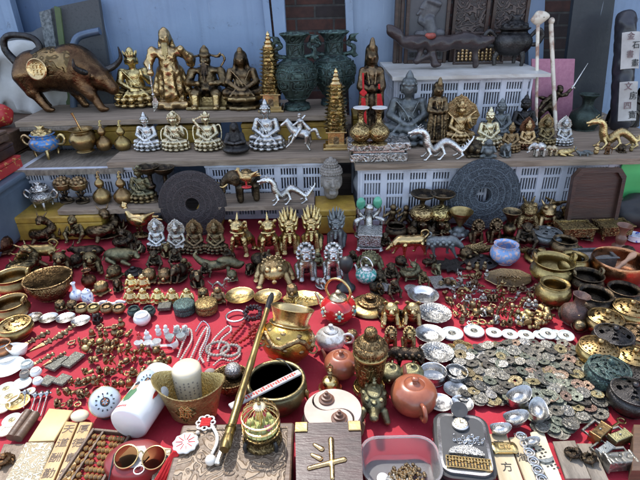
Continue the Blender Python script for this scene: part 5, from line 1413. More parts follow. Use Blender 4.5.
board('shelf_board', 'weathered wooden board across the right crates under the small figures', .145, 1.50, 1.865, 2.70, ZM, .024, WOODS, 3)
board('shelf_board', 'raised weathered board carrying the bull, the gold statues and the vases', -1.32, .13, 2.19, 2.54, ZU, .022, WOODS, 4)
board('shelf_board', 'short loose board lying under the front edge of the bull shelf', -1.30, -.94, 2.175, 2.32, ZU - .0235, .014, WOODG, 5)
board('shelf_board', 'low plank under the brass lotus burners and two gourds', -1.04, -.62, 1.83, 1.975, ZL, .018, WOODS, 6)
board('shelf_board', 'low plank under the black elephant and the silver dragon', -.40, -.02, 1.83, 1.975, ZL, .018, WOODS, 7)
board('display_board', 'white painted board on the upper crate carrying the driftwood and the plaques', .325, 1.0, 2.21, 2.68, ZB, .014, BOARDW, 8, 'board')
def cbox(label, x0, x1, y0, y1, z0, z1, mat, name='gift_box', g='mustard silk boxes used as props', cat='box'):
 w, d, h = x1 - x0, y1 - y0, z1 - z0
 t = thing(name, label, cat, ((x0 + x1) / 2, (y0 + y1) / 2, z0), group=g)
 obj('box_body', mesh('box_body', box(0, 0, h * .36, w, d, h * .72, .004), mat), t)
 obj('lid', mesh('lid', box(0, 0, h * .865, w + .004, d + .004, h * .265, .005), mat), t)
cbox('mustard silk box under the silver censer at the left edge', -1.23, -.87, 1.82, 1.975, 0, .103, MUST)
cbox('mustard silk box behind the brown stone disc', -.50, -.41, 1.88, 1.975, 0, .10, MUST)
cbox('mustard silk box under the carved stone head', -.015, .145, 1.82, 1.975, 0, .105, MUST)
for i, (a, b, l) in enumerate(((-1.24, -1.02, 'mustard silk box behind the cloisonne censer, under the bull'), (-1.0, -.80, 'mustard silk box behind the two gourds under the bull shelf'), (-.72, -.47, 'mustard silk box behind the silver deities under the upper shelf'),
        (-.34, -.12, 'mustard silk box behind the large silver Buddha'), (-.06, .11, 'yellow box with printed marks behind the silver horseman'))):
 cbox(l, a, b, 2.225, 2.44, ZM, ZU - .039, MUST)
cbox('mustard silk box behind the red tasselled goddess on the right shelf', .17, .29, 2.35, 2.5, ZM, ZM + .08, MUST)
# left-hand storage
tt = thing('storage_bin', 'big blue grey plastic bin at the left edge', 'bin', (-1.47, 1.80, 0))
obj('body', mesh('body', box(0, 0, .11, .52, .50, .22, .02), BINB), tt)
obj('lid', mesh('lid', box(0, 0, .233, .545, .525, .024, .008), BINB), tt)
cbox('red brocade box with gold pattern stacked on the blue grey bin', -1.72, -1.235, 1.72, 2.02, .248, .30, REDBRO, 'brocade_box', None)
cbox('dark wooden box on top of the red brocade box', -1.74, -1.25, 1.72, 2.02, .304, .355, WOODD, 'wooden_box', None)
cbox('flat worn dark box lying on top of the dark wooden box', -1.76, -1.27, 1.74, 2.04, .358, .40, WOODB, 'wooden_box', None)
cbox('tall dark wooden chest under the white canvas bag', -1.74, -1.35, 2.07, 2.68, 0, .352, WOODB, 'wooden_chest', None, 'chest')
solo('brocade_bundle', sculpt('brocade_bundle', [E(0, 0, .05, .11, .06, .055), E(.06, .0, .06, .06, .05, .045), E(-.06, 0, .08, .06, .05, .045)], REDBRO, 50, (.007, 44)), 'red brocade bundle with gold dots below the white canvas bag', 'cloth bundle', (-1.50, 2.28, .352))
bag = [E(0, 0, .12, .17, .12, .14, k=.06), E(.10, .02, .20, .12, .10, .09, k=.05), E(-.12, 0, .24, .13, .1, .08, k=.05), E(.02, .0, .28, .14, .09, .06, k=.04), E(.16, -.02, .08, .09, .09, .10, k=.05)]
bag += [C((-.2 + .09 * i, -.10, .03), (-.14 + .08 * i, -.11, .30 - .03 * i), .022, .018, k=.03) for i in range(5)]
solo('canvas_bag', sculpt('canvas_bag', bag, CLOTHW, 90, (.020, 22)), 'crumpled white canvas bag behind the bronze bull', 'bag', (-1.47, 2.585, .354), s=(1, .5, 1))
solo('dark_cloth', sculpt('dark_cloth', [E(0, 0, .05, .14, .06, .04), E(.08, 0, .07, .08, .05, .04), E(-.1, 0, .04, .1, .06, .035)], GRANITE, 36, (.006, 30)), 'dark grey cloth draped over the top of the white bag', 'cloth', (-1.36, 2.62, .64), s=(1, .6, 1))
for i, (x, l) in enumerate(((.30, 'white plastic bag bulging inside the crate left of the blue grey disc'), (.56, 'crumpled plastic bag inside the crate behind the blue grey disc'))):
 solo('plastic_bag', sculpt('plastic_bag', [E(0, 0, .10, .13, .12, .10, k=.05), E(.06, -.03, .14, .09, .09, .07), E(-.07, -.04, .12, .08, .08, .07)], BAGW, 40, (.008, 36)), l, 'plastic bag', (x, 2.06, .012))
# right-hand things behind
solo('green_sheet', mesh('green_sheet', box(0, 0, .11, .42, .008, .15, .001), GREENS), 'bright green plastic sheet under the right end of the shelf', 'sheet', (1.42, 1.90, .06))
st = thing('plastic_stool', 'white plastic stool with splayed legs at the right edge', 'stool', (1.48, 1.78, 0))
obj('seat', mesh('seat', box(0, .06, .2, .30, .22, .018, .008), PORC), st)
for x in (-.11, .11):
 for y in (-.05, .16):
  obj('leg', mesh('leg', tube([(x, y, .2), (x * 1.25, y * 1.05, .1), (x * 1.35, y * 1.1, 0)], [.018, .022, .03], 8, 2), PORC), st)
solo('black_bag', sculpt('black_bag', [E(0, 0, .08, .14, .10, .09), E(.02, .02, .16, .09, .07, .05), C((-.1, 0, .15), (.1, 0, .17), .03, .02)], RUBBER, 44, (.006, 30)), 'slumped black bag behind the dark octagonal tray', 'bag', (1.27, 1.84, .0), s=.62)
# ------------------------------------------------------------------ upper shelf, left
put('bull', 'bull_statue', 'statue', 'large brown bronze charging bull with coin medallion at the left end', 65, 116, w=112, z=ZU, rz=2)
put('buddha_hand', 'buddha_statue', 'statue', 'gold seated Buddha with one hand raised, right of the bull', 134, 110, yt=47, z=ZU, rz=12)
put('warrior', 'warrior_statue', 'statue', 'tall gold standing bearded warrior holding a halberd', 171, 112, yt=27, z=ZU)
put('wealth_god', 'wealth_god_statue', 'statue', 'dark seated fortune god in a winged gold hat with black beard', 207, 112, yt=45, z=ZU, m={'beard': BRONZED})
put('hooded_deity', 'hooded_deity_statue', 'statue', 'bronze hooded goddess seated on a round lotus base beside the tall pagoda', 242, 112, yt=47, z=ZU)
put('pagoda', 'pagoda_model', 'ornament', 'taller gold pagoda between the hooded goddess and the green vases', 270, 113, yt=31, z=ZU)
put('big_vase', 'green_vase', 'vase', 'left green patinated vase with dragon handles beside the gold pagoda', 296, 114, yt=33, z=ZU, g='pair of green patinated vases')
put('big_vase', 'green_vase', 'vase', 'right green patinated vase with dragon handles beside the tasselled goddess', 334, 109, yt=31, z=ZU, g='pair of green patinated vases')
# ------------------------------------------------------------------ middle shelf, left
put('cloisonne_censer', 'cloisonne_censer', 'censer', 'blue cloisonne tripod censer with gold loop handles and gold lid', 44, 161, w=45, z=ZM - .026)
put('pestle_pot', 'mortar', 'mortar', 'brass mortar pot with a pestle standing in it', 81, 155, yt=112, z=ZM)
GG = 'four brass gourd bottles'
put('gourd', 'gourd_bottle', 'bottle', 'brass gourd bottle beside the mortar on the middle shelf', 102, 152, yt=120, z=ZM, g=GG)
put('gourd', 'gourd_bottle', 'bottle', 'brass gourd bottle next to the small silver Buddha on the middle shelf', 121, 152, yt=120, z=ZM, g=GG)
put('buddha', 'buddha_statue', 'statue', 'small silver seated Buddha at the left of the silver row', 146, 153, yt=112, z=ZM)
put('buddha_crown', 'deity_statue', 'statue', 'silver and gold crowned deity with a halo seated on a lotus', 174, 153, yt=111, z=ZM)
put('sword_deity', 'deity_statue', 'statue', 'silver and gold deity raising a sword overhead', 207, 153, yt=111, z=ZM)
put('cloaked_figure', 'cloaked_statue', 'statue', 'black iron cloaked figure between the silver statues', 235, 157, yt=122, z=ZM)
put('buddha', 'buddha_statue', 'statue', 'large silver seated Buddha on a lotus, in front of the pagoda', 266, 153, yt=99, z=ZM)
put('horse_rider', 'horseman_statue', 'statue', 'silver rearing horse with a rider', 301, 152, yt=113, z=ZM)
put('pagoda', 'pagoda_model', 'ornament', 'smaller gold pagoda on the middle shelf in front of the right green vase', 336, 151, yt=68, z=ZM, sy=.8)
# ------------------------------------------------------------------ low planks
put('silver_censer', 'silver_censer', 'censer', 'ornate silver tripod censer on the mustard box', 41, 212, w=36, z=.104)
put('lotus_burner', 'lotus_burner', 'incense burner', 'left brass lotus incense burner on a dark twisted stand', 64, 206, yt=176, z=ZL)
put('lotus_burner', 'lotus_burner', 'incense burner', 'right brass lotus incense burner, next to the gourds', 80, 206, yt=176, z=ZL)
put('gourd', 'gourd_bottle', 'bottle', 'brass gourd bottle beside the lotus burners on the low plank', 100, 206, yt=171, z=ZL, g=GG)
put('gourd', 'gourd_bottle', 'bottle', 'brass gourd bottle beside the dark Buddha on the low plank', 121, 206, yt=171, z=ZL, g=GG)
put('buddha_hand', 'buddha_statue', 'statue', 'dark bronze seated Buddha left of the brown stone disc', 140, 205, yt=165, z=ZL, m={'figure': GBRONZE, 'lotus_base': BRONZE})
put('candle_holder', 'candle_holder', 'candle holder', 'dark candle holder left of the brown disc, nearer the Buddha', 151, 204, yt=166, z=ZL, g='pair of dark candle holders')
put('candle_holder', 'candle_holder', 'candle holder', 'dark candle holder half hidden behind the brown disc', 166, 203, yt=167, z=ZL, g='pair of dark candle holders')
put('elephant', 'elephant_statue', 'statue', 'black elephant with gold tusks and saddle on the low plank', 240, 205, w=44, z=ZL, rz=10)
put('rooster', 'rooster_figure', 'figurine', 'small red and gold rooster perched above the black elephant', 248, 182, w=26, z=.27, lift=-.03, m={'body': GOLD, 'legs': REDE})
put('dragon', 'dragon_statue', 'statue', 'silver dragon on the low plank beside the elephant', 286, 206, w=60, z=ZL, rz=180)
put('stone_head', 'stone_bust', 'sculpture', 'grey stone Buddha head on the mustard box', 331, 205, yt=157, z=.106)
# large pierced discs
def disc(label, x, yc, rpx, D, mat, lean):
 c = PY(x, yc, D)
 zc = proj(c)[2]
 r = rpx * zc / F
 o = solo('bi_disc', mesh('bi_disc', pierced_disc(1, .2, .055), mat), label, 'disc', c, (R(90 - lean), 0, 0), None, r)
 o.location.z = r * math.cos(R(lean)) + .002
 return o
disc('large brown carved stone disc with a round hole, leaning behind the small Buddhas', 192, 200, 34, 1.84, DISCK, 8)
disc('large blue grey carved disc with a round hole, leaning on the right crate', 484, 191, 36.5, 1.845, DISCB, 8)
# ------------------------------------------------------------------ right shelf
put('standing_goddess', 'goddess_statue', 'statue', 'tall antique gold standing goddess hung with red tassels', 371, 143, yt=37, z=ZM, m={'figure': BRONZE, 'lotus_base': BRONZE}, sx=.86)
for x, y0, y1, l in ((363, 73, 128, 'left red knotted tassel hanging on the standing goddess'), (379, 84, 108, 'right red tassel hanging on the standing goddess')):
 D = P(371, 143, ZM).y - .055
 a, b = PY(x, y0, D), PY(x + 1, y1, D)
 t = thing('red_tassel', l, 'tassel', a)
 mid = (b - a) * (.35 if x < 370 else .2)
 obj('cord', mesh('cord', tube([(0, 0, 0), tuple(mid)], .004, 6), REDT), t)
 if x < 370:
  obj('knot', mesh('knot', xf(box(0, 0, 0, .025, .012, .025, .005), tuple(mid), (0, R(45), 0)), REDT), t)
 obj('fringe', mesh('fringe', join(*[tube([tuple(mid + Vector((.003 * k, 0, -.02))), tuple(b - a + Vector((.005 * k, -.002 * (k % 2), .004 * (k % 3))))], .0028, 5) for k in range(-2, 3)]), REDT), t)
t = thing('silver_stand', 'ornate silver two tiered altar stand under the pair of gold bottles', 'stand', P(379, 163, ZM) + Vector((0, .055, 0)))
obj('tier', mesh('tier', box(0, 0, .018, .225, .095, .036, .004), fine(SILVERO, 5)), t)
obj('tier', mesh('tier', box(0, 0, .063, .245, .11, .032, .005), fine(SILVERO, 5)), t)
obj('waist', mesh('waist', box(0, 0, .0415, .2, .08, .0095), SILVER), t)
for i, (x, l) in enumerate(((361, 'left gold bottle with a white rim on the silver stand'), (379, 'right gold bottle with a white rim on the silver stand'))):
 put('pair_bottle', 'altar_bottle', 'bottle', l, x, 147, yt=107, z=ZM + .0795, m={'lip': PORC}, g='pair of gold bottles on the silver stand')
put('crescent', 'crescent_ornament', 'ornament', 'left gold crescent ornament on a small dark foot', 402, 138, w=20, z=ZM, rz=0)
put('crescent', 'crescent_ornament', 'ornament', 'right gold crescent ornament in front of the dark goddess', 434, 138, w=20, z=ZM, rz=180)
put('buddha', 'buddha_statue', 'statue', 'grey bronze seated Buddha in front of the upper crate', 408, 149, yt=70, z=ZM, m=GREYB)
put('standing_goddess', 'goddess_statue', 'statue', 'dark bronze standing goddess right of the grey Buddha', 437, 149, yt=77, z=ZM, m={'figure': BRONZE, 'lotus_base': BRONZE})
put('shrine_figure', 'shrine_statue', 'statue', 'gold shrine figure with large round halo on the right shelf', 461, 148, yt=95, z=ZM)
put('dragon', 'dragon_statue', 'statue', 'silver dragon at the front edge of the right shelf', 440, 161, w=70, z=ZM, rz=180, m=SILVER)
put('buddha', 'buddha_statue', 'statue', 'gold and silver seated Buddha under the dark tripod censer', 489, 151, yt=107, z=ZM, m={'figure': SILVERG, 'lotus_base': SILVERG})
put('buddha', 'buddha_statue', 'statue', 'dark grey Buddha behind the gold and silver Buddha', 500, 143, yt=98, z=ZM, m=GREYB)
put('buddha', 'buddha_statue', 'statue', 'black seated Buddha left of the cane tips', 524, 142, yt=94, z=ZM, m=IRON)
put('buddha', 'small_buddha', 'statue', 'small gold Buddha in the row before the black Buddha', 511, 154, yt=122, z=ZM, m=AGOLD)
SB = 'small haloed Buddhas on the right shelf'
put('buddha_halo', 'small_buddha', 'statue', 'small gold Buddha with pointed dark halo on the right shelf', 528, 151, yt=117, z=ZM, m={'figure': GOLD, 'lotus_base': BROWNB, 'halo': BROWNB})
put('buddha_halo', 'small_buddha', 'statue', 'small dark haloed Buddha between the gold one and the silver one', 547, 148, yt=114, z=ZM)
put('buddha_halo', 'small_buddha', 'statue', 'small silver Buddha with silver halo in front of the dark green vase', 565, 147, yt=116, z=ZM, m=SILVER)
put('swordsman', 'swordsman_statue', 'statue', 'dark bronze lunging swordsman holding up a thin sword', 560, 128, yt=64, z=ZM)
put('fat_vase', 'green_vase', 'vase', 'dark green round bronze vase behind the gold dragon', 586, 133, yt=94, z=ZM)
put('dragon', 'dragon_statue', 'statue', 'gold dragon at the right end of the shelf', 616, 150, w=66, z=ZM, rz=180, m=GOLD)
for i, (x, y0, y1, l) in enumerate(((619, 128, 92, 'left dark horn shaped carving at the right end of the shelf'), (635, 128, 93, 'right dark horn shaped carving at the edge of the photo'))):
 a = P(x, y0, ZM)
 h = (y0 - y1) * proj(a)[2] / F
 t = solo('horn_carving', mesh('horn_carving', tube([(0, 0, 0), (.0, 0, h * .35), (.012, 0, h * .7), (.03, 0, h)], [.042, .034, .022, .026], 14, 4), IRONO), l, 'carving', a + Vector((0, .05, 0)))
SMALLS = [(474, 160, 139, 'turtle_cup', BRONZED, 'dark squat beast at the front edge left of the grey one'), (488, 159, 139, 'laughing_buddha', GREYB, 'small grey squat figure at the front edge of the right shelf'),
   (507, 159, 142, 'seated_rat', GREYB, 'small dark grey creature on the front edge of the right shelf'), (537, 158, 142, 'elephant', SILVER, 'small silver elephant at the front edge of the right shelf'), (551, 157, 145, 'elephant', SILVERG, 'tiny pale elephant beside the small silver elephant'),
   (567, 157, 147, 'buffalo', GOLD, 'tiny gold lying ox at the front edge of the right shelf'), (584, 157, 147, 'bridge_beast', GREYB, 'tiny grey crouching beast right of the gold ox'), (597, 155, 143, 'tiny_monk', GOLD, 'tiny gold monk under the gold dragon'),
   (608, 155, 142, 'tiny_warrior', BROWNB, 'tiny brown standing figure under the gold dragon'), (622, 154, 144, 'turtle_cup', BRONZED, 'tiny dark turtle under the gold dragon'), (632, 152, 143, 'tiny_monk', AGOLD, 'tiny monk at the right end of the shelf')]
for x, yb, yt, k, mt, l in SMALLS:
 put(k, 'small_figurine', 'figurine', l, x, yb, yt=yt, z=ZM, m=mt, g='small animals along the front of the right shelf')
# ------------------------------------------------------------------ on the white board
drift = chain([(-.62, 0, .62), (-.5, 0, .55), (-.42, -.02, .45), (-.3, 0, .42)], [.09, .09, .06, .08], .03) + [E(-.63, 0, .66, .10, .07, .05, rot=(0, 30, 0)), E(-.18, 0, .42, .30, .13, .13), E(-.1, 0, .46, .2, .1, .08), E(.30, .02, .40, .30, .14, .14), E(.12, 0, .34, .12, .08, .07)]
drift += chain([(.45, .02, .42), (.7, .04, .44), (.95, .06, .40), (1.2, .1, .45)], [.10, .14, .12, .06], .03) + [E(.72, .02, .46, .24, .11, .12)]
drift += [C((-.05, 0, .35), (-.12, -.04, .12), .06, .05), C((.12, 0, .3), (.2, -.06, .06), .07, .07), C((.1, 0, .2), (-.14, -.04, .1), .06, .04), E(.22, -.05, .05, .1, .09, .05), E(-.14, -.03, .1, .07, .06, .05), C((.9, .05, .4), (.95, .05, .02), .05, .06)]
kind('driftwood', ('branch', sculpt('branch', drift, metal('dark_rosewood', (.075, .050, .045), (.022, .016, .015), .36, (.46, .56), 8, .2, met=.1), 84, (.006, 22))), ('blossom', sculpt('blossom', [E(.08 + .05 * math.cos(i * 1.05), -.03 + .03 * math.sin(i * 1.05), .53, .05, .04, .05, k=.008, rot=(0, 40 * math.cos(i), 0)) for i in range(6)] + [C((.08, 0, .42), (.08, -.03, .52), .03)], plain('rust_red', (.34, .07, .045), .45, 0, (.2, .04, .03), 9, .1), 30)))
put('driftwood', 'carved_branch', 'carving', 'dark carved fungus shaped branch with a red blossom on the white board', 440, 70, w=106, z=ZB)
put('silver_censer', 'tripod_censer', 'censer', 'dark iron tripod censer with beast lid at the corner of the white board', 513, 67, yt=14, z=ZB, m=IRON, sy=.7)
def upright(name, label, cat, x0, x1, yb, ytop, D, mat, th=.02, parts=None):
 a, b = PY(x0, yb, D), PY(x1, yb, D)
 top = PY((x0 + x1) / 2, ytop, D).z
 w = b.x - a.x
 base = ZB
 t = thing(name, label, cat, ((a.x + b.x) / 2, D + th / 2, base))
 obj('panel', mesh('panel', box(0, 0, (top - base) / 2, w, th, top - base, .003), mat), t)
 fr = []
 h = top - base
 for bx_ in (box(-w / 2 + .008, -th / 2 - .004, h / 2, .016, .012, h - .004, .002), box(w / 2 - .008, -th / 2 - .004, h / 2, .016, .012, h - .004, .002), box(0, -th / 2 - .004, .009, w - .034, .011, .016, .002), box(0, -th / 2 - .004, h - .009, w - .034, .011, .016, .002)):
  fr.append(bx_)
 obj('frame', mesh('frame', join(*fr), WOODD), t)
 return t, w, h, th
t, w, h, th = upright('relief_plaque', 'dark plaque with a carved profile portrait and a line of characters', 'plaque', 404, 446, 55, -26, 2.60, plain('slate_plaque', (.07, .068, .075), .45, 0, (.045, .043, .05), 8, .1))
prof = [E(.0, 0, .0, .26, .05, .33, k=.04), E(.10, 0, .12, .26, .05, .24, k=.04), C((-.24, 0, .0), (-.30, 0, -.07), .035, .045), C((-.2, 0, -.26), (-.1, 0, -.32), .09, .09), E(-.23, -.01, -.15, .05, .04, .025), E(-.235, -.01, -.20, .045, .04, .022), C((.05, 0, -.25), (.12, 0, -.55), .16, .2, k=.05), C((-.25, 0, -.62), (.4, 0, -.6), .12, .14), E(.1, -.03, -.02, .05, .03, .09, k=.01), C((-.16, -.03, .08), (-.25, -.02, .09), .02, .015), C((.0, -.02, .28), (.3, -.02, .18), .07, .08)]
obj('portrait', xo := sculpt('portrait', prof, plain('slate_relief', (.10, .095, .10), .4, 0, (.06, .057, .062), 8, .1), 60), t, None, None, (0, -th / 2, h * .60), None).scale = (h * .42,) * 3
tm = textmesh('inscription', '福壽康寧吉祥', w * .13, INK, .002)
obj('inscription', tm, t, None, None, (0, -th / 2 - .002, h * .10), (R(90), 0, 0))
for x0, x1, l in ((449, 484, 'dark carved floral panel behind the small abacus'), (487, 522, 'dark carved floral panel behind the dark tripod censer')):
 upright('carved_plaque', l, 'panel', x0, x1, 55, -40, 2.625, PANELK)
t = upright('carved_plaque', 'narrow dark frame edge beside the relief plaque', 'panel', 393, 402, 56, -30, 2.62, WOODD)
ab = abacus('abacus', 1.0, .58, 11, WOODD, GOLDP)
c = PY(478, 56, 2.54)
w = 48 * proj(c)[2] / F
t = thing('abacus', 'small dark abacus with gold beads standing against the carved panels', 'abacus', (c.x, 2.55, ZB + .29 * w + .003), (R(82), 0, 0), w)
for p in ab:
 obj(p[0], p[1], t)
# ------------------------------------------------------------------ canes and scroll bundle
def px_tube(name, label, cat, pts, D, rad, mat, parts=(), n=3):
 q = [PY(x, y, d) for (x, y), d in zip(pts, D)]
 t = thing(name, label, cat, q[0])
 obj('shaft', mesh('shaft', tube([p - q[0] for p in q], rad, 10, n), mat), t)
 return t, q
BONE = plain('bone', (.66, .58, .46), .35, 0, (.30, .16, .10), 14, .2, lohi=(.38, .5))
t, q = px_tube('walking_cane', 'pale cane with a carved dragon head handle', 'cane', [(536, 138), (537, 70), (538, 22)], [2.17, 2.30, 2.38], [.006, .007, .008], BONE)
hd = q[2] - q[0]
obj('dragon_head', sculpt('dragon_head', [E(0, 0, .006, .014, .013, .016), C((.0, 0, .012), (.036, -.006, .022), .013, .008), C((0, 0, .018), (-.026, 0, .010), .009, .004), C((.012, 0, .024), (-.006, 0, .038), .005, .002), E(.018, -.008, .026, .006)], BONE, 32), t, None, None, hd)
t, q = px_tube('walking_cane', 'pale mottled cane with a round knob', 'cane', [(556, 131), (553, 70), (551, 24)], [2.20, 2.33, 2.40], [.008, .009, .010], BONE)
obj('knob', mesh('knob', ball((0, 0, .012), (.0135, .0135, .015), 16, 10), BONE), t, None, None, q[2] - q[0])
a, b = P(615, 128, ZM), PY(626, 16, 2.42)
a.y = 2.27
t = thing('scroll_bundle', 'dark wrapped scroll bundle with white paper labels, standing at the right', 'scroll', a)
ax = (b - a)
L_ = ax.length
rt = Vector((0, 0, 1)).rotation_difference(ax).to_euler()
sb = obj('wrapping', sculpt('wrapping', [C((0, 0, .04), (0, 0, L_ - .04), .045, .043), E(.01, 0, L_ - .005, .03, .03, .03), E(-.02, 0, L_ - .01, .022), C((-.02, -.03, .05), (.0, -.035, L_ - .05), .018, .018)], plain('black_wrap', (.03, .03, .038), .35, 0, (.015, .015, .02), 7, .3), 70, (.003, 60)), t, None, None, None, rt)
rtm = Euler(rt).to_matrix()
for z0, z1, s_ in ((.53 * L_, .84 * L_, '金石書畫'), (.08 * L_, .42 * L_, '文房四寶')):
 lb = obj('paper_label', mesh('paper_label', xf(prism([(.060 * math.sin(a_), -.064 * math.cos(a_)) for a_ in [(-.75 + .15 * i) for i in range(11)]] + [(.0585 * math.sin(a_), -.0625 * math.cos(a_)) for a_ in [(.75 - .15 * i) for i in range(11)]], z0, z1)), PAPERW), t, None, None, None, rt)
 for i, ch in enumerate(s_):
  obj('brush_character', textmesh('brush_character', ch, (z1 - z0) / 4.6, INK if i % 2 else plain('faded_ink', (.2, .12, .12), .7, 0, None, 9, 0), .001), lb, None, None, (.012 * (1 if i % 2 else -1), -.066, z1 - (i + .55) * (z1 - z0) / 4.1), (R(90), 0, 0))
# ------------------------------------------------------------------ wares on the red cloth, back rows
def U(p):
 return proj(p)[2] / F
put('coiled_beast', 'beast_figure', 'figurine', 'dark coiled beast figurine in front of the mustard box, farthest left', 44, 246, w=33)
put('monkey', 'monkey_figure', 'figurine', 'dark bronze monkey in front of the mustard box', 75, 245, yt=214)
put('coiled_beast', 'beast_figure', 'figurine', 'dark dragon turtle figurine right of the bronze monkey', 105, 245, w=40, rz=30)
put('rooster', 'rooster_figure', 'figurine', 'golden rooster standing left of the brown disc', 142, 241, yt=203, rz=-12)
HB = 'small dark haloed Buddhas in front of the brown disc'
for i, (x, yb, yt) in enumerate(((156, 254, 219), (176, 256, 220), (194, 256, 220), (215, 256, 220))):
 put('buddha_halo', 'small_buddha', 'statue', ('leftmost', 'second from left', 'third from left', 'rightmost')[i] + ' of the four haloed Buddhas below the brown disc', x, yb, yt=yt, g=HB, m={'figure': (SILVER, TINYS, BRONZE, BRONZE)[i], 'halo': (SILVER, SILVER, BRONZE, BRONZE)[i], 'lotus_base': BRONZED})
for i, (x, yb, yt) in enumerate(((155, 272, 250), (176, 268, 248))):
 put('monkey', 'seated_figure', 'figurine', ('dark squatting figurine below the leftmost haloed Buddha', 'dark squatting figurine below the second haloed Buddha')[i], x, yb, yt=yt, m=BRONZED)
put('qilin', 'qilin_statue', 'statue', 'gold upright horned beast right of the haloed Buddhas', 241, 259, yt=211, rz=-10, g='pair of gold horned beasts')
put('qilin', 'qilin_statue', 'statue', 'gold upright horned beast next to the spiky maned lions', 267, 259, yt=211, rz=8, g='pair of gold horned beasts')
put('spiky_lion', 'lion_statue', 'statue', 'gold spiky maned lion beside the gold horned beasts', 288, 257, yt=207, rz=8)
put('spiky_lion', 'lion_statue', 'statue', 'gold spiky maned lion below the stone head', 312, 255, yt=205, rz=-8)
put('spiky_lion', 'lion_statue', 'statue', 'green bronze spiky maned lion right of the gold ones', 337, 251, yt=207, rz=-12, m=GREYB)
put('lion', 'lion_statue', 'statue', 'silver curly maned lion left of the black bulb', 305, 284, yt=242, rz=5, g='pair of silver lions')
put('lion', 'lion_statue', 'statue', 'silver curly maned lion next to the black bulb', 333, 282, yt=242, rz=-5, g='pair of silver lions')
c = P(346, 288, 0)
t = thing('bulb_horn', 'black rubber bulb horn standing among the lions', 'horn', c)
obj('bulb', mesh('bulb', lathe([(0, .055), (.008, .06), (.020, .08), (.023, .095), (.017, .112), (0, .12)], 28, 3), RUBBER), t)
obj('trumpet', mesh('trumpet', lathe([(.03, 0), (.032, .004), (.016, .02), (.008, .045), (.007, .065), (0, .065)], 20, 2), BLACKP), t)
put('jade_bird', 'dragon_ornament', 'ornament', 'silver twisted dragon ornament with two oval green jade inlays', 369, 246, yt=197)
put('square_incense_box', 'incense_box', 'box', 'small square silver incense box on feet below the jade ornament', 370, 254, w=30)
put('toad', 'toad_figure', 'figurine', 'green bronze toad censer behind the small teal teapot', 370, 274, w=29, m=GBRONZE)
teapot('teal_teapot', TEALE, SILVER, SILVERP)
put('teal_teapot', 'teapot', 'teapot', 'small teal and silver teapot with a hoop handle', 366, 287, yt=257, rz=-40)
# middle right back rows
for i, (x, yb, yt) in enumerate(((392, 230, 204), (405, 229, 205))):
 put('tiny_dancer', 'crane_candlestick', 'figurine', ('slim dark crane figure behind the gold ox, left one', 'slim dark crane figure behind the gold ox, right one')[i], x, yb, yt=yt, m=BRONZE)
put('beast_candle_holder', 'candle_holder', 'candle holder', 'dark beast candle holder with a gold belly, left of two beside the big blue disc', 422, 238, yt=193, g='pair of beast candle holders')
put('beast_candle_holder', 'candle_holder', 'candle holder', 'dark beast candle holder with a gold belly, touching the big blue disc', 441, 238, yt=193, g='pair of beast candle holders')
put('squat_pot', 'round_pot', 'pot', 'dark shiny round pot behind the gold striding ox', 396, 241, w=22)
put('turtle_cup', 'beast_figure', 'figurine', 'dark crouching beast between the candle holders and the gold ox', 412, 241, yt=226, m=BRONZE)
put('funnel_cup', 'funnel_cup', 'cup', 'brass funnel cup on a grey beast base below the blue grey disc', 460, 243, yt=211)
put('lion', 'lion_statue', 'statue', 'bronze curly lion below the blue grey disc, left one', 477, 246, yt=219, m=BRONZE, g='pair of small bronze lions')
put('lion', 'lion_statue', 'statue', 'bronze curly lion below the blue grey disc, right one', 495, 245, yt=218, m=BRONZE, g='pair of small bronze lions')
put('trumpet_vase', 'flared_vase', 'vase', 'dark brass flared vase right of the blue grey disc', 510, 243, yt=211, m=BRONZE)
put('money_frog', 'beast_statue', 'statue', 'larger gold money beast with curly mane right of the blue disc', 527, 231, yt=197)
put('money_frog', 'beast_statue', 'statue', 'smaller gold money beast in front of the octagonal tray', 546, 230, yt=200, m=GOLD)
put('pheasant', 'pheasant_figure', 'figurine', 'slim brass bird with a long tail above the money beasts', 556, 209, w=24, rz=0, z=.05)
solo('wooden_stump', rock_base('wooden_stump', BRONZED, .04, .035, .048, 4), 'dark stump carrying the slim brass bird', 'stand', P(556, 214, 0) + Vector((0, .03, 0)))
for i, (x, yb, yt, k, mt, l) in enumerate(((525, 252, 222, 'monkey', BRONZED, 'black seated figurine in front of the gold money beasts'), (571, 226, 206, 'rooster', BRASSD, 'small brass parrot standing before the octagonal tray'), (558, 226, 211, 'turtle_cup', BRONZED, 'black turtle right of the gold money beasts'),
           (631, 227, 208, 'coiled_beast', BRONZED, 'dark knobbly carving at the right edge below the mushrooms'))):
 put(k, 'figurine', 'figurine', l, x, yb, yt=yt, m=mt)
put('burner_star', 'lidded_pot', 'incense pot', 'grey lidded incense pot behind the brass hat shaped lid', 547, 250, w=30, m={'pot': GREYB, 'lid': GREYB})
put('rect_censer', 'rectangular_censer', 'censer', 'rectangular brass censer in front of the octagonal tray, left one', 574, 243, w=35, g='pair of rectangular brass censers')
put('rect_censer', 'rectangular_censer', 'censer', 'rectangular brass censer at the right, below the mushrooms', 612, 242, w=35, g='pair of rectangular brass censers')
put('mushroom', 'mushroom_ornament', 'ornament', 'brown mushroom ornament in front of the octagonal tray', 591, 228, yt=200, g='pair of brown mushrooms')
put('mushroom', 'mushroom_ornament', 'ornament', 'brown mushroom ornament right of the octagonal tray', 614, 227, yt=200, g='pair of brown mushrooms')
put('trumpet_vase', 'flared_vase', 'vase', 'brown clay vase beside the white rimmed cup at the right', 622, 250, yt=225, m=CLAYD)
put('tub_bowl', 'rimmed_cup', 'cup', 'white rimmed blue cup at the right edge', 635, 243, w=15, m=PORCB)
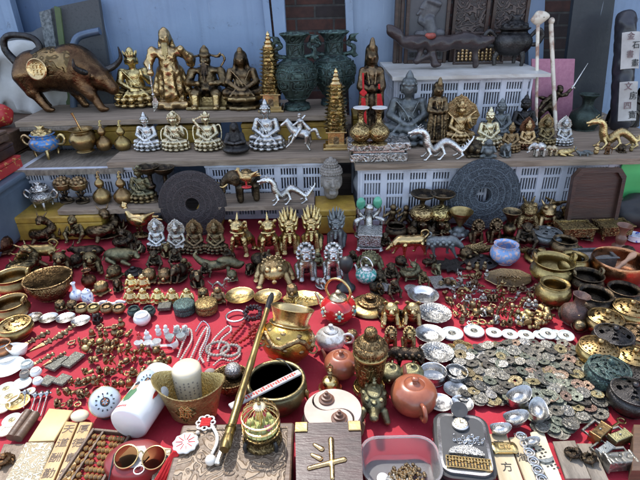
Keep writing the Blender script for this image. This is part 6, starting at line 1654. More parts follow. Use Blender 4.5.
# octagonal tray leaning
c = PY(587, 225, 1.80)
u = U(c)
w_, h_ = 50 * u, 64 * u
t = thing('octagonal_tray', 'dark wood tray with cut corners leaning on the crate at the right', 'tray', (c.x, 1.79, .003), (R(90 - 6), 0, 0))
q = .12
oct_ = [(-w_ / 2, q * h_), (-w_ / 2 + q * w_, 0), (w_ / 2 - q * w_, 0), (w_ / 2, q * h_), (w_ / 2, h_ * (1 - q)), (w_ / 2 - q * w_, h_), (-w_ / 2 + q * w_, h_), (-w_ / 2, h_ * (1 - q))]
inn = [(x * .86, (y - h_ / 2) * .88 + h_ / 2) for x, y in oct_]
obj('tray_bottom', mesh('tray_bottom', prism([(x * .95, (y - h_ / 2) * .95 + h_ / 2) for x, y in oct_], 0, .008), WOODD), t)
obj('rim', mesh('rim', prism(oct_, -.001, .024, inn), WOODD), t)
# second row left
put('striding_ox', 'ox_figure', 'figurine', 'green gold striding ox with curled tail above the left bowls', 38, 269, w=48, rz=186, m=BRASSD)
put('coiled_beast', 'beast_figure', 'figurine', 'dark clustered beast just above the left brass bowls', 24, 280, w=36, rz=70)
put('turtle_cup', 'beast_figure', 'figurine', 'brown beast cut by the left edge beside the storage bin', 3, 259, yt=236, m=BROWNB)
put('pig', 'pig_figure', 'figurine', 'seated bronze pig above the large golden bowl', 63, 279, yt=249, rz=18, g='pair of seated bronze pigs', m=BRONZE)
put('pig', 'pig_figure', 'figurine', 'seated bronze pig above the blue and white jar', 93, 279, yt=249, rz=22, g='pair of seated bronze pigs', m=BRONZE)
put('buffalo', 'buffalo_figure', 'figurine', 'black charging buffalo figure between the ox and the lying buffalo', 85, 262, w=36, rz=190, m=BRONZED)
put('buffalo', 'buffalo_figure', 'figurine', 'green bronze lying buffalo with spread horns', 122, 269, w=42, rz=-6)
put('coiled_beast', 'beast_figure', 'figurine', 'dark beast behind the lying green bronze buffalo', 124, 252, w=26, m=BRONZED)
put('fat_vase', 'carved_cup', 'cup', 'dark brown carved cup below the seated bronze pigs', 88, 289, yt=270, m=BROWNB)
put('turtle_cup', 'turtle_figure', 'figurine', 'brass turtle lying right of the blue and white jar', 101, 298, yt=281, rz=-40, m=AGOLD)
put('turtle_cup', 'turtle_figure', 'figurine', 'dark bronze turtle right of the seated pigs', 114, 283, yt=265, rz=-20, m=BRONZE)
put('seated_rat', 'rat_figure', 'figurine', 'dark rat below the dark bronze turtle', 117, 294, yt=278, rz=25)
put('hat_lid', 'dark_cover', 'cover', 'plain dark oval lid below the lying buffalo', 133, 277, w=18, m=IRON)
for i, (x, l) in enumerate(((149, 'left domed brass turtle in the row below the haloed Buddhas'), (165, 'right domed brass turtle beside the dark rats'))):
 put('turtle_cup', 'turtle_figure', 'figurine', l, x, 287, yt=268, m=AGOLD, g='pair of domed brass turtles')
for i, (x, yb, yt, l) in enumerate(((180, 286, 261, 'dark seated rat left of the small silver dragon'), (196, 291, 268, 'dark seated rat nearest the small silver dragon'), (263, 274, 249, 'dark seated rat behind the big gold toad'))):
 put('seated_rat', 'rat_figure', 'figurine', l, x, yb, yt=yt, rz=(-20, 15, 60)[i])
put('bridge_beast', 'beast_figure', 'figurine', 'long green bronze reclining beast behind the small silver dragon', 219, 276, w=50, rz=0)
put('dragon', 'dragon_figure', 'figurine', 'small silver dragon left of the golden plates', 220, 290, w=25, m=TINYS)
put('toad', 'toad_statue', 'statue', 'big gold money toad in front of the horned beasts', 274, 291, w=42)
put('plate', 'brass_plate', 'plate', 'larger shallow brass plate left of the toad', 240, 307, w=29, m=GOLDP)
put('plate', 'brass_plate', 'plate', 'shallow brass plate under the dark end of the long pipe', 268, 307, w=28, m=GOLDP)
put('tray_oval', 'relief_tray', 'tray', 'oval gilt tray with relief beside the red teapot', 303, 309, w=42, m={'tray': GOLDP})
# left bowls
put('censer_bowl', 'censer_bowl', 'bowl', 'brass censer bowl with square ears at the left edge, upper one', 13, 301, w=36)
put('censer_bowl', 'censer_bowl', 'bowl', 'brass censer bowl with square ears at the left edge, lower one', 11, 327, w=34)
put('deep_bowl', 'brass_bowl', 'bowl', 'large golden bowl with relief sides at the left', 50, 308, w=46)
put('burner_leaf', 'lidded_box', 'incense pot', 'round brass pot with a pierced lid at the left edge', 15, 346, w=33)
put('squat_pot', 'brass_bowl', 'bowl', 'small copper bowl cut by the left edge', 2, 360, w=22, m=REDGOLD)
put('ingot', 'porcelain_boat', 'dish', 'white porcelain boat shaped dish at the left', 18, 359, w=22, m=PORC)
for i, (x, y) in enumerate(((33, 325), (49, 325), (66, 325), (81, 328))):
 put('plate', 'silver_plate', 'plate', ('leftmost', 'second', 'third', 'rightmost')[i] + ' of the four small silver plates below the golden bowl', x, y, w=18, g='row of four small silver plates')
put('bottle_vase', 'porcelain_vase', 'vase', 'small blue and white bottle vase beside the golden bowl', 75, 303, yt=283)
put('lidded_jar', 'porcelain_jar', 'jar', 'small blue and white lidded jar beside the bottle vase', 87, 306, yt=288)
for i, x in enumerate((100, 116)):
 put('bridge_beast', 'porcelain_pig', 'figurine', ('white porcelain animal beside the blue and white jar', 'white porcelain animal left of the small gold Buddhas')[i], x, 308, w=18, m=PORC, rz=15)
for i, x in enumerate((60, 72)):
 put('turtle_cup', 'bronze_shell', 'figurine', ('dark bronze shell beast under the rim of the golden bowl', 'dark bronze shell beast left of the little brass pots')[i], x, 313, yt=300, m=BRONZE, rz=40)
for i, x in enumerate((82, 94, 107, 119)):
 put('small_pot', 'little_pot', 'pot', ('leftmost', 'second', 'third', 'rightmost')[i] + ' of the four little brass pots in a row', x, 316, w=13, g='row of little brass pots')
for i, x in enumerate((134, 149)):
 put('small_pot', 'little_pot', 'pot', ('left', 'right')[i] + ' little green lined pot in the row of pots', x, 319, w=13, m=VERD, g='two little green pots')
put('tiny_seal', 'iron_seal', 'seal', 'black square seal below the little brass pots', 97, 326, yt=312, m=IRON)
k = 0
for y0, xs in ((291, (131, 143)), (305, (130, 143, 158, 172, 187))):
 for x in xs:
  put('laughing_buddha', 'laughing_buddha', 'figurine', ('back row left', 'back row right', 'front row first', 'front row second', 'front row third', 'front row fourth', 'front row fifth')[k] + ' of the little gold laughing Buddhas', x, y0, yt=y0 - 17, g='little gold laughing Buddhas')
  k += 1
put('laughing_buddha', 'laughing_buddha', 'figurine', 'lone gold laughing Buddha left of the golden plates', 218, 305, yt=287, m=AGOLD)
put('small_pot', 'white_dish', 'dish', 'shallow cream dish below the little green pots', 142, 328, w=17, m=PORC)
for i, (x, y, w_) in enumerate(((185, 320, 21), (207, 319, 22))):
 c = P(x, y - 9, 0)
 r = w_ / 2 * U(c)
 solo('round_box', mesh('round_box', lathe([(0, 0), (r, 0), (r, .014), (r * .97, .016), (r, .018), (r, .028), (r * .9, .031), (0, .030)], 36), (fine(VERD, 16), fine(BRASSO, 16))[i]), ('green round relief box left of the silver bracelet', 'brown round relief box beside the silver bracelet')[i], 'box', c)
c = P(165, 308, 0)
solo('square_plaque', mesh('square_plaque', box(0, 0, .006, .04, .034, .012, .002), fine(SLABK, 6)), 'small dark square plaque left of the round green box', 'plaque', c, (0, 0, .1))
# ------------------------------------------------------------------ middle of the cloth
put('hoop_teapot', 'teapot', 'teapot', 'red enamel teapot with silver mounts and a gold hoop handle', 335, 331, yt=278, rz=-35)
put('silver_teapot', 'teapot', 'teapot', 'pale silvery patterned teapot with loop handle below the red teapot', 331, 357, w=46, rz=-12, m=plain('pale_silver', (.70, .67, .62), .22, .45, (.46, .42, .37), 10, .1, lohi=(.42, .5)))
put('ball_teapot', 'teapot', 'teapot', 'round red clay teapot above the brass bell', 341, 386, w=40, rz=-40)
put('hat_lid', 'brass_cover', 'cover', 'large ornate brass hat shaped lid right of the red teapot', 370, 319, w=41)
kind('tall_urn', ('body', mesh('body', lathe([(0, 0), (.40, 0), (.42, .03), (.36, .07), (.34, .10), (.31, .14), (.34, .2), (.40, .42), (.42, .60), (.44, .62), (.44, .66), (.42, .68), (.42, .72)], 40, 2), BRASSO)),
  ('band', mesh('band', torus(.43, .025, 40, 8, 'z', (0, 0, .64)), BRASSD)), ('band', mesh('band', torus(.40, .02, 40, 8, 'z', (0, 0, .05)), BRASSD)),
  ('lid', mesh('lid', lathe([(.44, .72), (.45, .75), (.40, .80), (.34, .81), (.30, .86), (.22, .90), (.18, .90), (.16, .95), (.17, .99), (.12, 1.04), (0, 1.05)], 40, 2), BRASSO)))
put('tall_urn', 'ornate_urn', 'urn', 'tall ornate brass urn with domed lid in the middle of the cloth', 370, 401, w=34, sz=1.85)
for i, (x, yb, yt) in enumerate(((390, 331, 299), (411, 331, 299))):
 put('pig', 'pig_figure', 'figurine', ('gold pig beside the brass hat shaped lid', 'gold pig left of the silver dishes')[i], x, yb, yt=yt, m=GOLD, g='pair of gold pigs')
for i, (x, yb, yt) in enumerate(((390, 352, 326), (409, 352, 326))):
 put('lion', 'lion_figure', 'figurine', ('small brass lion below the gold pig, nearer the urn', 'small brass lion below the gold pig, nearer the silver dishes')[i], x, yb, yt=yt, m=AGOLD, g='pair of small brass lions')
put('walking_sheep', 'lion_figure', 'figurine', 'black striding beast below the two small brass lions', 402, 373, w=44, rz=180, m=BRONZED)
for i, x in enumerate((391, 412)):
 put('ball_teapot', 'bronze_teapot', 'teapot', ('small green bronze teapot beside the ornate urn', 'small green bronze teapot left of the silver tub')[i], x, 392, yt=364, rz=80, m=GBRONZE, g='pair of small bronze teapots')
put('ball_teapot', 'mini_teapot', 'teapot', 'tiny dark brown teapot between the two bronze teapots', 403, 394, w=15, rz=-60, m=CLAYD)
TK = [E(0, .05, .36, .36, .48, .33, k=.06), E(0, .05, .66, .2, .28, .07, k=.02), C((0, -.38, .36), (0, -.66, .46), .15, .11, k=.05), E(0, -.72, .46, .12, .12, .11, k=.03), C((0, .1, .7), (0, .12, .82), .05, .03, k=.02), E(0, .12, .86, .06)]
TK += mir(C((.26, -.3, .25), (.36, -.46, .05), .12, .09), C((.26, .36, .25), (.36, .48, .05), .12, .09), E(.07, -.76, .54, .03, .03, .03, k=.008)) + [E(.27 * math.cos(i * .785), .05 + .36 * math.sin(i * .785), .58, .07, .08, .04, k=.008) for i in range(8)] + chain([(0, .5, .42), (0, .62, .6), (0, .5, .74), (0, .36, .7)], [.05, .045, .04, .04], .02)
kind('turtle_kettle', ('body', sculpt('body', TK, GBRONZE, 70)))
put('turtle_kettle', 'turtle_kettle', 'kettle', 'green bronze turtle shaped kettle with a medallion on its back', 374, 435, w=36)
put('ball_teapot', 'teapot', 'teapot', 'round red clay teapot above the clear plastic tub', 414, 435, w=46, rz=-75)
# dragon urn and its neighbours
DU = [C((.5 * math.cos(a), .5 * math.sin(a), .40 + .10 * math.sin(4 * a)), (.5 * math.cos(a + .28), .5 * math.sin(a + .28), .40 + .10 * math.sin(4 * (a + .28))), .052, .052, k=.02) for a in [i * .28 for i in range(23)]]
DU += [E((.49 - .35 * abs(zz - .38)) * math.cos(i * .7 + zz * 9), (.49 - .35 * abs(zz - .38)) * math.sin(i * .7 + zz * 9), zz, .075, .075, .045, k=.015) for zz in (.28, .48, .57) for i in range(9)]
kind('dragon_urn', ('body', mesh('body', lathe([(0, 0), (.30, 0), (.33, .03), (.45, .16), (.52, .36), (.49, .55), (.40, .66), (.37, .68)], 48, 3), metal('warm_brass', (.58, .34, .10), (.2, .10, .03), .28, (.44, .54), 8, .15))),
  ('dragon_relief', sculpt('dragon_relief', DU, AGOLD, 64)),
  ('neck', mesh('neck', lathe([(.37, .68), (.41, .69), (.40, .71), (.35, .73), (.36, .83), (.41, .97), (.43, 1.01), (.42, 1.02), (.38, .98), (.33, .83), (0, .76)], 48, 2), GOLDP)),
  ('ring_handle', mesh('ring_handle', join(ball((.47, -.22, .40), .06), torus(.08, .018, 20, 6, 'y', (.50, -.26, .33))), AGOLD)), ('ring_handle', mesh('ring_handle', join(ball((-.47, -.22, .40), .06), torus(.08, .018, 20, 6, 'y', (-.50, -.26, .33))), AGOLD)))
put('dragon_urn', 'dragon_urn', 'urn', 'large polished brass urn with raised dragons round its belly', 287, 377, w=60, tilt=(-24, 12))
put('deep_bowl', 'brass_cup', 'cup', 'ornate brass cup holding a silver ball, left of the long pipe', 231, 402, w=38, sy=.9)
solo('silver_ball', mesh('silver_ball', ball((0, 0, .021), .021, 24, 14), fine(SILVERO, 22)), 'ornate silver ball resting in the brass cup', 'ball', P(234, 377, .035))
solo('silver_ball', mesh('silver_ball', ball((0, 0, .017), .017, 24, 14), STONE), 'grey carved ball beside the ornate brass cup', 'ball', P(211, 380, 0))
kind('wide_pot', ('pot', mesh('pot', lathe([(0, 0), (.32, 0), (.35, .04), (.46, .16), (.51, .32), (.49, .44), (.46, .47), (.47, .50), (.49, .515), (.47, .53), (.43, .52), (.42, .46)], 52, 3), metal('olive_bronze', (.28, .24, .12), (.07, .055, .03), .4, (.42, .56), 7, .12))),
  ('lining', mesh('lining', lathe([(.42, .46), (.44, .32), (.36, .12), (0, .06)], 44, 2), plain('dark_glaze', (.045, .05, .035), .3, 0, (.02, .022, .018), 9, .1))), ('ear', sculpt('ear', [E(.51, -.1, .36, .05, .05, .07), C((.52, -.1, .30), (.54, -.1, .2), .03, .02)], BRASSD, 24)), ('ear', sculpt('ear', [E(-.51, -.1, .36, .05, .05, .07), C((-.52, -.1, .30), (-.54, -.1, .2), .03, .02)], BRASSD, 24)))
WP = put('wide_pot', 'wide_pot', 'pot', 'wide dark lined bronze pot holding spectacles, behind the birdcage', 276, 426, w=66)
pw = WP.scale[0]
t = thing('spectacles', 'dark rimmed spectacles lying inside the wide bronze pot', 'spectacles', WP.location + Vector((.012, -.004, .30 * pw)), (R(18), R(-10), R(40)))
for s in (-1, 1):
 obj('lens', mesh('lens', lathe([(0, 0), (.021, 0), (.021, .001), (0, .001)], 24), LENS), t, None, None, (s * .026, 0, .004))
 obj('rim', mesh('rim', torus(.0215, .0014, 28, 6, 'z', (s * .026, 0, .0045)), SILVERP), t)
 obj('temple', mesh('temple', tube([(s * .047, 0, .005), (s * .05, .05, .012), (s * .04, .07, .006)], .0014, 6, 2), BLACKP), t)
obj('bridge', mesh('bridge', tube([(-.005, 0, .0045), (0, .004, .007), (.005, 0, .0045)], .0012, 6, 2), SILVERP), t)
a, b = P(230, 408, .53 * pw + .004), P(300, 373, .53 * pw + .004)
d = b - a
t = thing('paper_strip', 'long white paper wrapped strip with red print lying across the wide bronze pot', 'strip', (a + b) / 2 , (0, 0, math.atan2(d.y, d.x)))
obj('strip', mesh('strip', box(0, 0, .003, d.length, .017, .006, .002), PAPERW), t)
obj('print', mesh('print', join(*[box(-d.length * .42 + i * d.length * .035, .001 * math.sin(i * 3), .0064, d.length * .02, .004 + .003 * (i % 3), .0006) for i in range(25)]), INKR), t)
# long pipe
a, b = P(272, 294, .105), P(224, 450, .118)
d = b - a
t = thing('long_pipe', 'long brass tobacco pipe with a dark tip lying across the wares', 'pipe', a)
obj('stem', mesh('stem', tube([(0, 0, 0) if i == 0 else tuple(d * (i / 20) + Vector((0, 0, .0008 * math.sin(i)))) for i in range(3, 20)], [.0072 + .0012 * (i % 4 == 0) + .00012 * i for i in range(17)], 14, 2), GOLDP), t)
obj('mouthpiece', mesh('mouthpiece', tube([(0, 0, 0), tuple(d * .05), tuple(d * .155)], [.006, .009, .0075], 12, 3), BLACKP), t)
obj('ferrule', mesh('ferrule', join(tube([tuple(d * .94), tuple(d * .975), tuple(d)], [.0105, .0115, .009], 14, 3), tube([tuple(d * .9), tuple(d * .91)], .0112, 12)), BRASSO), t)
# ------------------------------------------------------------------ right-hand animals and pots
put('striding_ox', 'ox_figure', 'figurine', 'polished gold striding ox with a looped tail, centre right', 409, 259, w=47, rz=184)
put('walking_sheep', 'sheep_figure', 'figurine', 'grey silver sheep walking right of the gold ox', 446, 259, w=40, m=GREYB)
put('coiled_beast', 'beast_figure', 'figurine', 'tangled green bronze beast below the gold striding ox', 411, 283, yt=258, m=GBRONZE)
put('monkey', 'monkey_figure', 'figurine', 'black monkey beside the tangled green bronze beast', 391, 286, yt=262, m=BRONZED)
put('monkey', 'monkey_figure', 'figurine', 'black squatting figure right of the brass hat shaped lid', 395, 301, yt=279, m=BRONZED, rz=20)
put('turtle_cup', 'beast_figure', 'figurine', 'dark squat beast above the brass hat shaped lid', 380, 286, yt=270, m=BRONZED)
put('maple_leaf', 'iron_leaf', 'leaf', 'black iron leaf dish below the grey silver sheep', 450, 274, w=34)
put('carp', 'carp_figure', 'figurine', 'gold carp lying below the blue grey disc', 484, 257, w=44)
put('carp', 'carp_figure', 'figurine', 'dark gold fish tail beside the cloisonne bowl', 524, 256, w=26, m=BRASSO, rz=180)
put('dark_lid', 'pierced_cover', 'cover', 'black pierced round lid left of the cloisonne bowl', 481, 271, w=33)
put('round_pot', 'cloisonne_bowl', 'bowl', 'blue cloisonne bowl with pink flowers', 505, 269, w=29, m=CLOISL)
put('hat_lid', 'brass_cover', 'cover', 'plain brass stepped lid right of the cloisonne bowl', 541, 266, w=31, m=BRASSD)
put('squat_pot', 'bronze_pot', 'pot', 'dark bronze open pot behind the open rectangular censer', 564, 259, w=27, m=BRONZE)
put('rect_censer_open', 'rectangular_censer', 'censer', 'grey open rectangular censer left of the singing bowl', 594, 273, w=37)
put('round_pot', 'brass_pot', 'pot', 'brass round pot behind the eared censer bowl', 573, 282, w=30)
put('censer_bowl', 'censer_bowl', 'bowl', 'dark brass censer bowl with two ears right of the tiny figurines', 553, 292, w=42, m={'bowl': BRASSD})
put('round_pot', 'brass_pot', 'pot', 'brass round pot in front of the eared censer bowl', 553, 312, w=34)
put('tray_oval', 'relief_tray', 'tray', 'bronze oval tray with relief above the tiny figurines', 508, 289, w=48, m={'relief': AGOLD})
SBW = put('singing_bowl', 'singing_bowl', 'bowl', 'large copper singing bowl at the right edge', 618, 292, w=52)
s_ = SBW.scale[0]
t = thing('bowl_mallet', 'pink turned wooden mallet resting in the copper singing bowl', 'mallet', SBW.location + Vector((-.13 * s_, -.08 * s_, .16 * s_)), Vector((.72, .28, .52)).to_track_quat('Z', 'Y').to_euler(), .85)
obj('shaft', mesh('shaft', lathe([(0, 0), (.009, .002), (.010, .02), (.007, .04), (.010, .055), (.007, .07), (.011, .09), (.013, .105), (.008, .118), (0, .12)], 16, 2), PAINTS), t)
put('censer_bowl', 'bronze_pot', 'pot', 'black lobed pot behind the brown carved cup', 587, 298, w=32, m=BRONZED)
put('squat_pot', 'bronze_pot', 'pot', 'wide black pot right of the brown carved cup', 594, 322, w=38, m=BRONZED)
put('squat_pot', 'bronze_pot', 'pot', 'black pot with a raised rim below the singing bowl', 622, 315, w=36, m=BRONZED)
put('fat_vase', 'carved_cup', 'cup', 'brown carved horn cup standing beside the white jade discs', 576, 331, yt=294, m=plain('horn_brown', (.10, .04, .028), .35, 0, (.04, .02, .015), 9, .5), tilt=(0, 8))
for i, (x, y, rz) in enumerate(((566, 330, 20), (579, 340, -30))):
 put('tiny_bell', 'dark_bell', 'bell', ('dark bronze bell lying left of the brown carved cup', 'dark bronze bell lying in front of the brown carved cup')[i], x, y, w=17, tilt=(62, 0), rz=rz, m=BRONZED)
BN = [('burner_cross', 605, 344, 33, None, 'brass incense pot with a crossed pierced lid beside the carved cup'), ('burner_leaf', 630, 334, 32, None, 'brass incense pot with leaf pierced lid at the right edge, below the black pots'), ('burner_star', 613, 364, 36, IRON, 'black incense pot with a star pierced lid between the brass ones'),
  ('burner_star', 636, 356, 30, BRONZE, 'dark bronze incense pot at the right edge'), ('burner_grid', 598, 376, 36, None, 'brass incense pot with a grid pierced lid beside the coin pile'), ('burner_leaf', 633, 383, 34, None, 'brass incense pot with leaf pierced lid at the right edge, lower one'),
  ('burner_leaf', 608, 400, 38, VERD, 'green patinated incense pot beside the coin pile'), ('burner_grid', 640, 404, 32, IRON, 'black incense pot cut by the right edge'), ('burner_star', 632, 426, 40, IRON, 'lowest black incense pot with a star pierced lid')]
for k, x, y, w_, mt, l in BN:
 put(k, 'incense_pot', 'incense pot', l, x, y, w=w_ * 1.1, sz=1.2, m={'pot': mt, 'lid': mt} if mt else None, g='lidded incense pots at the right')
# ------------------------------------------------------------------ silver dishes
put('ornate_dish', 'silver_dish', 'dish', 'deep silver dish below the gold ox', 423, 308, w=31, m=SILVERP)
put('ornate_dish', 'silver_dish', 'dish', 'largest ornate silver dish with a wavy rim', 434, 328, w=34)
put('ornate_dish', 'silver_dish', 'dish', 'flat ornate silver dish right of the small brass lions', 430, 347, w=30, m=SILVER)
put('ornate_dish', 'silver_dish', 'dish', 'ornate silver dish above the white silver tub', 437, 367, w=33)
put('tub_bowl', 'silver_tub', 'bowl', 'bright silver tub below the ornate dishes', 433, 388, w=27)
put('tub_bowl', 'silver_tub', 'bowl', 'smaller lidded silver tub right of the bright one', 456, 386, w=23, m=SILVERO)
put('plate', 'silver_plate', 'plate', 'small silver plate below the lidded silver tub', 455, 400, w=23)
put('plate', 'silver_plate', 'plate', 'small silver plate behind the black case', 440, 414, w=24)
put('plate', 'silver_plate', 'plate', 'small silver plate right of the watch', 462, 414, w=22)
for i, (x, y, w_) in enumerate(((383, 288, 10), (393, 289, 9), (411, 289, 12), (438, 283, 15), (451, 284, 13))):
 c = P(x, y, 0)
 u = U(c)
 m_ = box(0, 0, .003, w_ * u, w_ * u * 1.5, .006, .0015) if i != 2 else lathe([(0, 0), (w_ * u * .55, 0), (w_ * u * .55, .005), (0, .006)], 24)
 solo('silver_plaque', mesh('silver_plaque', m_, fine(SILVERO, 24)), ('leftmost little square silver plaque above the gold pigs', 'second little square silver plaque above the gold pigs', 'round silver medal above the silver dish', 'larger square silver plaque left of the tiny figurines', 'square silver plaque nearest the tiny figurines')[i], 'plaque', c, (0, 0, .12 * (i - 2)))
# white jade discs
for i, (x, y, w_) in enumerate(((452, 341, 22), (474, 338, 20), (494, 338, 16), (510, 340, 16), (526, 341, 16), (541, 340, 15), (548, 341, 16), (557, 341, 15), (566, 343, 16))):
 put('ring_disc', 'jade_disc', 'disc', ('leftmost', 'second', 'third', 'fourth', 'fifth', 'sixth', 'seventh', 'eighth', 'rightmost')[i] + ' of the white ringed jade discs above the coin pile', x, y, w=w_, g='row of white ringed discs', lift=(0, 0, 0, 0, 0, 0, .004, 0, .004)[i], tilt=(0, 0) if i < 6 else (6, 0))
for i, (x, y) in enumerate(((452, 352), (460, 349), (466, 352))):
 put('coin1', 'gold_coin', 'coin', ('left', 'middle', 'right')[i] + ' plain gold coin below the big jade discs', x, y, w=13, m=GOLDP, lift=.002 * i)
# smaller pieces filling the gaps between the rows
FL = [(385, 252, 232, 'monkey', BRONZED, 'black crouching figure right of the square silver incense box'), (428, 249, 229, 'seated_rat', BRONZED, 'black rat figure below the beast candle holders'), (446, 240, 222, 'monkey', BRONZE, 'bronze monkey between the candle holders and the funnel cup'), (466, 263, 247, 'turtle_cup', BRONZE, 'bronze turtle left of the gold carp'), (430, 268, 252, 'coiled_beast', BRONZED, 'black coiled beast between the gold ox and the sheep'),
  (377, 297, 281, 'seated_rat', BRONZED, 'black rat figure between the teal teapot and the brass hat'), (424, 289, 271, 'monkey', BRONZE, 'bronze monkey right of the tangled green beast'), (401, 270, 256, 'turtle_cup', BRONZED, 'black turtle under the legs of the gold ox'), (437, 277, 262, 'seated_rat', GBRONZE, 'green bronze rat left of the iron leaf'), (496, 258, 244, 'turtle_cup', BRONZED, 'black turtle behind the cloisonne bowl'),
  (535, 243, 226, 'laughing_buddha', BRONZED, 'black laughing figure under the larger money beast'), (588, 243, 228, 'turtle_cup', BRONZED, 'black turtle between the two rectangular censers'), (600, 231, 213, 'laughing_buddha', BRONZE, 'bronze laughing figure between the mushrooms'), (533, 262, 247, 'seated_rat', BRONZED, 'black rat left of the grey lidded incense pot'), (628, 262, 246, 'turtle_cup', BRONZED, 'black turtle behind the copper singing bowl'),
  (578, 260, 246, 'turtle_cup', BRONZE, 'bronze turtle in front of the left rectangular censer'), (52, 290, 273, 'seated_rat', BRONZED, 'black rat between the ox and the seated pigs'), (139, 257, 240, 'monkey', BRONZED, 'black monkey beneath the golden rooster'), (76, 270, 254, 'turtle_cup', BRONZED, 'black turtle between the two seated pigs'), (141, 287, 272, 'coiled_beast', BRONZED, 'black coiled beast above the little laughing Buddhas'),
  (206, 279, 262, 'monkey', BRONZED, 'black monkey left of the long reclining beast'), (166, 260, 241, 'seated_rat', BRONZE, 'bronze rat between the first two haloed Buddhas'), (186, 275, 258, 'laughing_buddha', BRONZE, 'bronze laughing figure below the third haloed Buddha'), (232, 284, 270, 'turtle_cup', GBRONZE, 'green bronze turtle below the long reclining beast'), (250, 277, 262, 'seated_rat', BRONZED, 'black rat in front of the gold horned beast'),
  (203, 302, 288, 'turtle_cup', BRONZE, 'bronze turtle right of the little laughing Buddhas'), (321, 291, 276, 'seated_rat', SILVER, 'silver rat between the two silver lions'), (292, 300, 284, 'turtle_cup', AGOLD, 'golden turtle right of the big toad'), (317, 268, 252, 'laughing_buddha', GBRONZE, 'green bronze laughing figure behind the silver lions'), (353, 268, 250, 'monkey', BRONZED, 'black monkey left of the green toad censer'), (228, 262, 246, 'coiled_beast', BRONZED, 'black beast left of the gold horned beasts'),
  (383, 322, 306, 'turtle_cup', BRONZED, 'black turtle right of the brass hat shaped lid'), (400, 322, 308, 'seated_rat', BRONZED, 'black rat between the gold pigs'), (352, 345, 330, 'turtle_cup', AGOLD, 'golden turtle right of the silver teapot'), (420, 366, 352, 'turtle_cup', BRONZE, 'bronze turtle left of the silver dishes'), (386, 362, 349, 'seated_rat', BRONZED, 'black rat right of the ornate urn')]
for x, yb, yt, k, mt, l in FL:
 put(k, 'small_figurine', 'figurine', l, x, yb, yt=yt, m=mt, rz=jit.uniform(-40, 40))
# ------------------------------------------------------------------ bracelets and strands
c = P(236, 317, 0)
solo('silver_bracelet', mesh('silver_bracelet', torus(9.5 * U(c), .0035, 40, 8), SILVERP), 'plain silver bangle left of the dark bead ring', 'bracelet', c + Vector((0, 0, .0036)))
c = P(253, 316, 0)
solo('bead_bracelet', beads([(p[0], p[1], .006 + .005 * (j % 3)) for j, p in enumerate(loop_pts(44, 8.0 * U(c), 10.0 * U(c), .006, .003, 3))], .0058, BEADD, 'bead_bracelet'), 'thick coil of dark brown beads left of the brass urn', 'bead bracelet', c)
c = P(263, 335, 0)
solo('bead_coil', beads([(p[0] * (1 + .25 * math.sin(j * .9)), p[1] * (1 + .25 * math.sin(j * .9)), .005 + .004 * (j % 4)) for j, p in enumerate(loop_pts(110, 11 * U(c), 12 * U(c), .006, .004, 5))], .0042, BEADR, 'bead_coil'), 'tangled coil of bright red beads beside the dragon urn', 'bead coil', c)
c = P(243, 334, 0)
u = U(c)
solo('bead_string', string_mesh([(p - c) * 1 + Vector((0, 0, .006)) for p in (P(244, 324), P(241, 329), P(236, 334), P(231, 341), P(236, 345), P(246, 340), P(252, 334))], .0062, BEADR, 'bead_string'), 'loose string of reddish brown beads', 'bead string', c)
STR = [('strand of pale pearls reaching up left of the white cylinder', [(178, 358), (184, 342), (190, 330), (192, 340), (186, 352), (180, 362)], .0035, BEADW),
  ('longer strand of pale pearls in the middle of the strands', [(190, 362), (197, 346), (203, 334), (208, 328), (206, 340), (200, 354), (204, 364)], .0038, BEADW),
  ('strand of pearls nearest the grey bead coil', [(208, 362), (212, 344), (221, 333), (229, 327), (231, 332), (222, 340), (218, 350)], .0036, BEADW),
  ('thin silver chain draped left of the red bead string', [(196, 332), (203, 322), (210, 330), (206, 345), (198, 362)], .003, SILVERP),
  ('short pearl strand curling beside the ornate brass cup', [(214, 366), (222, 360), (232, 362), (240, 356), (238, 350)], .0034, BEADW)]
for l, pts, r, mt in STR:
 c = P(*pts[0])
 solo('pearl_strand', string_mesh([P(*p) - c + Vector((0, 0, r)) for p in pts], r, mt, 'pearl_strand'), l, 'necklace', c, group='pearl strands in the middle left')
for i, (x, y, w_) in enumerate(((218, 350, 11), (231, 352, 9))):
 c = P(x, y)
 solo('bead_bracelet', beads(loop_pts(22 - 3 * i, w_ * U(c), w_ * .95 * U(c), .0052, .0006, i), .0052, BEADG, 'bead_bracelet'), ('larger grey stone bead bracelet among the pearl strands', 'smaller grey stone bead bracelet right of the larger one')[i], 'bead bracelet', c)
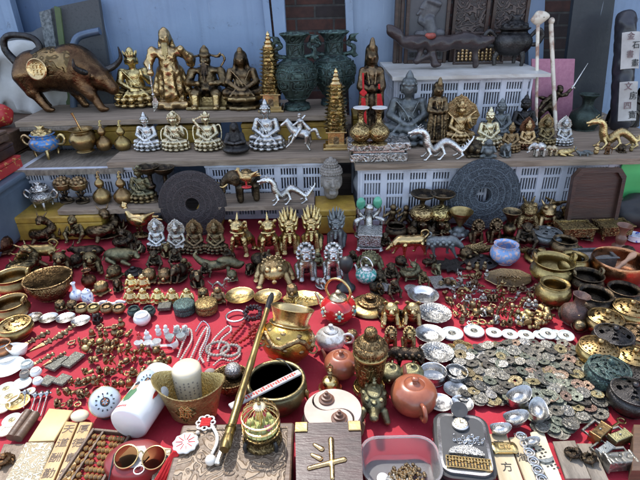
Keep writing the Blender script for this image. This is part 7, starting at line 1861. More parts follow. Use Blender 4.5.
# ------------------------------------------------------------------ tiny charms in rows
rnd = random.Random(11)
TK_ = [('tiny_warrior', 'standing figurine'), ('tiny_monk', 'robed figurine'), ('tiny_beast', 'beast charm'), ('tiny_gourd', 'gourd charm'), ('tiny_bell', 'bell charm'), ('tiny_seal', 'seal charm'), ('tiny_dancer', 'dancing figurine'), ('tiny_ring_charm', 'ring charm'), ('laughing_buddha', 'laughing figurine'), ('turtle_cup', 'turtle charm'), ('seated_rat', 'rat charm')]
ORD = ['first', 'second', 'third', 'fourth', 'fifth', 'sixth', 'seventh', 'eighth', 'ninth', 'tenth', 'eleventh', 'twelfth', 'thirteenth', 'fourteenth', 'fifteenth', 'sixteenth', 'seventeenth', 'eighteenth', 'nineteenth', 'twentieth']
def charm_rows(rows, where, grp, mats, hpx, step):
 for r_, (y, x0, x1, sl) in enumerate(rows):
  n = int((x1 - x0) / step)
  for i in range(n + 1):
   x = x0 + i * step + rnd.uniform(-1, 1)
   yy = y + sl * i + rnd.uniform(-1, 1)
   k, nm = TK_[rnd.randrange(len(TK_))]
   h = hpx * rnd.uniform(.8, 1.2) * (1 if k in ('tiny_warrior', 'tiny_dancer', 'tiny_gourd') else .85)
   if k == 'tiny_ring_charm':
    h *= .8
   mt, mn = mats[rnd.randrange(len(mats))]
   lab = 'tiny %s %s, %s in the %s row %s' % (mn, nm, ORD[i], ORD[r_], where)
   lying = rnd.random() < .3 and k != 'tiny_ring_charm'
   if lying:
    put(k, 'tiny_charm', 'charm', lab, x, yy, w=h * .75, rz=rnd.uniform(0, 360), tilt=(rnd.choice((80, 88)), 0), m=mt, g=grp)
   elif k == 'tiny_ring_charm':
    put(k, 'tiny_charm', 'charm', lab, x, yy, w=h, rz=rnd.uniform(0, 360), m=mt, g=grp)
   else:
    put(k, 'tiny_charm', 'charm', lab, x, yy, yt=yy - h, rz=rnd.uniform(-50, 50), m=mt, g=grp)
MB_ = [(TINY, 'brass'), (TINYD, 'bronze'), (AGOLD, 'golden'), (TINY, 'brass')]
charm_rows([(330, 100, 128, 0), (338, 92, 130, .2), (346, 72, 132, .5), (355, 84, 165, .3), (365, 90, 170, .2), (376, 84, 166, .2), (387, 72, 134, .3), (398, 58, 92, .4), (408, 56, 80, .4)], 'of charms at the left', 'tiny charms at the left', MB_, 11.3, 7.2)
MR_ = [(TINYD, 'bronze'), (TINYS, 'nickel'), (TINY, 'brass'), (TINYD, 'bronze')]
charm_rows([(272, 470, 484, 0), (280, 458, 488, 0), (288, 440, 482, .4), (296, 446, 556, -.2), (303, 448, 556, -.1), (310, 452, 556, .1), (318, 456, 532, .2), (326, 462, 548, .1)], 'of charms at the right', 'tiny charms at the right', MR_, 12, 6.9)
for i in range(26):
 x, y = 520 + rnd.uniform(0, 34), 318 + rnd.uniform(0, 13)
 put(rnd.choice(('tiny_bell', 'tiny_monk', 'tiny_gourd')), 'tiny_charm', 'charm', 'tiny brass charm in the loose heap beside the bronze bells', x, y, w=8, rz=rnd.uniform(0, 360), tilt=(rnd.uniform(60, 120), 0), m=TINY, g='loose heap of tiny brass charms', lift=rnd.choice((0, .008)))
# white ceramic charms
for i, (x, y, k, mt, l) in enumerate(((139, 345, 'tiny_monk', REDE, 'red lacquer'), (147, 343, 'tiny_gourd', PORC, 'tall'), (158, 338, 'tiny_monk', PORC, 'pinkish'), (166, 338, 'tiny_monk', PORC, 'round'), (177, 337, 'tiny_seal', JADEW, 'greyish'), (185, 337, 'tiny_seal', JADEW, 'small greyish'))):
 put(k, 'ceramic_charm', 'charm', l + ' %s figurine in the row of little ceramic charms' % ('pot' if i == 0 else 'white'), x, y, yt=y - 13, m=mt, g='little ceramic charms')
for i, (x, y) in enumerate(((139, 350), (148, 350), (157, 349), (170, 344), (181, 343))):
 put('cup', 'ceramic_cup', 'cup', ORD[i] + ' of the little ceramic cups from the left', x, y, w=9, m=(JADEW if i > 2 else PORC), g='little ceramic cups')
c = P(165, 348)
solo('ceramic_branch', sculpt('ceramic_branch', chain([(-.03, 0, .008), (-.015, .004, .014), (0, 0, .01), (.015, -.004, .014), (.03, 0, .01)], [.006, .008, .007, .008, .005], .003) + [E(-.022 + .011 * i, .005 * (-1) ** i, .016, .006) for i in range(5)], PORC, 40), 'white ceramic dragon shaped ornament below the ceramic cups', 'ornament', c)
for i, (x, y, an, ln) in enumerate(((29, 346, 35, 34), (45, 347, 38, 37), (60, 338, 30, 28), (37, 366, 40, 28), (52, 364, 36, 24))):
 c = P(x, y)
 t = solo('ritual_dagger', K['vajra'][0][0][1], ORD[i] + ' bronze ritual dagger lying at the left below the silver plates', 'dagger', c + Vector((0, 0, .010)), (R(90), 0, R(180 - an)), 'bronze ritual daggers', ln * U(c) / 1.5)
for i, (x, y, w_, h_) in enumerate(((58, 364, 13, 17), (73, 361, 13, 17), (48, 382, 13, 10), (63, 381, 13, 11))):
 c = P(x, y)
 u = U(c)
 solo('stone_tablet', mesh('stone_tablet', box(0, 0, .004, w_ * u, h_ * u * 1.2, .008, .0015), fine(SLABK, 2)), ('upper left', 'upper right', 'lower left', 'lower right')[i] + ' of the four grey green relief tablets', 'tablet', c, (0, 0, R(-22)), 'grey green relief tablets')
# ------------------------------------------------------------------ coin pile
rnd = random.Random(5)
poly = [(452, 352), (480, 347), (520, 346), (560, 348), (586, 352), (592, 372), (596, 392), (606, 405), (600, 418), (575, 424), (562, 435), (540, 432), (530, 420), (522, 405), (500, 402), (478, 404), (462, 398), (466, 384), (452, 372)]
def inside(x, y):
 r_ = False
 for i in range(len(poly)):
  (x1, y1), (x2, y2) = poly[i - 1], poly[i]
  if (y1 > y) != (y2 > y) and x < (x2 - x1) * (y - y1) / (y2 - y1) + x1:
   r_ = not r_
 return r_
NMC = ['silver', 'grey', 'green', 'copper', 'brass', 'dark']
placed = []
tries = 0
under = []
for i in range(420):
 x, y = rnd.uniform(448, 610), rnd.uniform(343, 437)
 if inside(x, y):
  p = P(x, y)
  r_ = rnd.uniform(.014, .020)
  under.append(xf(lathe([(.005, 0), (r_, 0), (r_, .0013), (r_ * .85, .0016), (r_ * .8, .0011), (.005, .0011)], 16), (p.x, p.y, .0005 + .0012 * (i % 3)), (rnd.uniform(-.05, .05), rnd.uniform(-.05, .05), 0)))
solo('coin_bed', mesh('coin_bed', join(*under), metal('coin_bed', (.23, .21, .175), (.07, .068, .058), .5, (.44, .56), 60, .4, met=.7, spots=(.12, .15, .13))), 'bottom layer of worn grey green coins spread under the pile', 'coins')['kind'] = 'stuff'
while len(placed) < 292 and tries < 20000:
 tries += 1
 x, y = rnd.uniform(448, 608), rnd.uniform(344, 436)
 if not inside(x, y):
  continue
 p = P(x, y)
 lay = 0
 rr = rnd.choice((.0135, .0145, .016, .0175, .019))
 z = .0045
 hits = [q for q in placed if (q[0] - p.x) ** 2 + (q[1] - p.y) ** 2 < (.78 * (q[3] + rr)) ** 2]
 near = [q for q in placed if (q[0] - p.x) ** 2 + (q[1] - p.y) ** 2 < (.40 * (q[3] + rr)) ** 2]
 if hits:
  z = max(q[2] for q in hits) + .0028
 cap = .0085 if x < 500 or y > 405 else .016
 if z > cap or len(near) > 2:
  continue
 left = max(0, min(1, (520 - x) / 60))
 wts = [.05 + .42 * left, .22, .34 * (1 - left), .10 * (1 - left), .12, .22]
 ci = rnd.choices(range(6), wts)[0]
 placed.append((p.x, p.y, z, rr))
 tl = (0, 0) if not hits else (rnd.uniform(-13, 13), rnd.uniform(-13, 13))
 zone = 'left' if x < 500 else ('middle' if x < 555 else 'right')
 lab = {0: 'bright silver coin without a hole in the %s of the pile', 1: 'dull grey coin without a hole in the %s of the pile', 2: 'green patinated coin with a square hole in the %s of the pile', 3: 'copper brown coin with a square hole in the %s of the pile', 4: 'yellow brass coin with a square hole in the %s of the pile', 5: 'dark tarnished coin with a square hole in the %s of the pile'}[ci] % zone
 parts, _ = K['coin%d' % ci]
 o = solo('coin', parts[0][1], lab, 'coin', (p.x, p.y, z + (abs(tl[0]) + abs(tl[1])) * .00012), (R(tl[0]), R(tl[1]), rnd.uniform(0, 6.28)), '%s coins in the %s of the pile' % (NMC[ci], zone), rr * 2)
# ------------------------------------------------------------------ lower left corner
for i, (x, y, w_, mt, l) in enumerate(((8, 366, 30, PORC, 'oval white dish at the left edge, upper one'), (8, 381, 32, PORC, 'oval white dish at the left edge, lower one'), (27, 373, 13, JADEW, 'round white stone beside the oval white dishes'), (36, 379, 11, PORC, 'small white bead cup'), (38, 387, 10, PORC, 'small white bead cup, lower one'), (25, 380, 10, STONE, 'small grey stone between the white dishes'))):
 put('plate' if w_ > 20 else 'small_pot', 'white_dish', 'dish', l, x, y, w=w_, m=mt)
for i, (x, y, w_, mt) in enumerate(((6, 396, 18, JADEW), (22, 390, 18, JADEW), (9, 405, 21, CREAM), (2, 414, 16, CREAM), (30, 395, 10, JADEW), (27, 419, 12, JADEW), (12, 428, 18, JADEW), (5, 437, 17, CREAM), (18, 411, 22, BRASSD), (20, 434, 14, PORC))):
 put('ring_disc', 'jade_ring', 'disc', ORD[i] + ' jade ring counting down the left edge', x, y, w=w_, m={'disc': mt, 'coin': mt if i % 2 else COINC[4]}, g='jade rings at the lower left')
for i, (x0, y0, x1, y1) in enumerate(((30, 416, 37, 394), (36, 418, 43, 393), (41, 417, 49, 392), (24, 409, 26, 392))):
 a, b = P(x0, y0), P(x1, y1)
 t = thing('hairpin', ORD[i] + ' of the thin silver hairpins from the left', 'hairpin', a, group='silver hairpins at the lower left')
 d = b - a
 obj('pin', mesh('pin', tube([(0, 0, .003), tuple(d * .75 + Vector((0, 0, .003)))], [.0016, .0022], 8), SILVERP), t)
 obj('finial', sculpt('finial', [E(*(d * .8 + Vector((0, 0, .005))), .004), E(*(d * .87 + Vector((0, 0, .006))), .0062, k=.002), E(*(d * .95 + Vector((0, 0, .005))), .005, k=.002), C(tuple(d * .9 + Vector((-.008, 0, .005))), tuple(d * .9 + Vector((.008, 0, .005))), .0028, k=.002)], SILVER, 26), t)
c = P(81, 419)
solo('cream_egg', mesh('cream_egg', ball((0, 0, .011), (9 * U(c), 7 * U(c), .011), 24, 12), CREAM), 'smooth cream egg shaped stone above the abacus', 'stone', c)
def slab(name, label, cat, pts, h, mat, bev=.0015, z=0):
 """a flat slab whose top corners are where the photo shows them"""
 q = [P(x, y, z + h) for x, y in pts]
 c = sum(q, Vector()) / 4
 V = [(p.x - c.x, p.y - c.y, zz) for zz in (0, h) for p in q]
 e = .94
 V = V[:4] + [(x, y, h - bev) for x, y, _ in V[4:]] + [(x * e, y * e, h) for x, y, _ in V[4:]]
 Fc = [(3, 2, 1, 0), (8, 9, 10, 11)] + [(a + i, a + (i + 1) % 4, a + 4 + (i + 1) % 4, a + 4 + i) for a in (0, 4) for i in range(4)]
 t = thing(name, label, cat, (c.x, c.y, z))
 obj('slab', mesh('slab', (V, Fc), mat, True, 30), t)
 return t, c, q
PAGEY = plain('yellow_board', (.60, .47, .24), .55, 0, (.46, .34, .16), 5, .15)
t, c, q = slab('yellow_board', 'plain pale yellow board above the bamboo slips', 'board', [(28, 441), (54, 440), (73, 410), (49, 408)], .007, PAGEY)
t, c, q = slab('relief_tablet', 'cream relief carved tablet at the lower left', 'tablet', [(4, 482), (38, 482), (54, 442), (26, 442)], .010, fine(TABK, 1.5))
t, c, q = slab('bamboo_slip', 'yellow bamboo slip with a column of characters, left one', 'tablet', [(36, 484), (52, 484), (78, 422), (66, 421)], .008, WOODY)
yaw = math.atan2((q[2] - q[1]).x, (q[2] - q[1]).y)
def column(t, c, q, chars, h, size, mat, w=0.0):
 m0, m1 = (q[0] + q[1]) / 2, (q[2] + q[3]) / 2
 d = m1 - m0
 yw = -math.atan2(d.x, d.y)
 for i, ch in enumerate(chars):
  p = m1 - d * ((i + .6) / (len(chars) + .2))
  obj('brush_character', textmesh('brush_character', ch, size, mat, .0004), t, None, None, (p.x - c.x + w, p.y - c.y, h + .0006), (0, 0, yw))
column(t, c, q, '天道酬勤', .008, .026, WOODB)
t, c, q = slab('bamboo_slip', 'yellow bamboo slip with a column of characters, right one', 'tablet', [(54, 484), (68, 484), (93, 422), (80, 421)], .008, WOODY)
column(t, c, q, '厚德載物', .008, .026, WOODB)
for i, (p0, p1) in enumerate((((12, 441), (30, 415)), ((19, 442), (37, 417)))):
 a, b = P(*p0), P(*p1)
 d = b - a
 t = solo('bamboo_tube', mesh('bamboo_tube', tube([(0, 0, .01), tuple(d * .5 + Vector((0, 0, .01))), tuple(d + Vector((0, 0, .01)))], .0105, 12), WOODB), ('brown bamboo tube lying beside the yellow board, left one', 'brown bamboo tube touching the yellow board')[i], 'tube', a)
solo('dark_carving', K['coiled_beast'][0][0][1], 'dark tangled carving in the lower left corner', 'carving', P(7, 462, 0), (0, 0, .5), None, .035, BROWNB)
slab('wooden_board', 'brown wooden board under the dark carving in the corner', 'board', [(-14, 486), (6, 486), (26, 444), (4, 444)], .0006, WOODK, .0001)
# large abacus
a, b, e = P(62, 478, .02), P(113, 478, .02), P(98, 428, .02)
hh = (Vector((e.x, e.y)) - Vector((a.x, a.y))).length * .5
yaw = -math.atan2((P(97, 430) - P(62, 482)).x, (P(97, 430) - P(62, 482)).y)
ab = abacus('abacus', 1.0, .62, 8, WOODB, plain('abacus_bead', (.30, .17, .05), .3, 0, (.18, .09, .03), 9, .05, coat=.3))
W_ = (P(63, 484) - P(97, 428)).length
c = (P(66, 482) + P(117, 478) + P(97, 430)) / 3 + Vector((.005, 0, 0))
t = thing('abacus', 'wooden abacus with brown beads beside the bamboo slips', 'abacus', (c.x, c.y, .001), (0, 0, R(90) + yaw), W_)
for p in ab:
 obj(p[0], p[1], t)
# crystal ball clocks
for x, y, r_, l in ((105, 402, 15, 'larger crystal ball clock on a small dark stand'), (148, 381, 11, 'smaller crystal ball clock on top of the white brush pot')):
 zz = .035 if r_ > 12 else .072
 c = P(x, y, zz)
 r = r_ * U(c)
 t = thing('ball_clock', l, 'clock', c)
 look = (Vector((0, 0, CAMZ)) - c).to_track_quat('Z', 'Y').to_euler()
 lt = Euler((look.x, look.y, look.z))
 obj('glass_ball', mesh('glass_ball', ball((0, 0, 0), r, 32, 20), plain('milky_glass', (.50, .58, .64), .06, 0, (.40, .48, .55), 3, 0, coat=.6)), t)
 f_ = obj('dial', mesh('dial', join(xf(lathe([(0, r * .96), (r * .30, r * .955), (r * .30, r * .975), (0, r * .985)], 28)), *[xf(box(0, r * .54, 0, .0016 * r / .02, r * .13, .003), (0, 0, r * .84), (0, 0, R(30 * k))) for k in range(12)]), PAINTK), t, None, None, None, lt)
 obj('works', mesh('works', join(*[ball((r * .16 * math.cos(k * 1.26), r * .16 * math.sin(k * 1.26), r * .985), r * .07) for k in range(5)], box(0, r * .2, r * 1.0, r * .05, r * .5, .001)), REDGOLD), f_)
 obj('bezel', mesh('bezel', torus(r * .985, r * .06, 36, 8, 'z', (0, 0, -r * .12)), GOLDP), t, None, None, None, lt)
 if r_ > 12:
  obj('stand', mesh('stand', join(lathe([(0, -zz), (r * .6, -zz), (r * .55, -zz + .006), (r * .2, -zz + .010), (r * .3, -r * .95), (0, -r * .9)], 20)), BLACKP), t)
# white porcelain brush pot lying on its side
a, b = P(128, 425, .046), P(163, 376, .046)
d = b - a
t = thing('brush_pot', 'white porcelain brush pot with a painted scene lying on its side', 'brush pot', a, (R(-90), 0, -math.atan2(d.x, d.y)))
L_ = d.length
# local +Z runs along the pot after the rotation
r = .044
obj('body', mesh('body', lathe([(0, 0), (r * .9, 0), (r, .004), (r, L_ - .003), (r * .97, L_), (r * .88, L_), (r * .88, .02), (0, .02)], 48), PORC), t)
def patch(a0, a1, z0, z1, mat, nm, o=.0006, seed=0, parent=None):
 rn = random.Random(seed)
 n = 14
 V = []
 for i in range(n):
  th = 2 * PI * i / n
  k = .75 + .25 * rn.random()
  aa = (a0 + a1) / 2 + (a1 - a0) / 2 * math.cos(th) * k
  zz = (z0 + z1) / 2 + (z1 - z0) / 2 * math.sin(th) * k
  V.append(((r + o) * math.cos(aa), (r + o) * math.sin(aa), zz))
 V.append(((r + o) * math.cos((a0 + a1) / 2), (r + o) * math.sin((a0 + a1) / 2), (z0 + z1) / 2))
 me = mesh(nm, (V, [(i, (i + 1) % n, n) for i in range(n)]), mat, False)
 return obj(nm, me, t if parent is None else parent)
up = -PI / 2
pic = patch(up - .75, up - .05, L_ * .16, L_ * .46, PAINTG, 'painted_figure', .0006, 1)
patch(up - .52, up - .22, L_ * .38, L_ * .54, PAINTS, 'painted_face', .0009, 2, pic)
patch(up - .56, up - .22, L_ * .48, L_ * .57, PAINTK, 'painted_hair', .0012, 3, pic)
patch(up - .92, up - .6, L_ * .20, L_ * .34, PAINTY, 'painted_sleeve', .0009, 4, pic)
for k in range(7):
 patch(up - .75 + .1 * k, up - .68 + .1 * k, L_ * .06, L_ * .11, INKR, 'red_writing', .0008, 9 + k)
patch(up + .75, up + .95, L_ * .35, L_ * .55, INKR, 'red_seal', .0008, 20)
# ingot-shaped brass bucket
V, Fc = lathe([(0, 0), (.30, 0), (.33, .02), (.37, .25), (.42, .48), (.44, .50), (.41, .50), (.34, .25), (.28, .06), (0, .05)], 64, 2)
V = [(x * (1 + .35 * max(z, 0)), y * .62, z + (.22 * max(z - .1, 0) * (x / .42) ** 2 * 1.6)) for x, y, z in V]
kind('ingot_bucket', ('body', mesh('body', (V, Fc), metal('hammered_brass', (.62, .48, .21), (.28, .20, .08), .42, (.42, .54), 14, .5, met=.8))),
  ('emblem', mesh('emblem', xf(join(prism([(0, -.15), (.15, 0), (0, .15), (-.15, 0)], 0, .012), tube([(0, -.15, .014), (.15, 0, .014), (0, .15, .014), (-.15, 0, .014)], .007, 6, 0, True)), (0, -.242, .27), (R(77), 0, 0)), BRASSO)),
  ('character', textmesh('character', '餘', .19, GOLDP, .010, .003), 1))
B = put('ingot_bucket', 'ingot_bucket', 'bucket', 'brass boat shaped bucket embossed with a character in a diamond', 191, 430, w=72)
for ch in B.children:
 for g_ in ch.children:
  g_.location = (0, -.256, .268)
  g_.rotation_euler = (R(77), 0, 0)
c = P(189, 408)
t = thing('porcelain_cylinder', 'white porcelain cylinder with faint writing behind the brass bucket', 'jar', c + Vector((.0, .03, 0)))
r = 14.5 * U(c)
obj('body', mesh('body', lathe([(0, 0), (r, 0), (r, .09), (r * .96, .098), (r * .8, .104), (0, .106)], 40, 1), CREAM), t)
obj('writing', mesh('writing', join(*[xf(box(0, 0, 0, .0035, .0004, .0045), ((r + .0003) * math.sin(-.9 + .3 * i), -(r + .0003) * math.cos(-.9 + .3 * i), .028 + .0085 * j), (0, 0, -.9 + .3 * i)) for i in range(7) for j in range(7) if (i * 3 + j * 5) % 4]), plain('faint_ink', (.36, .32, .26), .7)), t)
# ------------------------------------------------------------------ front edge
BZ = .085
q = [P(x, y, BZ) for x, y in ((160, 500), (296, 500), (291, 423), (176, 425))]
x0, x1, y0, y1 = (q[0].x + q[3].x) / 2 + .008, (q[1].x + q[2].x) / 2 - .004, q[0].y - .03, q[3].y
t = thing('carved_box', 'brown carved wooden box carrying the birdcage and the red knot pendant', 'box', ((x0 + x1) / 2, (y0 + y1) / 2, 0))
w, d = x1 - x0, y1 - y0
obj('box_body', mesh('box_body', box(0, 0, .028, w, d, .056, .003), WOODK), t)
lid = obj('lid', mesh('lid', box(0, 0, .0705, w + .004, d + .004, .027, .004), WOODB), t)
obj('carved_panel', mesh('carved_panel', box(0, 0, .0842, w - .02, d - .02, .0025, .001), fine(BOXK, 1.7)), lid)
rel = []
rn = random.Random(3)
for i in range(26):
 x, y = rn.uniform(-w / 2 + .02, w / 2 - .02), rn.uniform(-d / 2 + .02, d / 2 - .015)
 rel.append(tube([(x + .012 * math.cos(a + i) * (1 - a / 9), y + .009 * math.sin(a + i) * (1 - a / 9), .086) for a in [k * .7 for k in range(9)]], .0016, 6, 2))
for ry in (.42, -.42):
 rel.append(tube([(-w * .45, d * ry, .0862), (w * .45, d * ry, .0862)], .0016, 6))
obj('relief_scrolls', mesh('relief_scrolls', join(*rel), WOODK), lid)
TOP = .0875
# birdcage
c = P(261, 452, TOP)
u = U(c)
r = 20 * u
c = c + Vector((0, r * .8, 0))
H = 1.55 * r
t = thing('birdcage', 'small brass birdcage with a painted bird standing on the carved box', 'birdcage', c, (0, 0, 0))
obj('base', mesh('base', join(lathe([(0, 0), (r * 1.0, 0), (r * 1.02, .003), (r * .98, .008), (r * .9, .010), (r * .86, .022), (r * .95, .026), (r * .96, .030), (0, .030)], 40)), fine(BRASSO, 10)), t)
for k in range(4):
 a = PI / 4 + k * PI / 2
 obj('foot', mesh('foot', tube([(r * 1.0 * math.cos(a), r * 1.0 * math.sin(a), .022), (r * 1.12 * math.cos(a), r * 1.12 * math.sin(a), .012), (r * 1.08 * math.cos(a), r * 1.08 * math.sin(a), .0)], .004, 8, 3), BLACKP), t)
bars = []
for k in range(22):
 a = 2 * PI * k / 22
 cc, ss = math.cos(a), math.sin(a)
 bars.append(tube([(r * .92 * cc, r * .92 * ss, .03), (r * .92 * cc, r * .92 * ss, .03 + H * .55), (r * .80 * cc, r * .80 * ss, .03 + H * .82), (r * .45 * cc, r * .45 * ss, .03 + H * .97), (r * .1 * cc, r * .1 * ss, .03 + H)], .0006, 5, 3))
hoops = [torus(rr * r, .0022, 40, 6, 'z', (0, 0, .03 + H * z)) for rr, z in ((.92, .28), (.92, .56), (.12, .995))]
obj('cage_bars', mesh('cage_bars', join(*bars), GOLDP), t)
obj('hoops', mesh('hoops', join(*hoops), GOLDP), t)
obj('top_plate', mesh('top_plate', lathe([(.0, .034 + H), (r * .30, .03 + H * .985), (r * .32, .03 + H * .965), (r * .3, .03 + H * .96), (0, .03 + H * .98)], 28), CREAM), t)
obj('finial', mesh('finial', join(ball((0, 0, .036 + H), .004), torus(.005, .0012, 16, 6, 'x', (0, 0, .046 + H))), BRASSD), t)
obj('garden_floor', sculpt('garden_floor', [E(0, 0, .034, r * .86, r * .86, .006, k=.003)] + [E(r * .55 * math.cos(i), r * .55 * math.sin(i), .042, r * .22, r * .22, .009, k=.003) for i in range(6)], plain('moss_green', (.30, .36, .10), .8, 0, (.5, .48, .2), 60, .3), 40), t)
bird = obj('bird', sculpt('bird', [E(0, 0, .068, .008, .013, .010, k=.004), E(0, -.010, .080, .0072, k=.003), C((0, -.016, .080), (0, -.022, .078), .002, .0008, k=.001), C((0, .01, .066), (0, .028, .058), .004, .002, k=.003), C((0, 0, .06), (0, 0, .042), .0025, .003, k=.002)], PAINTY, 40), t)
obj('wing', sculpt('wing', [E(.008, .003, .069, .003, .011, .007), E(-.008, .003, .069, .003, .011, .007)], REDE, 30), bird)
obj('flower', sculpt('flower', [E(.016 + .005 * math.cos(i * 1.25), -.018, .050 + .005 * math.sin(i * 1.25), .004, .003, .004, k=.001) for i in range(5)], PAINTP, 24), t)
# knot pendant
t = thing('knot_pendant', 'red and white Chinese knot pendant with a white medallion lying on the carved box', 'pendant', P(190, 440, TOP))
o0 = P(190, 440, TOP)
c = P(206, 424, TOP) - o0
u = U(P(206, 424, TOP))
kn = [tube([(c.x + (k - 2) * .0042, c.y - .010, .004 + .0012 * (k % 2)), (c.x + (k - 2) * .0042, c.y + .010, .004)], .0023, 6) for k in range(5)] + [tube([(c.x - .010, c.y + (k - 2) * .0042, .006), (c.x + .010, c.y + (k - 2) * .0042, .006)], .0023, 6) for k in range(5)]
obj('knot', mesh('knot', xf(join(*kn), (0, 0, 0)), REDT), t)
obj('loops', mesh('loops', join(*[torus(.0062, .0019, 18, 6, 'z', (c.x + .0135 * math.cos(a), c.y + .0135 * math.sin(a), .004)) for a in (PI / 4, 3 * PI / 4, 5 * PI / 4, 7 * PI / 4)], *[torus(.0052, .0017, 16, 6, 'z', (c.x + .0145 * math.cos(a), c.y + .0145 * math.sin(a), .004)) for a in (0, PI / 2, PI, 3 * PI / 2)]), WHITET), t)
m = P(186, 445, TOP) - o0
mr = 12.5 * U(P(186, 445, TOP))
md = obj('medallion', mesh('medallion', xf(lathe([(0, .002), (mr * .9, .002), (mr, .004), (mr, .007), (mr * .9, .009), (0, .008)], 48, 0, .05, 10), tuple(m)), PORC), t)
obj('red_lines', mesh('red_lines', join(*[xf(box(mr * .5, 0, 0, mr * .55, .0011, .0012), (m.x, m.y, m.z + .0092), (0, 0, i * PI / 5)) for i in range(10)]), REDT), md)
obj('tassel', mesh('tassel', join(*[tube([tuple(P(177, 452, TOP + .004) - o0 + Vector((.0012 * k, 0, .001 * (k % 3)))), tuple(P(172 + k * .3, 459, TOP * .9) - o0 + Vector((.001 * k, 0, 0))), tuple(P(164 + k * 1.1, 474 + (k % 3), .055) - o0), tuple(P(158 + k * 1.3, 486, .03) - o0)], .0022, 6, 2) for k in range(-5, 6)]), REDT), t)
cd = [P(212, 427, TOP) - o0, P(217, 436, TOP) - o0, P(217, 445, TOP) - o0, P(212, 456, TOP) - o0]
obj('cord', mesh('cord', tube([tuple(p + Vector((0, 0, .004))) for p in cd], .0035, 8, 4), WHITET), t)
obj('bead', mesh('bead', ball(tuple(P(211, 463, TOP) - o0 + Vector((0, 0, .008))), .0105, 20, 12), BEADW), t)
obj('bead', mesh('bead', ball(tuple(P(198, 434, TOP) - o0 + Vector((0, 0, .004))), .0045, 12, 8), BEADW), t)
c = P(221, 456, TOP)
solo('lighter', mesh('lighter', box(0, 0, .006, .011, .05, .011, .003), SILVERP), 'small silver lighter beside the pipe on the carved box', 'lighter', c, (0, 0, R(-8)))
# 斗 measure box
BZ2 = .105
q = [P(x, y, BZ2) for x, y in ((293, 500), (352, 500), (361, 438), (294, 440))]
t = thing('wooden_measure', 'dark wooden grain measure box with a raised gold character and brass corners', 'box', ((q[0].x + q[2].x) / 2, (q[0].y + q[2].y) / 2 , 0))
w, d = 68 * U(q[3]), 90 * U(q[3]) * 1.2
lo, hi = [(-w * .37, -d / 2), (w * .37, -d / 2), (w * .42, d / 2), (-w * .42, d / 2)], [(-w * .42, -d / 2), (w * .42, -d / 2), (w / 2, d / 2), (-w / 2, d / 2)]
V = [(x, y, 0) for x, y in lo] + [(x, y, BZ2) for x, y in hi]
obj('box_body', mesh('box_body', (V, [(3, 2, 1, 0), (4, 5, 6, 7), (0, 1, 5, 4), (1, 2, 6, 5), (2, 3, 7, 6), (3, 0, 4, 7)]), plain('purple_wood', (.055, .026, .026), .38, 0, (.03, .015, .016), 6, .15, stretch=(2, 9, 9)), False), t)
obj('character', sculpt('character', [C((-.30, .38, 0), (-.12, .24, 0), .045, .075), C((-.36, .08, 0), (-.16, -.04, 0), .045, .075), C((-.42, -.30, 0), (.42, -.08, 0), .06, .07), C((.12, .52, 0), (.12, -.58, 0), .075, .055)], GOLDP, 60), t, None, None, (-.004, d * .10, BZ2 + .001), (0, 0, 0)).scale = (.078, .078, .06)
for sx, sy in ((1, 1), (-1, 1), (1, -1), (-1, -1)):
 obj('corner_plate', mesh('corner_plate', box(sx * (w / 2 * (1 if sy > 0 else .84) - .013), sy * (d / 2 - .012), BZ2 + .001, .026, .024, .006, .0015), GOLDP), t)
# yin-yang teapot tray and bell
c = P(333, 427, 0)
u = U(c)
t = thing('teapot_tray', 'round buff clay tray holding two yin yang shaped pots', 'tray', c, (0, 0, R(25)))
r = 29 * u
obj('saucer', mesh('saucer', lathe([(0, 0), (r * .98, 0), (r * 1.08, .006), (r * 1.1, .012), (r * 1.04, .010), (r * .9, .006), (0, .006)], 56, 1), CLAYD), t)
for s in (0, 1):
 pts = []
 for k in range(25):
  a = -PI / 2 + PI * k / 24
  pts.append((r * .95 * math.cos(a), r * .95 * math.sin(a)))
 for k in range(1, 13):
  a = PI / 2 + PI * k / 12
  pts.append((r * .475 * math.cos(a) * .96, r * .475 + r * .475 * math.sin(a) * .98))
 for k in range(1, 12):
  a = PI / 2 - PI * k / 12
  pts.append((r * .475 * math.cos(a) * 1.04 , -r * .475 + r * .475 * math.sin(a) * .98))
 pts = [(x + .0012, y) for x, y in pts]
 rz = 0 if s == 0 else PI
 b_ = obj('half_pot', mesh('half_pot', xf(prism(pts, .008, .055), (0, 0, 0), (0, 0, rz)), CLAYL), t)
 lx = xf(lathe([(.0, .0), (r * .27, 0), (r * .27, .004), (r * .20, .006), (r * .19, .011), (r * .13, .012), (r * .11, .018), (r * .06, .019), (r * .05, .025), (0, .026)], 28), (0, r * .475, .055), (0, 0, 0))
 obj('lid', mesh('lid', xf(lx, (0, 0, 0), (0, 0, rz)), CLAYD), b_)
kind('hand_bell', ('bell', mesh('bell', lathe([(.36, 0), (.38, .03), (.33, .08), (.29, .2), (.26, .32), (.18, .40), (.05, .43), (0, .43)], 36, 3), GOLDP)),
  ('handle', mesh('handle', lathe([(.05, .42), (.07, .46), (.05, .5), (.08, .56), (.05, .62), (.09, .68), (.05, .74), (.06, .78), (0, .78)], 16, 2), AGOLD)),
  ('finial', sculpt('finial', [C((.09 * math.cos(a), 0, .88 + .10 * math.sin(a)), (.09 * math.cos(a + .7), 0, .88 + .10 * math.sin(a + .7)), .022, k=.01) for a in [i * .7 for i in range(9)]] + [E(0, 0, 1.02, .03, .03, .05)], AGOLD, 30)))
put('hand_bell', 'hand_bell', 'bell', 'brass hand bell with a looped handle above the yin yang pots', 330, 397, yt=363)
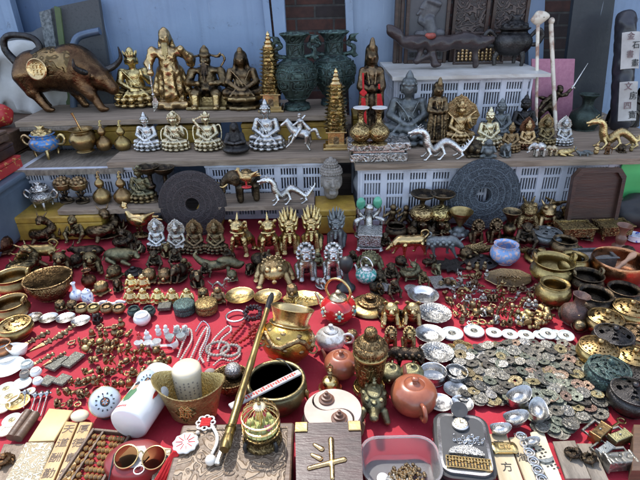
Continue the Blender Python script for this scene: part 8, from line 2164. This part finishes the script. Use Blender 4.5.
# plastic tub
c = P(398, 468, 0)
u = U(c)
w, d, h = 74 * u, .115, .052
def rr_(w, d, r, n=6):
 out = []
 for sx, sy, a0 in ((1, 1, 0), (-1, 1, 90), (-1, -1, 180), (1, -1, 270)):
  for k in range(n + 1):
   a = R(a0 + 90 * k / n)
   out.append((sx * (w / 2 - r) + r * math.cos(a), sy * (d / 2 - r) + r * math.sin(a)))
 return out
q0 = P(398, 436, h)
t = thing('plastic_tub', 'clear plastic tub with beads and coins inside at the front edge', 'tub', (c.x, q0.y - d / 2, 0))
loops_ = [(rr_(w * .86, d * .84, .03), .001), (rr_(w * .90, d * .88, .032), .004), (rr_(w * .985, d * .97, .036), h - .004), (rr_(w * 1.03, d * 1.03, .04), h - .003), (rr_(w * 1.03, d * 1.03, .04), h), (rr_(w * .965, d * .95, .035), h), (rr_(w * .88, d * .86, .031), .005)]
n = len(loops_[0][0])
V = [(x, y, z) for L, z in loops_ for x, y in L]
Fc = [tuple(reversed(range(n))), tuple((len(loops_) - 1) * n + j for j in range(n))]
for i in range(len(loops_) - 1):
 Fc += [(i * n + j, i * n + (j + 1) % n, (i + 1) * n + (j + 1) % n, (i + 1) * n + j) for j in range(n)]
obj('tub_wall', mesh('tub_wall', (V, Fc), TUBP, True, 50), t)
tc = t.location.copy()
rn = random.Random(9)
for i in range(4):
 solo('loose_coin', K['coin0'][0][0][1], ('white coin in the plastic tub nearest its left end', 'silver coin leaning in the plastic tub', 'silver coin lying flat in the plastic tub', 'silver coin half buried by beads in the plastic tub')[i], 'coin', tc + Vector((-.036 + .016 * i, .004 * (-1) ** i - .014, .008 + .002 * i)), (R(14), 0, i), 'coins in the plastic tub', .024, PORC if i == 0 else None)
bp = []
for i in range(90):
 a, k = rn.uniform(0, 6.28), math.sqrt(rn.random())
 bp.append((.036 * k * math.cos(a) + .014, .026 * k * math.sin(a) - .004, .009 + .010 * (1 - k) + rn.uniform(0, .003)))
o = solo('bead_heap', mesh('bead_heap', join(*[ball(p, rn.uniform(.0032, .0048), 7, 5) for p in bp]), TINYD), 'heap of mixed small bronze beads in the plastic tub', 'beads', tc)
o['kind'] = 'stuff'
# black case with watch and mini abacus
CZ = .034
q = [P(x, y, CZ) for x, y in ((440, 478), (497, 478), (483, 412), (436, 412))]
c = sum(q, Vector()) / 4
ang = -math.atan2(((q[2] + q[3]) / 2 - (q[0] + q[1]) / 2).x, ((q[2] + q[3]) / 2 - (q[0] + q[1]) / 2).y)
w, d = (q[2] - q[3]).length * 1.12, ((q[2] + q[3]) / 2 - (q[0] + q[1]) / 2).length
t = thing('black_case', 'black zip case with a silver top plate at the front edge', 'case', (c.x, c.y, 0), (0, 0, ang))
obj('case_body', mesh('case_body', join(prism(rr_(w, d, .03), 0, .014), prism(rr_(w * .97, d * .97, .03), .014, .018), prism(rr_(w, d, .03), .018, CZ - .006)), BLACKP), t)
obj('top_plate', mesh('top_plate', prism(rr_(w * .88, d * .90, .025), CZ - .006, CZ), SILVERP), t)
obj('inset', mesh('inset', prism(rr_(w * .78, d * .82, .02), CZ, CZ + .001), plain('dark_inset', (.06, .06, .062), .4)), t)
cm = Matrix.Translation((c.x, c.y, 0)) @ Matrix.Rotation(ang, 4, 'Z')
pc = cm @ Vector((-.003, d * .26, CZ + .001))
t2 = thing('pocket_watch', 'open silver pocket watch with a dark lid on the black case', 'watch', pc, (0, 0, ang))
obj('watch_case', mesh('watch_case', lathe([(0, 0), (.016, 0), (.0185, .003), (.018, .007), (.016, .008), (0, .008)], 36), SILVERP), t2)
obj('dial', mesh('dial', join(lathe([(0, .0083), (.0145, .0083), (.0145, .0088), (0, .009)], 32)), CREAM), t2)
obj('hands', mesh('hands', join(box(0, .004, .0096, .0012, .009, .0006), box(.003, 0, .0096, .007, .0012, .0006), *[xf(box(0, .0125, 0, .0009, .002, .0006), (0, 0, .0095), (0, 0, k * PI / 6)) for k in range(12)]), INK), t2)
obj('lid', mesh('lid', xf(lathe([(0, 0), (.015, 0), (.0185, .002), (.0185, .004), (.014, .004), (0, .003)], 32), (0, .033, .012), (R(22), 0, 0)), BLACKP), t2)
t3 = thing('watch_chain', 'small pile of thin silver chain below the pocket watch', 'chain', cm @ Vector((.010, d * .02, CZ + .001)))
rn = random.Random(2)
obj('links', mesh('links', join(*[xf(torus(.0028, .0007, 10, 5), (rn.gauss(0, .012), rn.gauss(0, .006), .001 + rn.random() * .004), (rn.uniform(0, 3), rn.uniform(0, 3), 0)) for _ in range(70)]), SILVERP), t3)
t4 = solo('silver_arch', mesh('silver_arch', prism([(.036 * math.cos(a), .022 * math.sin(a)) for a in [PI * k / 16 for k in range(17)]], 0, .006), fine(SILVERO, 16)), 'half round engraved silver plate above the tiny abacus', 'plate', cm @ Vector((.002, -d * .20, CZ + .001)), (0, 0, ang))
ab = abacus('abacus', 1.0, .30, 13, GOLDP, GOLDP, .3)
t5 = thing('mini_abacus', 'tiny gold abacus lying on the black case', 'abacus', cm @ Vector((.004, -d * .31, CZ + .001)), (0, 0, ang), w * .74)
for p in ab:
 obj(p[0], p[1], t5)
# ingots and tablets at the lower right
TB = [('pale wooden tablet with dark characters right of the black case', [(500, 482), (524, 482), (506, 432), (485, 434)], WOODP, '東方'), ('pale wooden tablet with a single column of characters beside the coin patterned strip', [(526, 482), (537, 482), (521, 436), (509, 437)], WOODP, '海'),
  ('yellow printed card between the coin patterned strip and the plain tablet', [(544, 482), (563, 482), (543, 429), (530, 432)], PAPER, ''), ('grey brown wooden tablet with a carved beast on it', [(566, 478), (591, 478), (575, 440), (553, 441)], WOODG, ''), ('plain grey tablet at the lower right under the second carved beast', [(593, 482), (610, 482), (592, 443), (577, 443)], WOODG, '')]
for l, pts, mt, s_ in TB:
 t, c, q = slab('wooden_tablet' if s_ or mt is WOODG else 'printed_card', l, 'tablet' if mt is not PAPER else 'card', pts, .006 if mt is not PAPER else .002, mt)
 if s_:
  column(t, c, q, s_, .006, .024, INK)
 if mt is PAPER:
  obj('print', mesh('print', join(*[box(-.012 + .009 * i, -.035 + .008 * j, .0024, .005, .005 - .002 * ((i + j) % 2), .0006) for i in range(3) for j in range(9) if (i + 2 * j) % 5]), INK), t, None, None, None, (0, 0, R(14)))
a, b = P(519, 434), P(542, 482)
d = b - a
t = thing('coin_strip', 'silver strip pierced with a row of linked coin patterns', 'strip', a, (0, 0, -math.atan2(-d.x, -d.y)))
L_ = d.length
cp = []
for k in range(7):
 cp += [torus(.0105, .0022, 24, 6, 'z', (0, -.011 - k * .0215, .006)), torus(.005, .0016, 16, 6, 'z', (0, -.011 - k * .0215, .006))]
obj('strip', mesh('strip', box(0, -L_ / 2, .002, .027, L_, .004, .001), COINC[1]), t)
obj('coin_patterns', mesh('coin_patterns', join(*cp), SILVERP), t)
for i, (x, y, w_, rz, l) in enumerate(((518, 414, 28, 35, 'silver boat ingot standing behind the others'), (515, 432, 27, 10, 'largest silver boat ingot, centre of the group'), (538, 430, 20, 70, 'silver boat ingot right of the largest one, against the coins'), (500, 440, 22, 0, 'small flat silver ingot beside the black case'), (524, 412, 16, -30, 'small silver ingot half hidden behind the largest one'))):
 put('ingot', 'silver_ingot', 'ingot', l, x, y, w=w_, rz=rz, g='silver boat ingots')
put('flat_ingot', 'gold_ingot', 'ingot', 'flat gold ingot with stamped marks on the pale tablet', 504, 456, w=27, z=.0065, rz=-8)
put('ingot', 'silver_ingot', 'ingot', 'smallest silver ingot lying on the yellow printed card', 532, 450, w=16, z=.0025, rz=20, g='silver boat ingots')
c = P(545, 459, .0026)
solo('crescent_comb', mesh('crescent_comb', prism([(.017 * math.cos(a), .012 * math.sin(a)) for a in [PI + PI * k / 14 for k in range(15)]] + [(.014 * math.cos(a), -.003 * math.sin(a)) for a in [PI * k / 10 for k in range(11)]][::1], 0, .005), GREYB), 'grey crescent shaped comb on the yellow printed card', 'comb', c, (0, 0, R(10)))
for i, (x, y) in enumerate(((574, 462), (591, 468))):
 put('coiled_beast', 'carved_beast', 'carving', ('dark carved beast lying on the grey brown tablet', 'dark carved beast lying on the plain grey tablet')[i], x, y, w=17, z=.0062, m=BRONZED, rz=40 * i)
for i, (x, y, w_, rz, mt, l) in enumerate(((601, 447, 30, 35, BRASSD, 'old brass padlock above the others, tilted'), (622, 450, 27, 20, GBRONZE, 'old dark padlock in the middle of the locks'), (624, 474, 32, 4, COINC[1], 'old grey steel padlock lowest of the locks'), (606, 462, 24, 30, GREYB, 'old grey padlock left of the lowest one'))):
 put('padlock', 'old_padlock', 'padlock', l, x, y, w=w_, tilt=(-90, 0), rz=rz, m={'body': mt}, g='old padlocks')
a, b = P(588, 448), P(560, 460)
t = thing('brass_key', 'long brass key beside the old padlocks', 'key', P(592, 442))
d = P(618, 424) - P(592, 442)
obj('shank', mesh('shank', tube([(0, 0, .004), tuple(d + Vector((0, 0, .004)))], .0028, 8), BRASSD), t)
obj('bow', mesh('bow', torus(.008, .0022, 20, 6, 'z', tuple(d * 1.12 + Vector((0, 0, .004)))), BRASSD), t)
t, c, q = slab('dark_board', 'dark wooden board leaning in at the right edge below the incense pots', 'board', [(632, 470), (660, 470), (660, 425), (634, 424)], .03, WOODB)
# sunglasses and their case on the white cloth
CZ2 = .036
c = P(138, 462, 0)
t = thing('glasses_case', 'red and white spectacle case with a white paper on top', 'case', (c.x, c.y - .01, 0), (0, 0, R(4)))
obj('case_body', mesh('case_body', xf(lathe([(0, 0), (.055, 0), (.062, .01), (.060, .026), (.045, .034), (0, .036)], 40, 2), (0, 0, 0), (0, 0, 0), (1, .80, 1)), REDDARK), t)
obj('paper', mesh('paper', xf(lathe([(0, .0362), (.030, .0365), (.031, .0375), (0, .0385)], 6, 0), (0.004, -.008, 0)), PAPERW), t)
g = thing('sunglasses', 'round brown lens sunglasses with gold rims lying on the spectacle case', 'sunglasses', P(140, 457, .048), (R(20), 0, R(-4)))
for s in (-1, 1):
 rm = obj('rim', mesh('rim', torus(.0235, .0015, 36, 6, 'z', (s * .029, 0, 0)), GOLDP), g)
 obj('lens', mesh('lens', lathe([(0, .001), (.0232, 0), (.0232, .001), (0, .002)], 30), LENS), rm, None, None, (s * .029, 0, 0))
 obj('temple', mesh('temple', tube([(s * .053, 0, 0), (s * .056, .004, -.002), (s * .055, -.045, -.012)], .0015, 6, 2), BLACKP), g)
obj('bridge', mesh('bridge', tube([(-.006, .006, 0), (0, .011, .003), (.006, .006, 0)], .0014, 6, 3), GOLDP), g)
c = P(138, 476, 0)
solo('silver_ring', mesh('silver_ring', torus(.010, .0016, 28, 8), SILVERP), 'thin silver ring on the white paper of the spectacle case', 'ring', P(139, 470, .0405))
slab('relief_tablet', 'worn brown tablet between the spectacle case and the carved box', 'tablet', [(150, 486), (166, 486), (171, 448), (158, 446)], .012, TABK)
